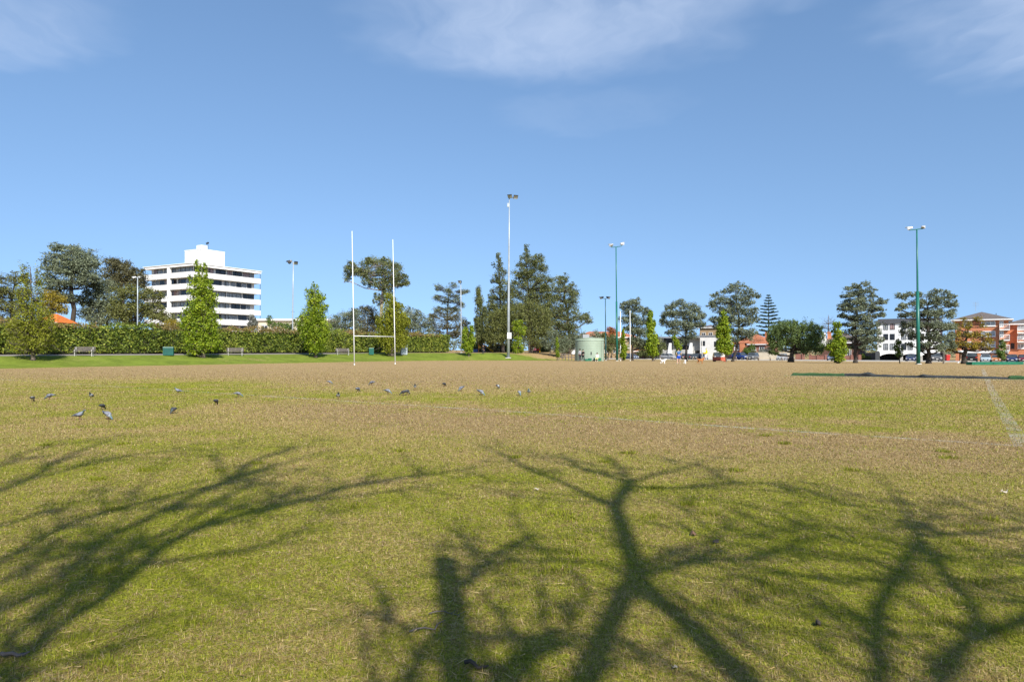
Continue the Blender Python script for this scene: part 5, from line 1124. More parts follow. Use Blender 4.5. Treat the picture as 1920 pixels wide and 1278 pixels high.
# fences and garden walls along the street
def street_wall(name, label, px0, px1, s, ztop, mat, th=0.25, piers=0, cat='wall', pm=None, cap=True):
    B = Street(name, label, px0, s, cat); L = B.x(px1); h = ztop
    w = MB(); w.box(0, L, 0, th, 0, h); w.build('wall', M[mat], B.o)
    if cap: c = MB(); c.box(-.03, L + .03, -.05, th + .05, h + .002, h + .08); c.build('capping', M[pm or mat], B.o)
    for i in range(piers):
        x = L * i / max(1, piers - 1); p = MB(); p.box(x - .25, x + .25, -0.14, th + .14, 0, h + 0.28); p.build('pier', M[mat], B.o)
    return B
street_wall('garden_wall', 'cream rendered garden wall in front of the terracotta roofed house', 1418, 1484, 11.5, 1.75, 'cream', 0.22, 0)
street_wall('brick_fence', 'low red brick fence with piers left of the yellow green forked hornbeam', 1519, 1549, 10.5, 1.0, 'redbrick', 0.25, 3, 'fence')
street_wall('brick_fence', 'low red brick fence with piers right of the yellow green forked hornbeam', 1583, 1612, 10.5, 1.0, 'redbrick', 0.25, 3, 'fence')
street_wall('garden_wall', 'short stretch of pale picket wall with a red gate by the pepper tree trunk', 1494, 1506, 10.5, 1.35, 'redbrick', 0.2, 2, 'wall')
street_wall('retaining_wall', 'rough tan retaining wall below the second brick flats', 1886, 1935, 11.5, 1.3, 'tan', 0.3, 0)
street_wall('garden_fence', 'grey paling fence behind the young sapling and drive of the white flats', 1612, 1643, 16.0, 1.7, 'wood', 0.08, 0, 'fence', cap=False)
street_wall('concrete_wall', 'long low concrete wall in front of the modern grey house', 1226, 1306, 13.0, 1.0, 'concrete', 0.25, 0)
street_wall('brick_wall', 'brown brick planter wall behind the far goal posts', 1188, 1214, 12.0, 1.7, 'dkbrick', 0.3, 0)
# the street
def street_strip(name, s0, s1, t0, t1, z, mat, kerb=False):
    mb = MB(); a, b, c, d = spt(t0, s0), spt(t1, s0), spt(t1, s1), spt(t0, s1)
    if kerb:
        mb.add([(p.x, p.y, zz) for zz in (ZS - 0.05, ZS + z) for p in (a, b, c, d)], [(3, 2, 1, 0), (4, 5, 6, 7), (0, 1, 5, 4), (1, 2, 6, 5), (2, 3, 7, 6), (3, 0, 4, 7)])
    else: mb.add([(p.x, p.y, ZS + z) for p in (a, b, c, d)], [(0, 1, 2, 3)])
    return structure(mb.build(name, M[mat]))
street_strip('road', 1.2, 8.4, -92, 95, 0.012, 'asphalt')
street_strip('kerb', 0.9, 1.15, -92, 95, 0.12, 'concrete', True)
street_strip('pavement', 8.45, 10.3, -92, 95, 0.12, 'concrete', True)
# ------------------------------------------------------------------ poles, posts and park furniture
def flood(t, p, aim, size, house, nm='floodlight'):
    """one lamp: housing tapering back from a glazed face, with a visor"""
    w, h, d = size; M3 = Matrix.Translation(p) @ Vector(aim).to_track_quat('Y', 'Z').to_matrix().to_4x4()
    b = MB(); pr = [(-d * .6, .35), (-d * .35, .62), (d * .25, 1.0), (d * .4, 1.0)]
    b.loft([[M3 @ Vector((sx * w / 2 * k, y, sz * h / 2 * k)) for sx, sz in ((-1, -1), (1, -1), (1, 1), (-1, 1))] for y, k in pr])
    b.add([M3 @ Vector(v) for v in ((-w / 2, d * .4, h / 2), (w / 2, d * .4, h / 2), (w * .45, d * .75, h * .45), (-w * .45, d * .75, h * .45),
           (-w / 2, d * .4, h / 2 + .02), (w / 2, d * .4, h / 2 + .02), (w * .45, d * .75, h * .45 + .02), (-w * .45, d * .75, h * .45 + .02))],
          [(0, 1, 2, 3), (7, 6, 5, 4), (0, 4, 5, 1), (1, 5, 6, 2), (2, 6, 7, 3), (3, 7, 4, 0)])
    bo = b.build(nm, M[house], t)
    g = MB(); g.box(-w * .45, w * .45, d * .4, d * .4 + .015, -h * .45, h * .45, M=M3); g.build('lens', M['lampglass'], bo)
def light_pole(label, base, top, r0, r1, mat, heads, D=None, arm=None, sleeve=None, group=None, foot=True, house='black', lean=0.0, size=(.55, .5, .45)):
    if D is None: b = hit(*base); D = b.y
    else: b = Vector(((base[0] - CX) / F * D, D, gz((base[0] - CX) / F * D, D)))
    tp = at(top[0], top[1], D); T = tp - b
    t = thing('floodlight_pole', label, 'light pole', b, 0, group)
    m = MB(); m.tube([(0, 0, -0.1), T * 0.35, T * 0.7, T], [r0, r0 * .65 + r1 * .35, r0 * .3 + r1 * .7, r1], 14)
    if sleeve: m.tube([(0, 0, -0.1), T * sleeve], [r0 * 1.45, r0 * 1.15], 14)
    m.build('pole', M[mat], t, smooth=True)
    if foot: f = MB(); f.box(-r0 * 1.8, r0 * 1.8, -r0 * 1.8, r0 * 1.8, -.02, .08, taper=.03); f.build('footing', M['concrete'], t)
    if arm:
        a = MB(); a.tube([T + Vector((arm[0], 0, arm[2])), T + Vector((0, 0, 0.0)), T + Vector((arm[1], 0, arm[3]))], 0.055, 6); a.build('crossarm', M[mat], t)
    for (dx, dy, dz, aim) in heads: flood(t, T + Vector((dx, dy, dz)), aim, size, house)
    return t, T, D
t, T, D = light_pole('very tall tapering grey steel floodlight pole with a white sign plate, by the central trees', (953, 671), (955, 371), 0.25, 0.06, 'galv',
    [(0.15, -.2, .25, (-.5, -1, -.7)), (0.95, -.2, .15, (.35, -1, -.7))], arm=(-0.1, 1.0, 0.02, 0.0), size=(.72, .62, .5))
s_ = MB(); z = 3.05; s_.box(-.15, .48, -.40, -.365, z, z + .95); so = s_.build('sign_plate', M['white'], t)
g_ = MB()
for k in range(4): g_.box(-.08 + .03 * k, .36 - .05 * k, -.4035, -.4005, z + .2 + .16 * k, z + .25 + .16 * k)
g_.build('print', M['galv'], so)
c_ = MB(); c_.box(-.16, .16, -.16, .16, T.z - 1.45, T.z - 0.85); c_.build('junction_box', M['galv'], t)
light_pole('grey lamp post with two black floodlights behind the hedge, right of the white tower', (548, 640), (550, 492), 0.11, 0.075, 'galv',
    [(-.55, 0, .12, (-1, .1, -.55)), (.35, 0, -.03, (.5, -.8, -.5))], D=104, arm=(-.5, .35, .1, 0), size=(.55, .5, .62))
light_pole('thin pale lamp post with a small lamp behind the hedge at the left', (258, 640), (258, 520), 0.085, 0.055, 'galv',
    [(-.42, 0, .02, (-1, -.1, -.3)), (.25, 0, .05, (1, -.1, -.2))], D=86, arm=(-.4, .25, 0, .05), house='alu', size=(.3, .2, .36))
light_pole('thin grey lamp post with a single lamp rising behind the far end of the hedge', (865, 660), (864, 530), 0.12, 0.07, 'galv',
    [(-.1, -.1, .2, (-.6, -1, -.5))], D=122, size=(.6, .5, .5))
light_pole('tallest dark green floodlight pole with two silver lamps right of the pale tank', (1157, 675), (1155, 463), 0.125, 0.075, 'green',
    [(-.75, 0, .32, (-.8, 1, -.3)), (.95, 0, .52, (1, .7, .1))], D=108, arm=(-.75, .95, -.05, .15), house='alu', sleeve=0.52, size=(.56, .42, .58))
light_pole('shorter slim dark teal lamp pole with two black lamps behind the tank', (1136, 672), (1135, 560), 0.10, 0.065, 'teal',
    [(-.62, 0, .22, (-1, -.5, -.4)), (.48, 0, .22, (1, -.5, -.4))], D=118, arm=(-.55, .45, .12, .12), sleeve=0.45, size=(.55, .4, .6))
light_pole('dark green floodlight pole with two silver lamps standing at the right before the white flats', (1722, 681), (1719, 430), 0.15, 0.075, 'green',
    [(-.85, 0, .15, (-1, .7, -.25)), (.72, 0, .28, (.6, .8, -.1)), ], D=80, arm=(-.85, .75, -.1, .1), house='alu', sleeve=0.54, size=(.46, .34, .55))
def goal(label, pts, bar_py, r0, r1, bar_r, Ds=None):
    (x0, b0, tx0, t0), (x1, b1, tx1, t1) = pts
    A = hit(x0, b0) if not Ds else Vector(((x0 - CX) / F * Ds[0], Ds[0], gz((x0 - CX) / F * Ds[0], Ds[0]))); B = hit(x1, b1) if not Ds else Vector(((x1 - CX) / F * Ds[1], Ds[1], gz((x1 - CX) / F * Ds[1], Ds[1])))
    t = thing('goal_posts', label, 'goal posts', A)
    TA, TB = at(tx0, t0, A.y), at(tx1, t1, B.y)
    zb = EYE - (bar_py - HY) / F * A.y
    for P, T in ((A, TA), (B, TB)):
        p = MB(); q = P - A; e = T - A; p.tube([q - Vector((0, 0, .1)), q + (e - q) * .3, e], [r0, r0 * .9, r1], 12); p.tube([q - Vector((0, 0, .1)), q + Vector((0, 0, .12))], [r0 * 1.2, r0 * 1.2], 12)
        p.build('post', M['post'], t, smooth=True)
    b = MB(); f = (zb - A.z) / TA.z; pa = (TA - A) * f; pb = (B - A) + (TB - B) * ((zb - B.z) / (TB.z - B.z)); dv = (pb - pa).normalized() * r0
    b.tube([pa + dv, pb - dv], bar_r, 10); b.build('crossbar', M['post'], t, smooth=True)
goal('tall white rugby goal posts with a crossbar at the near end of the pitch', ((664, 684), (741, 683)) and ((664.5, 684, 660, 433), (741, 682.4, 736.5, 449)), 629.5, 0.055, 0.034, 0.042)
goal('small looking white goal posts at the far end beside the green floodlight pole', ((1163.5, 674, 1163.3, 583), (1181.8, 674.2, 1181.3, 582)), 652.5, 0.075, 0.05, 0.05, Ds=(111, 112))
def tank():
    b = Vector((11.7, 103.0, 0)); b.z = gz(b.x, b.y) - .03; t = thing('water_tank', 'round pale green water tank with a low conical roof and a grey access box', 'water tank', b); R = 27 / F * b.y; Hh = EYE - b.z + (656 - 638.5) / F * b.y
    w = MB(); pr = []; z = 0.0
    for k in range(9):
        z = Hh * k / 8; pr += [(R, z), (R, z + Hh / 8 - .05), (R + .012, z + Hh / 8 - .04), (R + .012, z + Hh / 8 - .005)]
    w.lathe(pr, 72); w.build('wall', M['tank'], t, smooth=False)
    r = MB(); r.lathe([(R + .06, Hh + .002), (R + .06, Hh + .07), (R * .9, Hh + .2), (R * .55, Hh + .38), (R * .2, Hh + .48), (0.02, Hh + .5)], 72); ro = r.build('roof', M['tankroof'], t, smooth=True)
    h = MB(); h.box(-1.05, -.1, -.4, .5, Hh + .42, Hh + .95); h.build('access_box', M['greyroof'], ro)
    for (x, z0, z1) in ((0.0, 1.0, 1.4), (-1.3, 0.9, 1.25)):
        y = -math.sqrt(R * R - x * x) - .03; p = MB(); p.box(x - .07, x + .07, y - .05, y + .06, z0, z1); p.build('level_gauge', M['dark'], t)
    pi = MB(); pi.tube([(R * .75, -R * .72, .1), (R * .75, -R * .72, Hh * .95)], .05, 8); pi.build('pipe', M['tankroof'], t)
    return b, R
TB, TR = tank()
def cabinet(label, px, w, h, d, mat='greenbox', lid=True):
    p = hit(px, 677.0); p.x = (px - CX) / F * (TB.y - TR - .75); t = thing('utility_box', label, 'box', (p.x, TB.y - TR - 0.75, gz(p.x, TB.y - TR - .75)))
    b = MB(); b.box(-w / 2, w / 2, -d / 2, d / 2, 0.02, h); b.build('box', M[mat], t, bevel=.015)
    l = MB(); l.box(-w / 2 - .03, w / 2 + .03, -d / 2 - .03, d / 2 + .03, h + .003, h + .06); l.build('lid', M[mat], t)
    for x in (-w * .25, w * .25):
        k = MB(); k.box(x - .04, x + .04, -d / 2 - .03, -d / 2 - .002, h * .55, h * .7); k.build('latch', M['black'], t)
    return t
cabinet('long low green steel box at the foot of the tank, beside the standing pair', 1101, 1.05, 0.26, .5)
cabinet('small green steel box at the foot of the tank with a raised lid', 1106, 0.5, 0.36, .45)
seatbox = cabinet('green steel box the woman in white sits on, at the tank', 1120.5, 0.95, 0.40, .5)
def bench(label, px, py, w=2.0, rz=None):
    p = hit(px, py); a = math.atan2(HU[1], HU[0]) if rz is None else rz
    t = thing('park_bench', label, 'bench', p, a)
    s = MB()
    for k in range(4): s.box(-w / 2, w / 2, -.22 + k * .13, -.115 + k * .13, .43, .47)
    s.build('seat', M['wood'], t)
    b = MB()
    for k in range(4): y = .32 + k * .025; b.box(-w / 2, w / 2, y, y + .04, .52 + k * .115, .615 + k * .115)
    b.build('backrest', M['wood'], t)
    for x in (-w / 2 + .2, w / 2 - .2):
        for y in (-.15, .27):
            l = MB(); l.box(x - .028, x + .028, y - .028, y + .028, -.05, .43 if y < 0 else .95, ); l.build('leg', M['concrete'], t)
    for x in (-w / 2 + .2, w / 2 - .2):
        l = MB(); l.box(x - .03, x + .03, -.25, .235, .62, .66); l.box(x - .03, x + .03, -.25, -.19, .47, .62); l.build('armrest', M['concrete'], t)
bench('weathered timber bench on the path below the tall cedar', 157, 667.0, 2.0, 0.25)
bench('weathered timber bench on the path to the right of the widest hornbeam', 441, 666.2, 2.0, 0.35)
bench('weathered timber bench on the path by the left goal post', 643, 665.2, 2.0, 0.45)
def litter_bin(label, px, py, w=.95, h=1.05):
    p = hit(px, py); t = thing('litter_bin', label, 'bin', p, 0.35)
    b = MB(); b.box(-w / 2, w / 2, -w * .4, w * .4, .06, h - .12); b.build('body', M['teal'], t)
    sl = MB(); n = 9
    for i in range(n + 1): x = -w / 2 + w * i / n; sl.box(x - .022, x + .022, -w * .4 - .035, -w * .4 - .003, .04, h - .1)
    for i in range(6): y = -w * .36 + w * .72 * i / 5; sl.box(-w / 2 - .035, -w / 2 - .003, y - .022, y + .022, .04, h - .1); sl.box(w / 2 + .003, w / 2 + .035, y - .022, y + .022, .04, h - .1)
    sl.build('slats', M['green'], t)
    l = MB(); l.box(-w / 2 - .06, w / 2 + .06, -w * .4 - .06, w * .4 + .06, h - .09, h, taper=.04); l.build('lid', M['green'], t)
litter_bin('wide slatted green litter bin left of the widest hornbeam', 316, 666.5, 1.0, 1.0)
litter_bin('narrow green litter bin between the near goal posts', 696, 665.0, .62, 1.05)
def grey_cabinet():
    p = hit(757, 664.6); t = thing('electrical_cabinet', 'tall grey steel cabinet partly hidden by the egg shaped hornbeam', 'cabinet', p, .4)
    b = MB(); b.box(-.5, .5, -.3, .3, 0, 1.45); b.build('body', M['galv'], t); d = MB(); d.box(-.44, .44, -.325, -.303, .1, 1.35); do = d.build('door', M['galv'], t); h = MB(); h.box(.3, .36, -.36, -.328, .65, .85); h.build('handle', M['black'], do)
    r = MB(); r.box(-.55, .55, -.36, .35, 1.453, 1.51); r.build('lid', M['galv'], t)
grey_cabinet()
def red_box():
    a, b = [Vector((x, 104, gz(x, 104))) for x in ((1337 - CX) / F * 104, (1361 - CX) / F * 104)]; w = b.x - a.x; p = (a + b) / 2; t = thing('roller_box', 'faded red timber box on two small black wheels at the park edge', 'box', p)
    m = MB(); m.box(-w / 2, w / 2, -.3, .3, .14, .66); m.build('body', M['redbox'], t, bevel=.01)
    for k in range(3): x = -w / 2 + w * (k + .5) / 3; q = MB(); q.box(x - w * .15, x + w * .15, -.318, -.303, .2, .6); q.build('panel', M['redbox'], t)
    l = MB(); l.box(-w / 2 - .04, w / 2 + .04, -.34, .34, .663, .71); l.build('lid', M['redbox'], t)
    h = MB(); h.box(-.09, .09, -.36, -.32, .42, .48); h.build('handle', M['black'], t)
    for y in (-.34, .34):
        q = MB(); q.tube([(-w / 2 + .2, y - .04, .13), (-w / 2 + .2, y + .04, .13)], .13, 14); q.build('wheel', M['rubber'], t)
    for x in (w / 2 - .2,):
        for y in (-.22, .22): q = MB(); q.box(x - .05, x + .05, y - .05, y + .05, 0, .137); q.build('leg', M['redbox'], t)
red_box()
def green_case():
    a, b = hit(1817, 684), hit(1913.5, 684); w = (b - a).length; p = (a + b) / 2; t = thing('equipment_case', 'long low green steel case lying on the turf before the brick flats', 'case', p, math.atan2((b - a).y, (b - a).x))
    m = MB(); m.box(-w / 2, w / 2, -.35, .35, .03, .30); m.build('body', M['greenbox'], t, bevel=.012)
    l = MB(); l.box(-w / 2 - .03, w / 2 + .03, -.39, .39, .303, .36); l.build('lid', M['greenbox'], t)
    for k in range(6): x = -w / 2 + .4 + (w - .8) * k / 5; q = MB(); q.box(x - .04, x + .04, -.372, -.352, .03, .30); q.build('strap', M['greenbox'], t)
green_case()
def red_bin():
    p = spt(street(1776, 9.3), 9.3); p.z += .12; t = thing('wheelie_bin', 'red plastic wheelie bin beside the dark drive left of the autumn tree', 'bin', p); s = 1.25
    b = MB(); b.loft([[(sx * w, sy * d, z) for sx, sy in ((-1, -1), (1, -1), (1, 1), (-1, 1))] for (z, w, d) in ((.08, .24 * s, .24 * s), (.95 * s, .31 * s, .34 * s))]); b.build('body', M['redbin'], t)
    l = MB(); l.box(-.33 * s, .33 * s, -.37 * s, .36 * s, .953 * s, 1.02 * s, taper=.04); l.build('lid', M['redbin'], t)
    for x in (-.26, .26): w = MB(); w.tube([(x - .03, .26, .1), (x + .03, .26, .1)], .1, 12); w.build('wheel', M['rubber'], t)
red_bin()
def bollards():
    proto = None; k = 0
    for i in range(30):
        t_ = street(1262, -0.6) + 2.45 * i; p = spt(t_, -0.6)
        px = CX + p.x / p.y * F
        if px > 1500: break
        if proto is None:
            o = thing('bollard', 'short weathered timber bollard standing in the row along the park edge', 'bollard', p, 0, 'timber bollards along the park edge')
            m = MB(); m.box(-.09, .09, -.09, .09, -.1, .78); m.box(-.09, .09, -.09, .09, .78, .84, taper=.05); m.build('post', M['darkwood'], o)
            b = MB(); 
            for (x0, x1, y0, y1) in ((-.095, .095, -.098, -.0915), (-.095, .095, .0915, .098)): b.box(x0, x1, y0, y1, .66, .72)
            b.build('reflector_band', M['white'], o); proto = o
        else:
            o = proto.copy(); COL.objects.link(o); o.location = p
            for ch in proto.children: c = ch.copy(); COL.objects.link(c); c.parent = o
bollards()
def utility_pole(label, px, py, top, r, mat, arm=False):
    D = 103 if px < 1500 else 94; x = (px - CX) / F * D; p = Vector((x, D, gz(x, D))); t = thing('utility_pole', label, 'pole', p); z = EYE - (top - HY) / F * p.y
    m = MB(); m.tube([(0, 0, -.1), (0, 0, z)], [r, r * .75], 10); m.build('pole', M[mat], t, smooth=True)
    if arm: a = MB(); a.box(-.03, .45, -.16, -.13, z * .42, z * .42 + .8); a.build('sign_plate', plain('pale_blue_plate', (.55, .66, .74), .5), t)
utility_pole('slim pale concrete post with a small pale blue plate before the modern grey house', 1316.5, 674.8, 634, .09, 'concrete', True)
utility_pole('pale concrete pole standing between the wide grey tree and the red bin', 1769.5, 678.5, 640, .14, 'concrete')
# ------------------------------------------------------------------ rolled covers on the turf
def rolled(name, label, cat, p0, p1, r, mat, seed, lump, n=70, sag=0.75, lumps=()):
    rng = np.random.default_rng(seed); a, b = hit(*p0), hit(*p1); ax = (b - a); L = ax.length; t = thing(name, label, cat, a, math.atan2(ax.y, ax.x))
    m = MB(); rings = []; ph = rng.uniform(0, 6, 6)
    for i in range(n + 1):
        u = i / n; x = L * u; e = min(1.0, (u * n) / 3 + .25, (1 - u) * n / 3 + .25)
        rr = r * (1 + lump * (math.sin(x * 1.1 + ph[0]) + .6 * math.sin(x * 2.7 + ph[1]) + .4 * math.sin(x * 6.1 + ph[2]))) * e
        for (c, wd, am) in lumps: rr += r * am * math.exp(-((u - c) / wd) ** 2)
        yo = .12 * math.sin(x * .8 + ph[3]) + .05 * math.sin(x * 3 + ph[4]); q = []
        for k in range(12):
            th = 2 * math.pi * k / 12; k2 = 1 + .10 * math.sin(3 * th + x * 2.2 + ph[5]) + rng.normal(0, .035)
            q.append((x, yo + math.cos(th) * rr * 1.35 * k2, max(0.006, rr * sag * (1 + math.sin(th) * k2))))
        rings.append(q)
    m.loft(rings); m.build('roll', mat, t, smooth=True)
    fl = MB(); vs = []
    for i in range(n + 1): u = i / n; x = L * u; vs += [(x, -r * 1.3, .05), (x, -r * 1.3 - .35 - .12 * math.sin(x * 1.3 + ph[1]), .012)]
    fl.add(vs, [(2 * i, 2 * i + 2, 2 * i + 3, 2 * i + 1) for i in range(n)]); fl.build('loose_flap', mat, t)
    return t
NETG = plain('green_mesh_cloth', (.026, .075, .022), .9, .4, 9, bump=.8); NETK = plain('dark_grey_cover', (.026, .030, .030), .75, .4, 5, bump=.8)
rolled('rolled_netting', 'bunched green netting at the left end of the long rolled cover', 'netting', (1484, 703.2), (1585, 704.8), .10, NETG, 1, .22, lumps=((.55, .2, .5),))
rolled('rolled_cover', 'long rolled dark grey ground cover with humps lying across the turf', 'ground cover', (1578, 704.6), (1896, 710.5), .085, NETK, 2, .13, 150, lumps=((.17, .035, 1.0), (.10, .05, .4), (.51, .02, .55)))
rolled('rolled_netting', 'bunched green netting continuing past the right end of the rolled cover', 'netting', (1888, 710.3), (2010, 712.0), .10, NETG, 3, .2)
strip('pitch_mat', [g2(1470, 703.8), g2(1600, 706.4), g2(1830, 711.6), g2(2010, 714.6)], .26, plain('pale_green_mat', (.27, .36, .20), .9, .2, 3), 0.006)
# ------------------------------------------------------------------ cars
def carmat(name, c): M[name] = plain(name, c, 0.25, 0.05, 0.8, 0.0, spec=0.6)
for nm, c in (('silver_paint', (.30, .31, .32)), ('white_paint_car', (.75, .75, .74)), ('charcoal_paint', (.045, .048, .052)), ('black_paint', (.012, .012, .014)), ('navy_paint', (.015, .028, .09)),
              ('blue_paint', (.02, .05, .22)), ('slate_paint', (.10, .13, .19)), ('grey_paint', (.095, .097, .10)), ('orange_paint', (.42, .16, .05)), ('maroon_paint', (.12, .015, .02)), ('pale_blue_paint', (.34, .42, .46))): carmat(nm, c)
M['carglass'] = glassmat('car_glass', (.05, .06, .065), .05); M['headlamp'] = glassmat('headlamp_glass', (.7, .7, .68), .1); M['taillamp'] = glassmat('tail_lamp', (.4, .02, .015), .15); M['chrome'] = plain('chrome_trim', (.6, .6, .6), .2, .05, 3, .8)
M['plate'] = plain('number_plate', (.62, .62, .58), .5, .05, 4)
GC = 'cars parked along the street beyond the park'
SHAPES = {  # (y, half width, z low, z high) along the car, front first; then the cabin
 'sedan': ([(-2.2, .62, .30, .58), (-2.1, .80, .22, .70), (-1.5, .87, .20, .86), (-.8, .88, .20, .92), (1.2, .88, .20, .95), (1.9, .86, .22, .95), (2.2, .78, .30, .80)], (-.95, 1.65, -.25, .95, .93, 1.42)),
 'hatch': ([(-2.0, .62, .30, .60), (-1.9, .80, .22, .74), (-1.4, .85, .20, .92), (-.8, .86, .20, .98), (1.4, .86, .20, 1.0), (1.85, .84, .24, 1.0), (1.98, .78, .34, .9)], (-.95, 1.9, -.3, 1.45, .96, 1.48)),
 'suv': ([(-2.25, .72, .38, .72), (-2.15, .88, .30, .92), (-1.6, .92, .28, 1.06), (-.9, .93, .28, 1.10), (1.6, .93, .28, 1.14), (2.1, .92, .32, 1.12), (2.25, .86, .42, 1.0)], (-1.0, 2.15, -.45, 1.85, 1.10, 1.74)),
}
def make_car(label, px, py, shape, paint, rear=False, turn=0.0, s=None):
    p = spt(street(px, 3.6 if s is None else s), 3.6 if s is None else s); a = math.atan2(SU[1], SU[0]) * 1.0 + turn + (math.pi if rear else 0)
    t = thing('parked_car', label, 'car', (p.x, p.y, ZS + 0.012), a, GC); st, (c0, c1, r0, r1, zb, zt) = SHAPES[shape]
    b = MB(); rings = []
    for (y, w, lo, hi) in st:
        rings.append([(-w * .92, y, lo), (w * .92, y, lo), (w, y, lo + (hi - lo) * .35), (w * .98, y, lo + (hi - lo) * .72), (w * .86, y, hi), (-w * .86, y, hi), (-w * .98, y, lo + (hi - lo) * .72), (-w, y, lo + (hi - lo) * .35)])
    b.loft(rings); W0 = st[3][1] * .88; W1 = W0 * .80
    bo = b.build('body', M[paint], t, smooth=False)
    g = MB(); g.loft([[(-W0, c0, zb - .04), (W0, c0, zb - .04), (W0, c1, zb - .04), (-W0, c1, zb - .04)], [(-W1, r0, zt - .05), (W1, r0, zt - .05), (W1, r1, zt - .05), (-W1, r1, zt - .05)]]); g.build('windows', M['carglass'], t)
    r = MB(); r.loft([[(-W1 - .015, r0 - .02, zt - .05), (W1 + .015, r0 - .02, zt - .05), (W1 + .015, r1 + .02, zt - .05), (-W1 - .015, r1 + .02, zt - .05)], [(-W1 * .86, r0 + .16, zt), (W1 * .86, r0 + .16, zt), (W1 * .86, r1 - .16, zt), (-W1 * .86, r1 - .16, zt)]])
    for sx in (-1, 1):
        for (ya, yb) in ((c0, r0), (c1, r1), ((c0 * .45 + c1 * .55), (r0 * .45 + r1 * .55))): r.tube([(sx * (W0 + .005), ya, zb - .03), (sx * (W1 + .01), yb, zt - .05)], .035, 5)
    r.build('roof', M[paint], t)
    yf, wf, lo, hi = st[1]; yr, wr, lor, hir = st[-2]
    for sx in (-1, 1):
        h = MB(); h.box(sx * wf * .78 - .15, sx * wf * .78 + .15, yf - .10, yf + .05, hi - .20, hi - .04); h.build('headlight', M['headlamp'], bo)
        q = MB(); q.box(sx * wr * .84 - .12, sx * wr * .84 + .12, st[-1][0] - .08, st[-1][0] + .02, hir - .34, hir - .10); q.build('tail_light', M['taillamp'], bo)
        m = MB(); m.box(sx * (W0 + .10) - .09, sx * (W0 + .10) + .09, c0 + .28, c0 + .42, zb - .02, zb + .13); m.build('mirror', M[paint], t)
    gr = MB(); gr.box(-.42, .42, st[0][0] - .02, st[0][0] + .05, lo + .20, hi - .16); gr.build('grille', M['black'], bo)
    for y in (st[0][0] - .045, st[-1][0] + .025): n = MB(); n.box(-.19, .19, y, y + .02, lo + .20, lo + .32); n.build('number_plate', M['plate'], bo)
    R = .31 if shape != 'suv' else .37
    for y in (st[2][0] + .12, st[-2][0] - .50):
        for sx in (-1, 1):
            w = MB(); x = sx * (st[3][1] - .10); w.tube([(x - .11, y, R), (x + .11, y, R)], R, 18); wo = w.build('wheel', M['rubber'], t)
            k = MB(); k.tube([(x + sx * .105, y, R), (x + sx * .118, y, R)], R * .62, 14); k.build('rim', M['chrome'], wo)
    return t
make_car('pale silver hatchback below the white fin wall of the modern house', 1254, 674.2, 'hatch', 'silver_paint', turn=1.3)
make_car('black sedan just left of the thin hornbeam and man in blue', 1281.5, 674.4, 'sedan', 'black_paint')
make_car('dark grey sedan to the right of the man in blue', 1294, 674.4, 'sedan', 'charcoal_paint', rear=True)
make_car('charcoal hatchback left of the slim concrete post', 1305.5, 674.5, 'hatch', 'charcoal_paint')
make_car('navy car partly behind the person in white', 1318, 674.7, 'sedan', 'navy_paint', turn=.5)
make_car('dark wagon parked behind the red wheeled box', 1345, 674.0, 'suv', 'charcoal_paint', turn=.4)
make_car('bright blue wagon beside the leaning trunk of the largest street tree', 1389, 675.0, 'suv', 'blue_paint', turn=1.0)
make_car('dark four wheel drive with pale bonnet before the terracotta roofed house', 1411, 675.4, 'suv', 'grey_paint')
make_car('silver hatchback parked in front of the cream garden wall', 1466.5, 675.8, 'hatch', 'silver_paint')
make_car('slate blue hatchback in front of the low red brick fence', 1559, 677.0, 'hatch', 'slate_paint', turn=.2)
make_car('navy sedan in the mouth of the car park under the white flats', 1708.5, 678.5, 'sedan', 'navy_paint')
make_car('grey four wheel drive by the trunk of the wide grey tree', 1753.5, 678.6, 'suv', 'grey_paint', turn=.2)
make_car('black four wheel drive seen from behind, right of the autumn tree trunk', 1822, 678.8, 'suv', 'black_paint', rear=True)
make_car('pale blue hatchback in front of the beige garage doors', 1848, 679.2, 'hatch', 'pale_blue_paint')
make_car('orange brown sedan behind the slender sapling', 1868, 679.4, 'sedan', 'orange_paint')
make_car('navy hatchback behind the right end of the green case', 1897.5, 679.8, 'hatch', 'navy_paint')
make_car('maroon car cut by the right edge of the view', 1919, 680.6, 'hatch', 'maroon_paint')
make_car('black sedan parked high by the second brick flats', 1905, 676, 'sedan', 'black_paint', s=12.6, turn=1.4)
make_car('small dark car glimpsed behind the far goal posts', 1184, 674.3, 'hatch', 'slate_paint', turn=1.1)
# ------------------------------------------------------------------ figures
def skin(name, verts, edges, mat, parent, sub=2):
    me = bpy.data.meshes.new(name); me.from_pydata([v[:3] for v in verts], edges, []); o = link(name, me)
    md = o.modifiers.new('skin', 'SKIN'); md.use_smooth_shade = True; md.branch_smoothing = 0.4
    for i, v in enumerate(verts):
        sv = me.skin_vertices[0].data[i]; r = v[3]; sv.radius = (r, r) if not isinstance(r, tuple) else r; sv.use_root = (i == 0)
    s = o.modifiers.new('sub', 'SUBSURF'); s.levels = sub; s.render_levels = sub
    bpy.context.view_layer.update()
    dg = bpy.context.evaluated_depsgraph_get(); m2 = bpy.data.meshes.new_from_object(o.evaluated_get(dg)); m2.name = name
    bpy.data.objects.remove(o); m2.materials.clear(); m2.materials.append(mat); 
    m2.polygons.foreach_set('use_smooth', [True] * len(m2.polygons))
    return link(name, m2, parent)
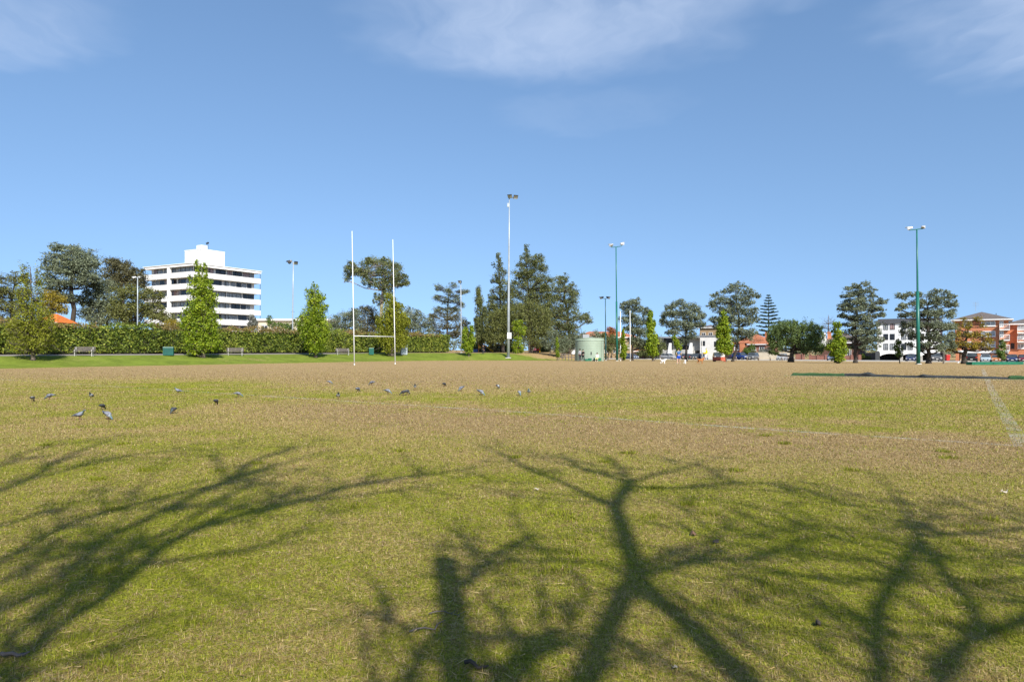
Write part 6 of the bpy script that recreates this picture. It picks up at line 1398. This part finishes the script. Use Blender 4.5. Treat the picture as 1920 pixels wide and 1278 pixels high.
def person(label, loc, rz, h, top, bottom, sk='skin', pose='stand', shorts=False, shoes='white_cloth', arms=None, step=0.10, skirt=False):
    t = thing('person', label, 'person', loc, rz); k = h / 1.76; V = []; E = []; ix = {}
    def v(n, x, y, z, r, par=None):
        ix[n] = len(V); V.append((x * k, y * k, z * k, (r[0] * k, r[1] * k) if isinstance(r, tuple) else r * k))
        if par: E.append((ix[par], ix[n]))
    sit = pose == 'sit'; dz = -0.42 if sit else 0.0
    v('pel', 0, 0, .96 + dz, (.155, .11)); v('waist', 0, 0, 1.12 + dz, (.135, .095), 'pel'); v('chest', 0, .0, 1.32 + dz, (.165, .105), 'waist'); v('neckb', 0, 0, 1.46 + dz, .075, 'chest'); v('neck', 0, .01, 1.53 + dz, .052, 'neckb')
    v('jaw', 0, .03, 1.58 + dz, .065, 'neck'); v('head', 0, .02, 1.66 + dz, .092, 'jaw'); v('crown', 0, .0, 1.725 + dz, .060, 'head'); v('nose', 0, .125, 1.635 + dz, .013, 'head')
    arms = arms or [((.25, 0.0, 1.14), (.27, .09, .90)), ((-.25, 0.0, 1.14), (-.27, .09, .90))]
    for s, (el, wr), nm in ((1, arms[0], 'R'), (-1, arms[1], 'L')):
        v('sh' + nm, s * .185, 0, 1.41 + dz, .066, 'chest'); v('el' + nm, el[0], el[1], el[2] + dz, .044, 'sh' + nm); v('wr' + nm, wr[0], wr[1], wr[2] + dz, .028, 'el' + nm)
        d = (Vector(wr) - Vector(el)).normalized(); q = Vector((wr[0], wr[1], wr[2])) + d * .075; v('pa' + nm, q.x, q.y, q.z + dz, (.036, .018), 'wr' + nm)
        sd = d.cross(Vector((s, 0, 0.01))).normalized()
        for i, (o_, L) in enumerate(((-.027, .06), (-.009, .075), (.009, .07), (.027, .055))):
            f = q + sd * o_ + d * .05; f2 = f + d * L * .5 + Vector((-s * .02, 0, 0)); v('f%d%s' % (i, nm), f.x, f.y, f.z + dz, .0085, 'pa' + nm); v('g%d%s' % (i, nm), f2.x, f2.y, f2.z + dz, .007, 'f%d%s' % (i, nm))
        th = q + sd * .05 + Vector((-s * .02, .0, 0)); v('th' + nm, th.x, th.y, th.z + dz, .010, 'pa' + nm)
        st = step * s
        if sit: v('hip' + nm, s * .10, .02, .52, .09, 'pel'); v('kn' + nm, s * .13, .43, .50, .062, 'hip' + nm); v('an' + nm, s * .13, .42 + .05 * s, .09, .042, 'kn' + nm); v('toe' + nm, s * .15, .57 + .05 * s, .04, .036, 'an' + nm)
        else: v('hip' + nm, s * .095, 0, .88, .092, 'pel'); v('kn' + nm, s * (.10 + abs(step) * .3), st * .6 + .03, .50, .060, 'hip' + nm); v('an' + nm, s * (.11 + abs(step) * .5), st, .09, .042, 'kn' + nm); v('toe' + nm, s * (.14 + abs(step) * .5), st + .14, .038, .035, 'an' + nm)
    skin('body', V, E, M[sk], t)
    def sub(name, names, edges, grow, mat, ext=None):
        vs = []
        for n in names:
            x = V[ix[n]]; r = x[3]; vs.append((x[0], x[1], x[2], tuple(q * grow + .006 for q in r) if isinstance(r, tuple) else r * grow + .006))
        mp = {n: i for i, n in enumerate(names)}; es = [(mp[a], mp[b]) for a, b in edges]
        for (n, par, frac, rr) in (ext or []):
            a, b = V[ix[par[0]]], V[ix[par[1]]]; vs.append(tuple(a[i] + (b[i] - a[i]) * frac for i in range(3)) + (rr * k,)); es.append((mp[par[0]], len(vs) - 1))
        return skin(name, vs, es, M[mat], t)
    sub('shirt', ['pel', 'waist', 'chest', 'neckb', 'shR', 'shL'] + ([] if shorts else ['elR', 'elL']), [('pel', 'waist'), ('waist', 'chest'), ('chest', 'neckb'), ('chest', 'shR'), ('chest', 'shL')] + ([] if shorts else [('shR', 'elR'), ('shL', 'elL')]), 1.12, top,
        [('s1', ('shR', 'elR'), .62, .062), ('s2', ('shL', 'elL'), .62, .062)] if shorts else [('s1', ('elR', 'wrR'), .88, .040), ('s2', ('elL', 'wrL'), .88, .040)])
    if shorts: sub('shorts', ['pel', 'hipR', 'hipL'], [('pel', 'hipR'), ('pel', 'hipL')], 1.14, bottom, [('a', ('hipR', 'knR'), .85, .092), ('b', ('hipL', 'knL'), .85, .092)])
    else: sub('skirt' if skirt else 'trousers', ['pel', 'hipR', 'hipL', 'knR', 'knL'], [('pel', 'hipR'), ('pel', 'hipL'), ('hipR', 'knR'), ('hipL', 'knL')], 1.18, bottom, [('a', ('knR', 'anR'), .55 if skirt else .95, .07 if skirt else .055), ('b', ('knL', 'anL'), .55 if skirt else .95, .07 if skirt else .055)])
    for nm in 'RL': sub('shoe', ['an' + nm, 'toe' + nm], [('an' + nm, 'toe' + nm)], 1.25, shoes)
    H = V[ix['head']]; hm = MB(); n = 14; R_ = .108 * k
    prof = [(R_ * math.sin(a), R_ * 1.12 * math.cos(a)) for a in [math.radians(q) for q in (112, 90, 68, 46, 24, 4)]]
    hm.lathe([(r, z) for r, z in prof], n, c=(H[0], H[1] - .028 * k, H[2] + .012 * k)); hm.build('hair', M['hair'], t, smooth=True)
    return t
def at_g(px, py): return hit(px, py)
def at_g2(px, D=98.0): x = (px - CX) / F * D; return Vector((x, D, gz(x, D)))
person('person in a grey top and dark trousers standing left of the pair at the tank', at_g2(1087.5), 0.5, 1.78, 'grey_cloth', 'charcoal_cloth', 'skindark', arms=[((.24, .05, 1.15), (.20, .25, 1.10)), ((-.24, .02, 1.14), (-.24, .1, .90))], shoes='black_cloth')
person('person in black clothes with folded arms, the right one of the standing pair', at_g2(1093.2), -0.9, 1.70, 'black_cloth', 'black_cloth', 'skin', arms=[((.26, .06, 1.16), (.02, .24, 1.16)), ((-.26, .06, 1.16), (-.02, .26, 1.20))], shoes='black_cloth')
SB = seatbox.location
person('woman in a white top and pale yellow skirt sitting on a green box', (SB.x - .08, SB.y - .12, SB.z - .06), math.pi - .3, 1.72, 'white_cloth', 'pale_yellow_cloth', 'skindark', 'sit', skirt=True, arms=[((.24, .10, 1.18), (.12, .22, 1.42)), ((-.24, .08, 1.16), (-.14, .32, 1.05))], shoes='white_cloth')
person('man in a slate blue tee shirt and bright blue shorts walking his dogs', at_g(1272.5, 682.0), 0.1, 1.80, 'slate_blue_cloth', 'bright_blue_cloth', 'skin', shorts=True, step=.18, arms=[((.28, -.03, 1.15), (.30, .10, .94)), ((-.26, 0, 1.15), (-.26, .12, .93))])
person('person dressed all in white walking near the park edge by the round yellow sign', spt(street(1323.5, -1.5), -1.5), 2.6, 1.60, 'white_cloth', 'white_cloth', 'skindark', step=.16)
person('person in a pink top standing in the shade of the central trees', at_g(1006, 667.2) + Vector((0, 8, 0)), 2.4, 1.65, 'pink_cloth', 'charcoal_cloth')
person('person in a pale top near the fence left of the tank', at_g(1060, 671.0) + Vector((0, 3, 0)), 1.4, 1.7, 'white_cloth', 'charcoal_cloth', 'skindark')
person('person in a black top by the yellow slide', at_g(911, 665.5) + Vector((-.5, 1, 0)), -1.2, 1.66, 'black_cloth', 'charcoal_cloth')
person('person in a red top among the trees behind the feathery tree', at_g(1013, 667.5) + Vector((0, 10, 0)), 1.0, 1.6, 'red_cloth', 'black_cloth')
def dog(label, loc, rz, s, mat, pose='walk', tail=1.0, mat2=None, name='dog'):
    t = thing(name, label, 'dog', loc, rz); V = []; E = []; ix = {}
    def v(n, x, y, z, r, par=None):
        ix[n] = len(V); V.append((x * s, y * s, z * s, r * s)); 
        if par: E.append((ix[par], ix[n]))
    v('mid', 0, 0, .47, .115); v('rump', -.25, 0, .50, .115, 'mid'); v('chest', .2, 0, .47, .145, 'mid'); v('neck', .33, 0, .60, .085, 'chest'); v('head', .43, 0, .69, .085, 'neck'); v('muz', .53, 0, .66, .045, 'head'); v('nose', .59, 0, .655, .03, 'muz')
    v('earR', .41, .085, .74, .03, 'head'); v('earL', .41, -.085, .74, .03, 'head'); v('eR2', .42, .11, .67, .018, 'earR'); v('eL2', .42, -.11, .67, .018, 'earL')
    v('t1', -.36, 0, .56, .04, 'rump'); v('t2', -.45, 0, .64 + .08 * tail, .032, 't1'); v('t3', -.46 + .05 * tail, 0, .70 + .14 * tail, .02, 't2')
    g = 0.10 if pose == 'walk' else 0.0
    for sd, nm in ((1, 'R'), (-1, 'L')):
        q = g * sd; v('fe' + nm, .19, .09 * sd, .32, .055, 'chest'); v('fw' + nm, .19 + q * .6, .09 * sd, .16, .032, 'fe' + nm); v('fp' + nm, .21 + q, .09 * sd, .025, .032, 'fw' + nm)
        v('hk' + nm, -.17 - q * .2, .10 * sd, .34, .075, 'rump'); v('hh' + nm, -.31 - q * .6, .10 * sd, .17, .032, 'hk' + nm); v('hp' + nm, -.27 - q, .10 * sd, .025, .032, 'hh' + nm)
    skin('body', V, E, M[mat], t)
    if mat2: c = MB(); c.tube([(.29 * s, 0, .50 * s), (.36 * s, 0, .66 * s)], [.10 * s, .09 * s], 12, cap=False); c.build('collar', M[mat2], t)
    return t
M['whitefur'] = plain('white_fur', (.72, .70, .66), .9, .15, 14); M['brownfur'] = plain('tan_brown_fur', (.32, .13, .04), .9, .35, 10)
dog('white dog standing left of the man in blue, head to the right', at_g(1243.5, 682.0), 0.15, .82, 'whitefur', tail=1.0, mat2='black_cloth')
dog('small white dog facing away, just right of the man in blue', at_g(1284.5, 682.3), 1.1, .66, 'whitefur', tail=.6)
dog('tan brown dog walking with its tail to the left', at_g(1313.5, 682.0), 0.1, 1.0, 'brownfur', tail=.1, mat2='red_cloth')
dog('tiny white dog sitting out on the turf left of the green case', at_g(1797, 681.4), .5, .42, 'whitefur', tail=.5)
# ------------------------------------------------------------------ playground in the shade of the central trees
def playground():
    D = 131.0; p = at(903, 664, D); t = thing('play_tower', 'playground tower with orange roof, blue panel and yellow canopy behind the hedge end', 'playground', (p.x, p.y, gz(p.x, p.y)))
    for x in (-.7, .7):
        for y in (-.7, .7): q = MB(); q.tube([(x, y, 0), (x, y, 2.5)], .06, 8); q.build('post', M['orangeplastic'], t)
    d = MB(); d.box(-.8, .8, -.8, .8, 1.0, 1.1); d.build('deck', M['wood'], t)
    r = MB(); hip(r, -.9, .9, -.9, .9, 2.5, 3.1, ov=.05); r.build('roof', M['orangeplastic'], t)
    b = MB(); b.box(-.7, .7, -.78, -.72, 1.12, 1.75); b.build('panel', M['yellow'], t); b = MB(); b.box(-2.2, -.8, -.4, .4, 0.0, .9); b.build('crawl_box', M['blueplastic'], t); t.scale = (.8, .8, .72)
    p = at(914, 664, D - 1); t = thing('slide', 'curved yellow plastic slide beside the playground tower', 'slide', (p.x, p.y, gz(p.x, p.y)))
    m = MB(); rings = []
    for i in range(13):
        u = i / 12; x = -.5 + 1.9 * u; z = 1.55 * (1 - u) ** 1.25 + .12 * u; y = .15 * math.sin(u * 3)
        rings.append([(x, y - .33, z + .32), (x, y - .28, z + .02), (x, y, z - .04), (x, y + .28, z + .02), (x, y + .33, z + .32), (x, y + .26, z + .32), (x, y + .22, z + .07), (x, y, z + .02), (x, y - .22, z + .07), (x, y - .26, z + .32)])
    m.loft(rings); m.build('chute', M['yellow'], t, smooth=False); l = MB(); l.box(-.65, -.5, -.3, .3, 0, 1.6); l.build('ladder', M['blueplastic'], t); t.scale = (.8, .8, .8)
    p = at(1003, 664, 126); t = thing('climbing_frame', 'climbing frame with yellow posts and an orange panel right of the feathery tree trunk', 'playground', (p.x, p.y, gz(p.x, p.y)))
    for x in (-.5, .9): q = MB(); q.tube([(x, 0, 0), (x, 0, 2.1)], .07, 8); q.build('post', M['yellow'], t)
    q = MB(); q.box(-.5, .9, -.05, .05, 1.2, 1.7); q.build('panel', M['orangeplastic'], t)
    for z in (.4, .8, 2.05): q = MB(); q.tube([(-.5, 0, z), (.9, 0, z)], .035, 6); q.build('rung', M['blueplastic'], t)
playground()
def fence_rails(label, px0, px1, D, n, mat):
    a, b = at(px0, 668, D), at(px1, 668, D); w = b.x - a.x; t = thing('timber_fence', label, 'fence', (a.x, a.y, gz(a.x, a.y)))
    for i in range(n): x = w * i / (n - 1); q = MB(); q.box(x - .06, x + .06, -.06, .06, -.1, 1.1); q.build('post', M[mat], t)
    for z in (.5, .95): q = MB(); q.box(0, w, -.09, -.063, z - .06, z + .06); q.build('rail', M[mat], t)
fence_rails('low timber rail fence left of the pale green tank', 1048, 1078, 112, 6, 'wood')
# ------------------------------------------------------------------ pigeons
def bird_mat(name, base, headc, band, tail):
    m, g, out = newmat(name); P = g.n('ShaderNodeTexCoord').outputs['Object']
    a = g.n('ShaderNodeAttribute', attribute_name='tint').outputs['Fac']; nz = g.m('MULTIPLY', g.m('SUBTRACT', g.noise(P, 60, 3), .5), .14)
    colr = g.ramp(g.m('ADD', a, nz), [(0.0, tail), (0.16, tail), (0.24, base), (0.62, base), (0.74, band), (0.84, headc), (1.0, headc)])
    bs = g.n('ShaderNodeBsdfPrincipled', i_Base_Color=colr, i_Roughness=.6); g.t.links.new(bs.outputs[0], out.inputs[0]); return m
BM = {'grey': (bird_mat('grey_plumage', (.16, .172, .20), (.06, .08, .10), (.07, .13, .11), (.06, .065, .075)), plain('grey_wing', (.145, .155, .185), .7, .35, 22)),
      'dark': (bird_mat('dark_plumage', (.040, .042, .048), (.025, .027, .032), (.03, .06, .05), (.02, .02, .024)), plain('dark_wing', (.050, .052, .058), .7, .5, 22)),
      'pale': (bird_mat('pale_plumage', (.22, .23, .265), (.09, .15, .18), (.10, .16, .13), (.10, .10, .12)), plain('pale_wing', (.18, .19, .22), .7, .35, 22)),
      'pied': (bird_mat('pied_plumage', (.36, .36, .37), (.03, .032, .036), (.03, .05, .045), (.03, .03, .035)), plain('pied_wing', (.06, .062, .07), .7, .5, 22))}
M['birdleg'] = plain('red_bird_leg', (.13, .045, .04), .6); M['wingbar'] = plain('wing_bar', (.02, .02, .024), .7)
def bird_mesh(pose):
    if pose == 'peck': sp = [(-.205, .165, .028, .008), (-.13, .158, .034, .014), (-.085, .152, .042, .036), (-.03, .145, .058, .056), (.03, .135, .060, .062), (.08, .118, .048, .050), (.115, .088, .032, .034), (.140, .058, .025, .026), (.160, .040, .022, .022), (.178, .022, .010, .010), (.190, .006, .003, .003)]
    elif pose == 'tailup': sp = [(-.175, .235, .030, .008), (-.12, .205, .036, .014), (-.085, .175, .044, .036), (-.03, .150, .058, .056), (.03, .130, .060, .060), (.08, .105, .048, .048), (.110, .075, .032, .034), (.130, .048, .025, .026), (.145, .030, .022, .022), (.160, .014, .010, .010), (.168, .004, .003, .003)]
    else: sp = [(-.205, .105, .028, .008), (-.13, .120, .034, .014), (-.085, .130, .042, .036), (-.03, .145, .058, .056), (.03, .160, .062, .064), (.075, .182, .050, .052), (.098, .215, .033, .034), (.112, .250, .025, .026), (.128, .262, .024, .023), (.152, .258, .011, .010), (.176, .250, .003, .003)]
    tv = [.05, .12, .3, .45, .5, .6, .74, .9, .95, .97, .9]; n = 10; V = []; T = []; Fc = []
    for i, (x, z, ry, rz) in enumerate(sp):
        for k in range(n): a = 2 * math.pi * k / n; V.append((x, ry * math.cos(a), z + rz * math.sin(a))); T.append(tv[i])
    for i in range(len(sp) - 1):
        for k in range(n): Fc.append((i * n + k, i * n + (k + 1) % n, (i + 1) * n + (k + 1) % n, (i + 1) * n + k))
    Fc += [tuple(range(n - 1, -1, -1)), tuple((len(sp) - 1) * n + k for k in range(n))]
    me = bpy.data.meshes.new('bird_body'); me.from_pydata(V, [], Fc); a = me.attributes.new('tint', 'FLOAT', 'POINT'); a.data.foreach_set('value', T); me.polygons.foreach_set('use_smooth', [True] * len(Fc)); return me
def wing(sd, pose, up):
    w = MB(); rings = []
    if up:
        for (s, c0, c1, th) in ((0, -.06, .09, .012), (.10, -.05, .10, .010), (.2, -.07, .07, .006), (.29, -.10, -.02, .003)):
            y, z = sd * (.045 + s * .55), .17 + s * .62; rings.append([(c0, y, z), ((c0 + c1) / 2, y, z + th), (c1, y, z), ((c0 + c1) / 2, y, z - th)])
    else:
        tz = {'peck': .012, 'tailup': .05, 'stand': -.030}[pose]
        for (x, hz, th) in ((.075, .018, .008), (.04, .042, .014), (-.02, .050, .015), (-.09, .034, .011), (-.165, .010, .004)):
            f = (.075 - x) / .24; y = sd * (.052 + .010 * math.sin(f * 3) - .035 * f * f); z = .152 + tz * f + (0 if pose != 'stand' else .004); th *= 1.3
            rings.append([(x, y - sd * th, z + hz), (x, y + sd * th, z), (x, y - sd * th * .2, z - hz), (x, y - sd * th * 1.6, z)])
    w.loft(rings); return w
POSES = {p: bird_mesh(p) for p in ('peck', 'stand', 'tailup')}; BODY = {}
def pigeon(label, px, py, deg, pose, col, size=1.0, up=False):
    """deg: heading in plan, 0 = towards the right of the view, 90 = away"""
    p = hit(px, py); t = thing('pigeon', label, 'bird', p, math.radians(deg), 'pigeons feeding on the turf'); t.scale = (size * .86,) * 3
    if (pose, col) not in BODY: me = POSES[pose].copy(); me.materials.append(BM[col][0]); BODY[(pose, col)] = me
    link('body', BODY[(pose, col)], t)
    for sd in (1, -1):
        wo = wing(sd, pose, up).build('wing', BM[col][1], t, smooth=True)
        if not up:
            b = MB(); tz = {'peck': .012, 'tailup': .05, 'stand': -.03}[pose]
            for x in (-.055, -.09): f = (.075 - x) / .24; y = sd * (.052 + .010 * math.sin(f * 3) - .035 * f * f); z = .152 + tz * f; b.box(x - .008, x + .008, y - .004 + sd * .016, y + .004 + sd * .016, z - .026, z + .024)
            b.build('wing_bar', M['wingbar'], wo)
        l = MB(); l.tube([(.01, sd * .026, .11), (.005, sd * .026, .05), (.012, sd * .026, .006)], [.011, .006, .005], 6)
        for a in (-.5, 0, .5): l.tube([(.012, sd * .026, .006), (.045, sd * .026 + a * .03, .004)], .004, 4)
        l.build('leg', M['birdleg'], t)
for a in (
 ('dark pigeon with a pale back facing away, leftmost of all the birds', 61, 753, 110, 'peck', 'pied'),
 ('light grey pigeon with its tail to the right, second bird from the left edge', 93, 749, 190, 'peck', 'grey', 1.1),
 ('upright dark pigeon with a white belly above the other birds at the left', 171, 748, -80, 'stand', 'pied'),
 ('round black pigeon seen end on, just above the large pale grey one', 192, 768, 88, 'peck', 'dark', .92),
 ('mottled dark pigeon standing upright, nearest at the left', 149, 787, 5, 'stand', 'grey', 1.0),
 ('large pale grey pigeon with its tail raised left and head down right', 202, 786, -15, 'tailup', 'pale', .98),
 ('grey pigeon with head to the left on the chalk line', 334, 738, 185, 'stand', 'grey'),
 ('round dark pigeon feeding end on, nearest bird left of the middle', 325, 775, -95, 'peck', 'dark', .92),
 ('black pigeon facing away by itself beyond the round dark one', 405, 759, 95, 'peck', 'dark', 1.0),
 ('pale grey pigeon by itself on the chalk line left of the near goal', 447, 744, 30, 'peck', 'pale'),
 ('tiny looking whitish pigeon below the left goal post, farthest bird', 618, 720, 10, 'peck', 'pale', .95),
 ('upright black and white pigeon nearest to the chalk line at the middle', 634, 748, -70, 'stand', 'pied', 1.0),
 ('grey pigeon seen end on between two darker birds', 671, 735, 70, 'peck', 'grey', 1.05),
 ('flat dark grey pigeon below the crossbar, on the brown turf', 697, 722, 170, 'peck', 'grey', 1.1),
 ('mottled grey pigeon with its tail to the left beside the black pair', 727, 738.5, -10, 'peck', 'pale', 1.05),
 ('black pigeon crouching at the left of the touching pair', 757, 741, 185, 'peck', 'dark', 1.05),
 ('black pigeon with pale edges at the right of the touching pair', 763.5, 740, 60, 'peck', 'pied', 1.05),
 ('pigeon flapping with both dark wings raised over a white body', 778, 731, -80, 'stand', 'pied', 1.1, True),
 ('small dark pigeon alone on the brown turf right of the goal', 833, 724.5, 60, 'peck', 'dark', 1.0),
 ('grey pigeon with its tail cocked up to the right', 864.5, 733, 215, 'tailup', 'grey', 1.0),
 ('pale headed grey pigeon with its tail up left, front of the right hand group', 902, 741.5, -20, 'tailup', 'pale', 1.1),
 ('grey pigeon with a dark breast behind the others at the right', 933.5, 728.5, -60, 'peck', 'pied', 1.0),
 ('small pale pigeon, the left of the last two at the right', 974, 741, -75, 'peck', 'pale', .95),
 ('upright whitish pigeon, rightmost of all the birds', 991.5, 739.5, -95, 'stand', 'pale', .95)): pigeon(*a)
# ------------------------------------------------------------------ sticks and dead leaves on the near turf
def stick(label, px, py, L, ang, r=0.008, mat='bark', seed=0, name='fallen_twig'):
    rng = np.random.default_rng(seed); p = hit(px, py); t = thing(name, label, 'twig', p, ang); m = MB(); pts = [(L * (u - .5), rng.normal(0, .06) * L, .012 + r + .01 * math.sin(u * 7)) for u in np.linspace(0, 1, 6)]
    m.tube(pts, [r, r, r * .9, r * .8, r * .65, r * .4], 7); m.tube([pts[3], (pts[3][0] + L * .16, pts[3][1] + L * .13, .02)], [r * .6, r * .3], 5); m.build('stem', M[mat], t, smooth=True)
stick('dark crooked stick at the bottom edge in the stub shadow', 893, 1254, .13, -.4, .011, 'darkbark', 1)
stick('pale curved twig lying across the edge of the stub shadow', 803, 1180, .24, .6, .005, 'wood', 2)
stick('short thick grey stick by the lower left corner', 28, 1233, .14, .2, .011, 'wood', 3)
stick('pale dry twig in the stub shadow below the fork', 838, 1153, .22, .05, .004, 'wood', 4)
stick('small dark upright splinter of bark at the lower right', 1533, 1174, .06, 1.2, .012, 'darkbark', 5)
def dead_leaf(label, px, py, s, ang, mat, seed):
    rng = np.random.default_rng(seed); p = hit(px, py); t = thing('dead_leaf', label, 'leaf', p, ang); m = MB(); V = []; n = 12
    for k in range(n): a = 2 * math.pi * k / n; r = s * (1 + .3 * math.cos(5 * a) + rng.normal(0, .08)); V.append((r * math.cos(a), r * .7 * math.sin(a), .012 + abs(rng.normal(0, .012)) + .3 * s * math.cos(a) ** 2))
    V += [(x * .96, y * .96, z - .003) for x, y, z in V]
    m.add(V, [tuple(range(n)), tuple(range(2 * n - 1, n - 1, -1))] + [(k, (k + 1) % n, n + (k + 1) % n, n + k) for k in range(n)]); m.build('blade', M[mat], t)
M['deadleaf'] = plain('dead_leaf_brown', (.16, .09, .05), .8, .4, 30); M['paleleaf'] = plain('dead_leaf_pale', (.40, .35, .27), .8, .25, 30)
dead_leaf('dark curled dead leaf in the branch shadow right of the fork', 1341, 1019, .035, .4, 'darkbark', 1)
dead_leaf('reddish brown patchy leaf beside the dark curled one', 1300, 1005, .035, 1.2, 'deadleaf', 2)
dead_leaf('small pale leaf out on the turf at the far right', 1884, 925, .035, .2, 'paleleaf', 3)
dead_leaf('small white scrap of leaf near the bottom edge', 1265, 1257, .018, .9, 'paleleaf', 4)
dead_leaf('pale leaf left of the fork shadow', 1007, 920, .03, .1, 'paleleaf', 5)
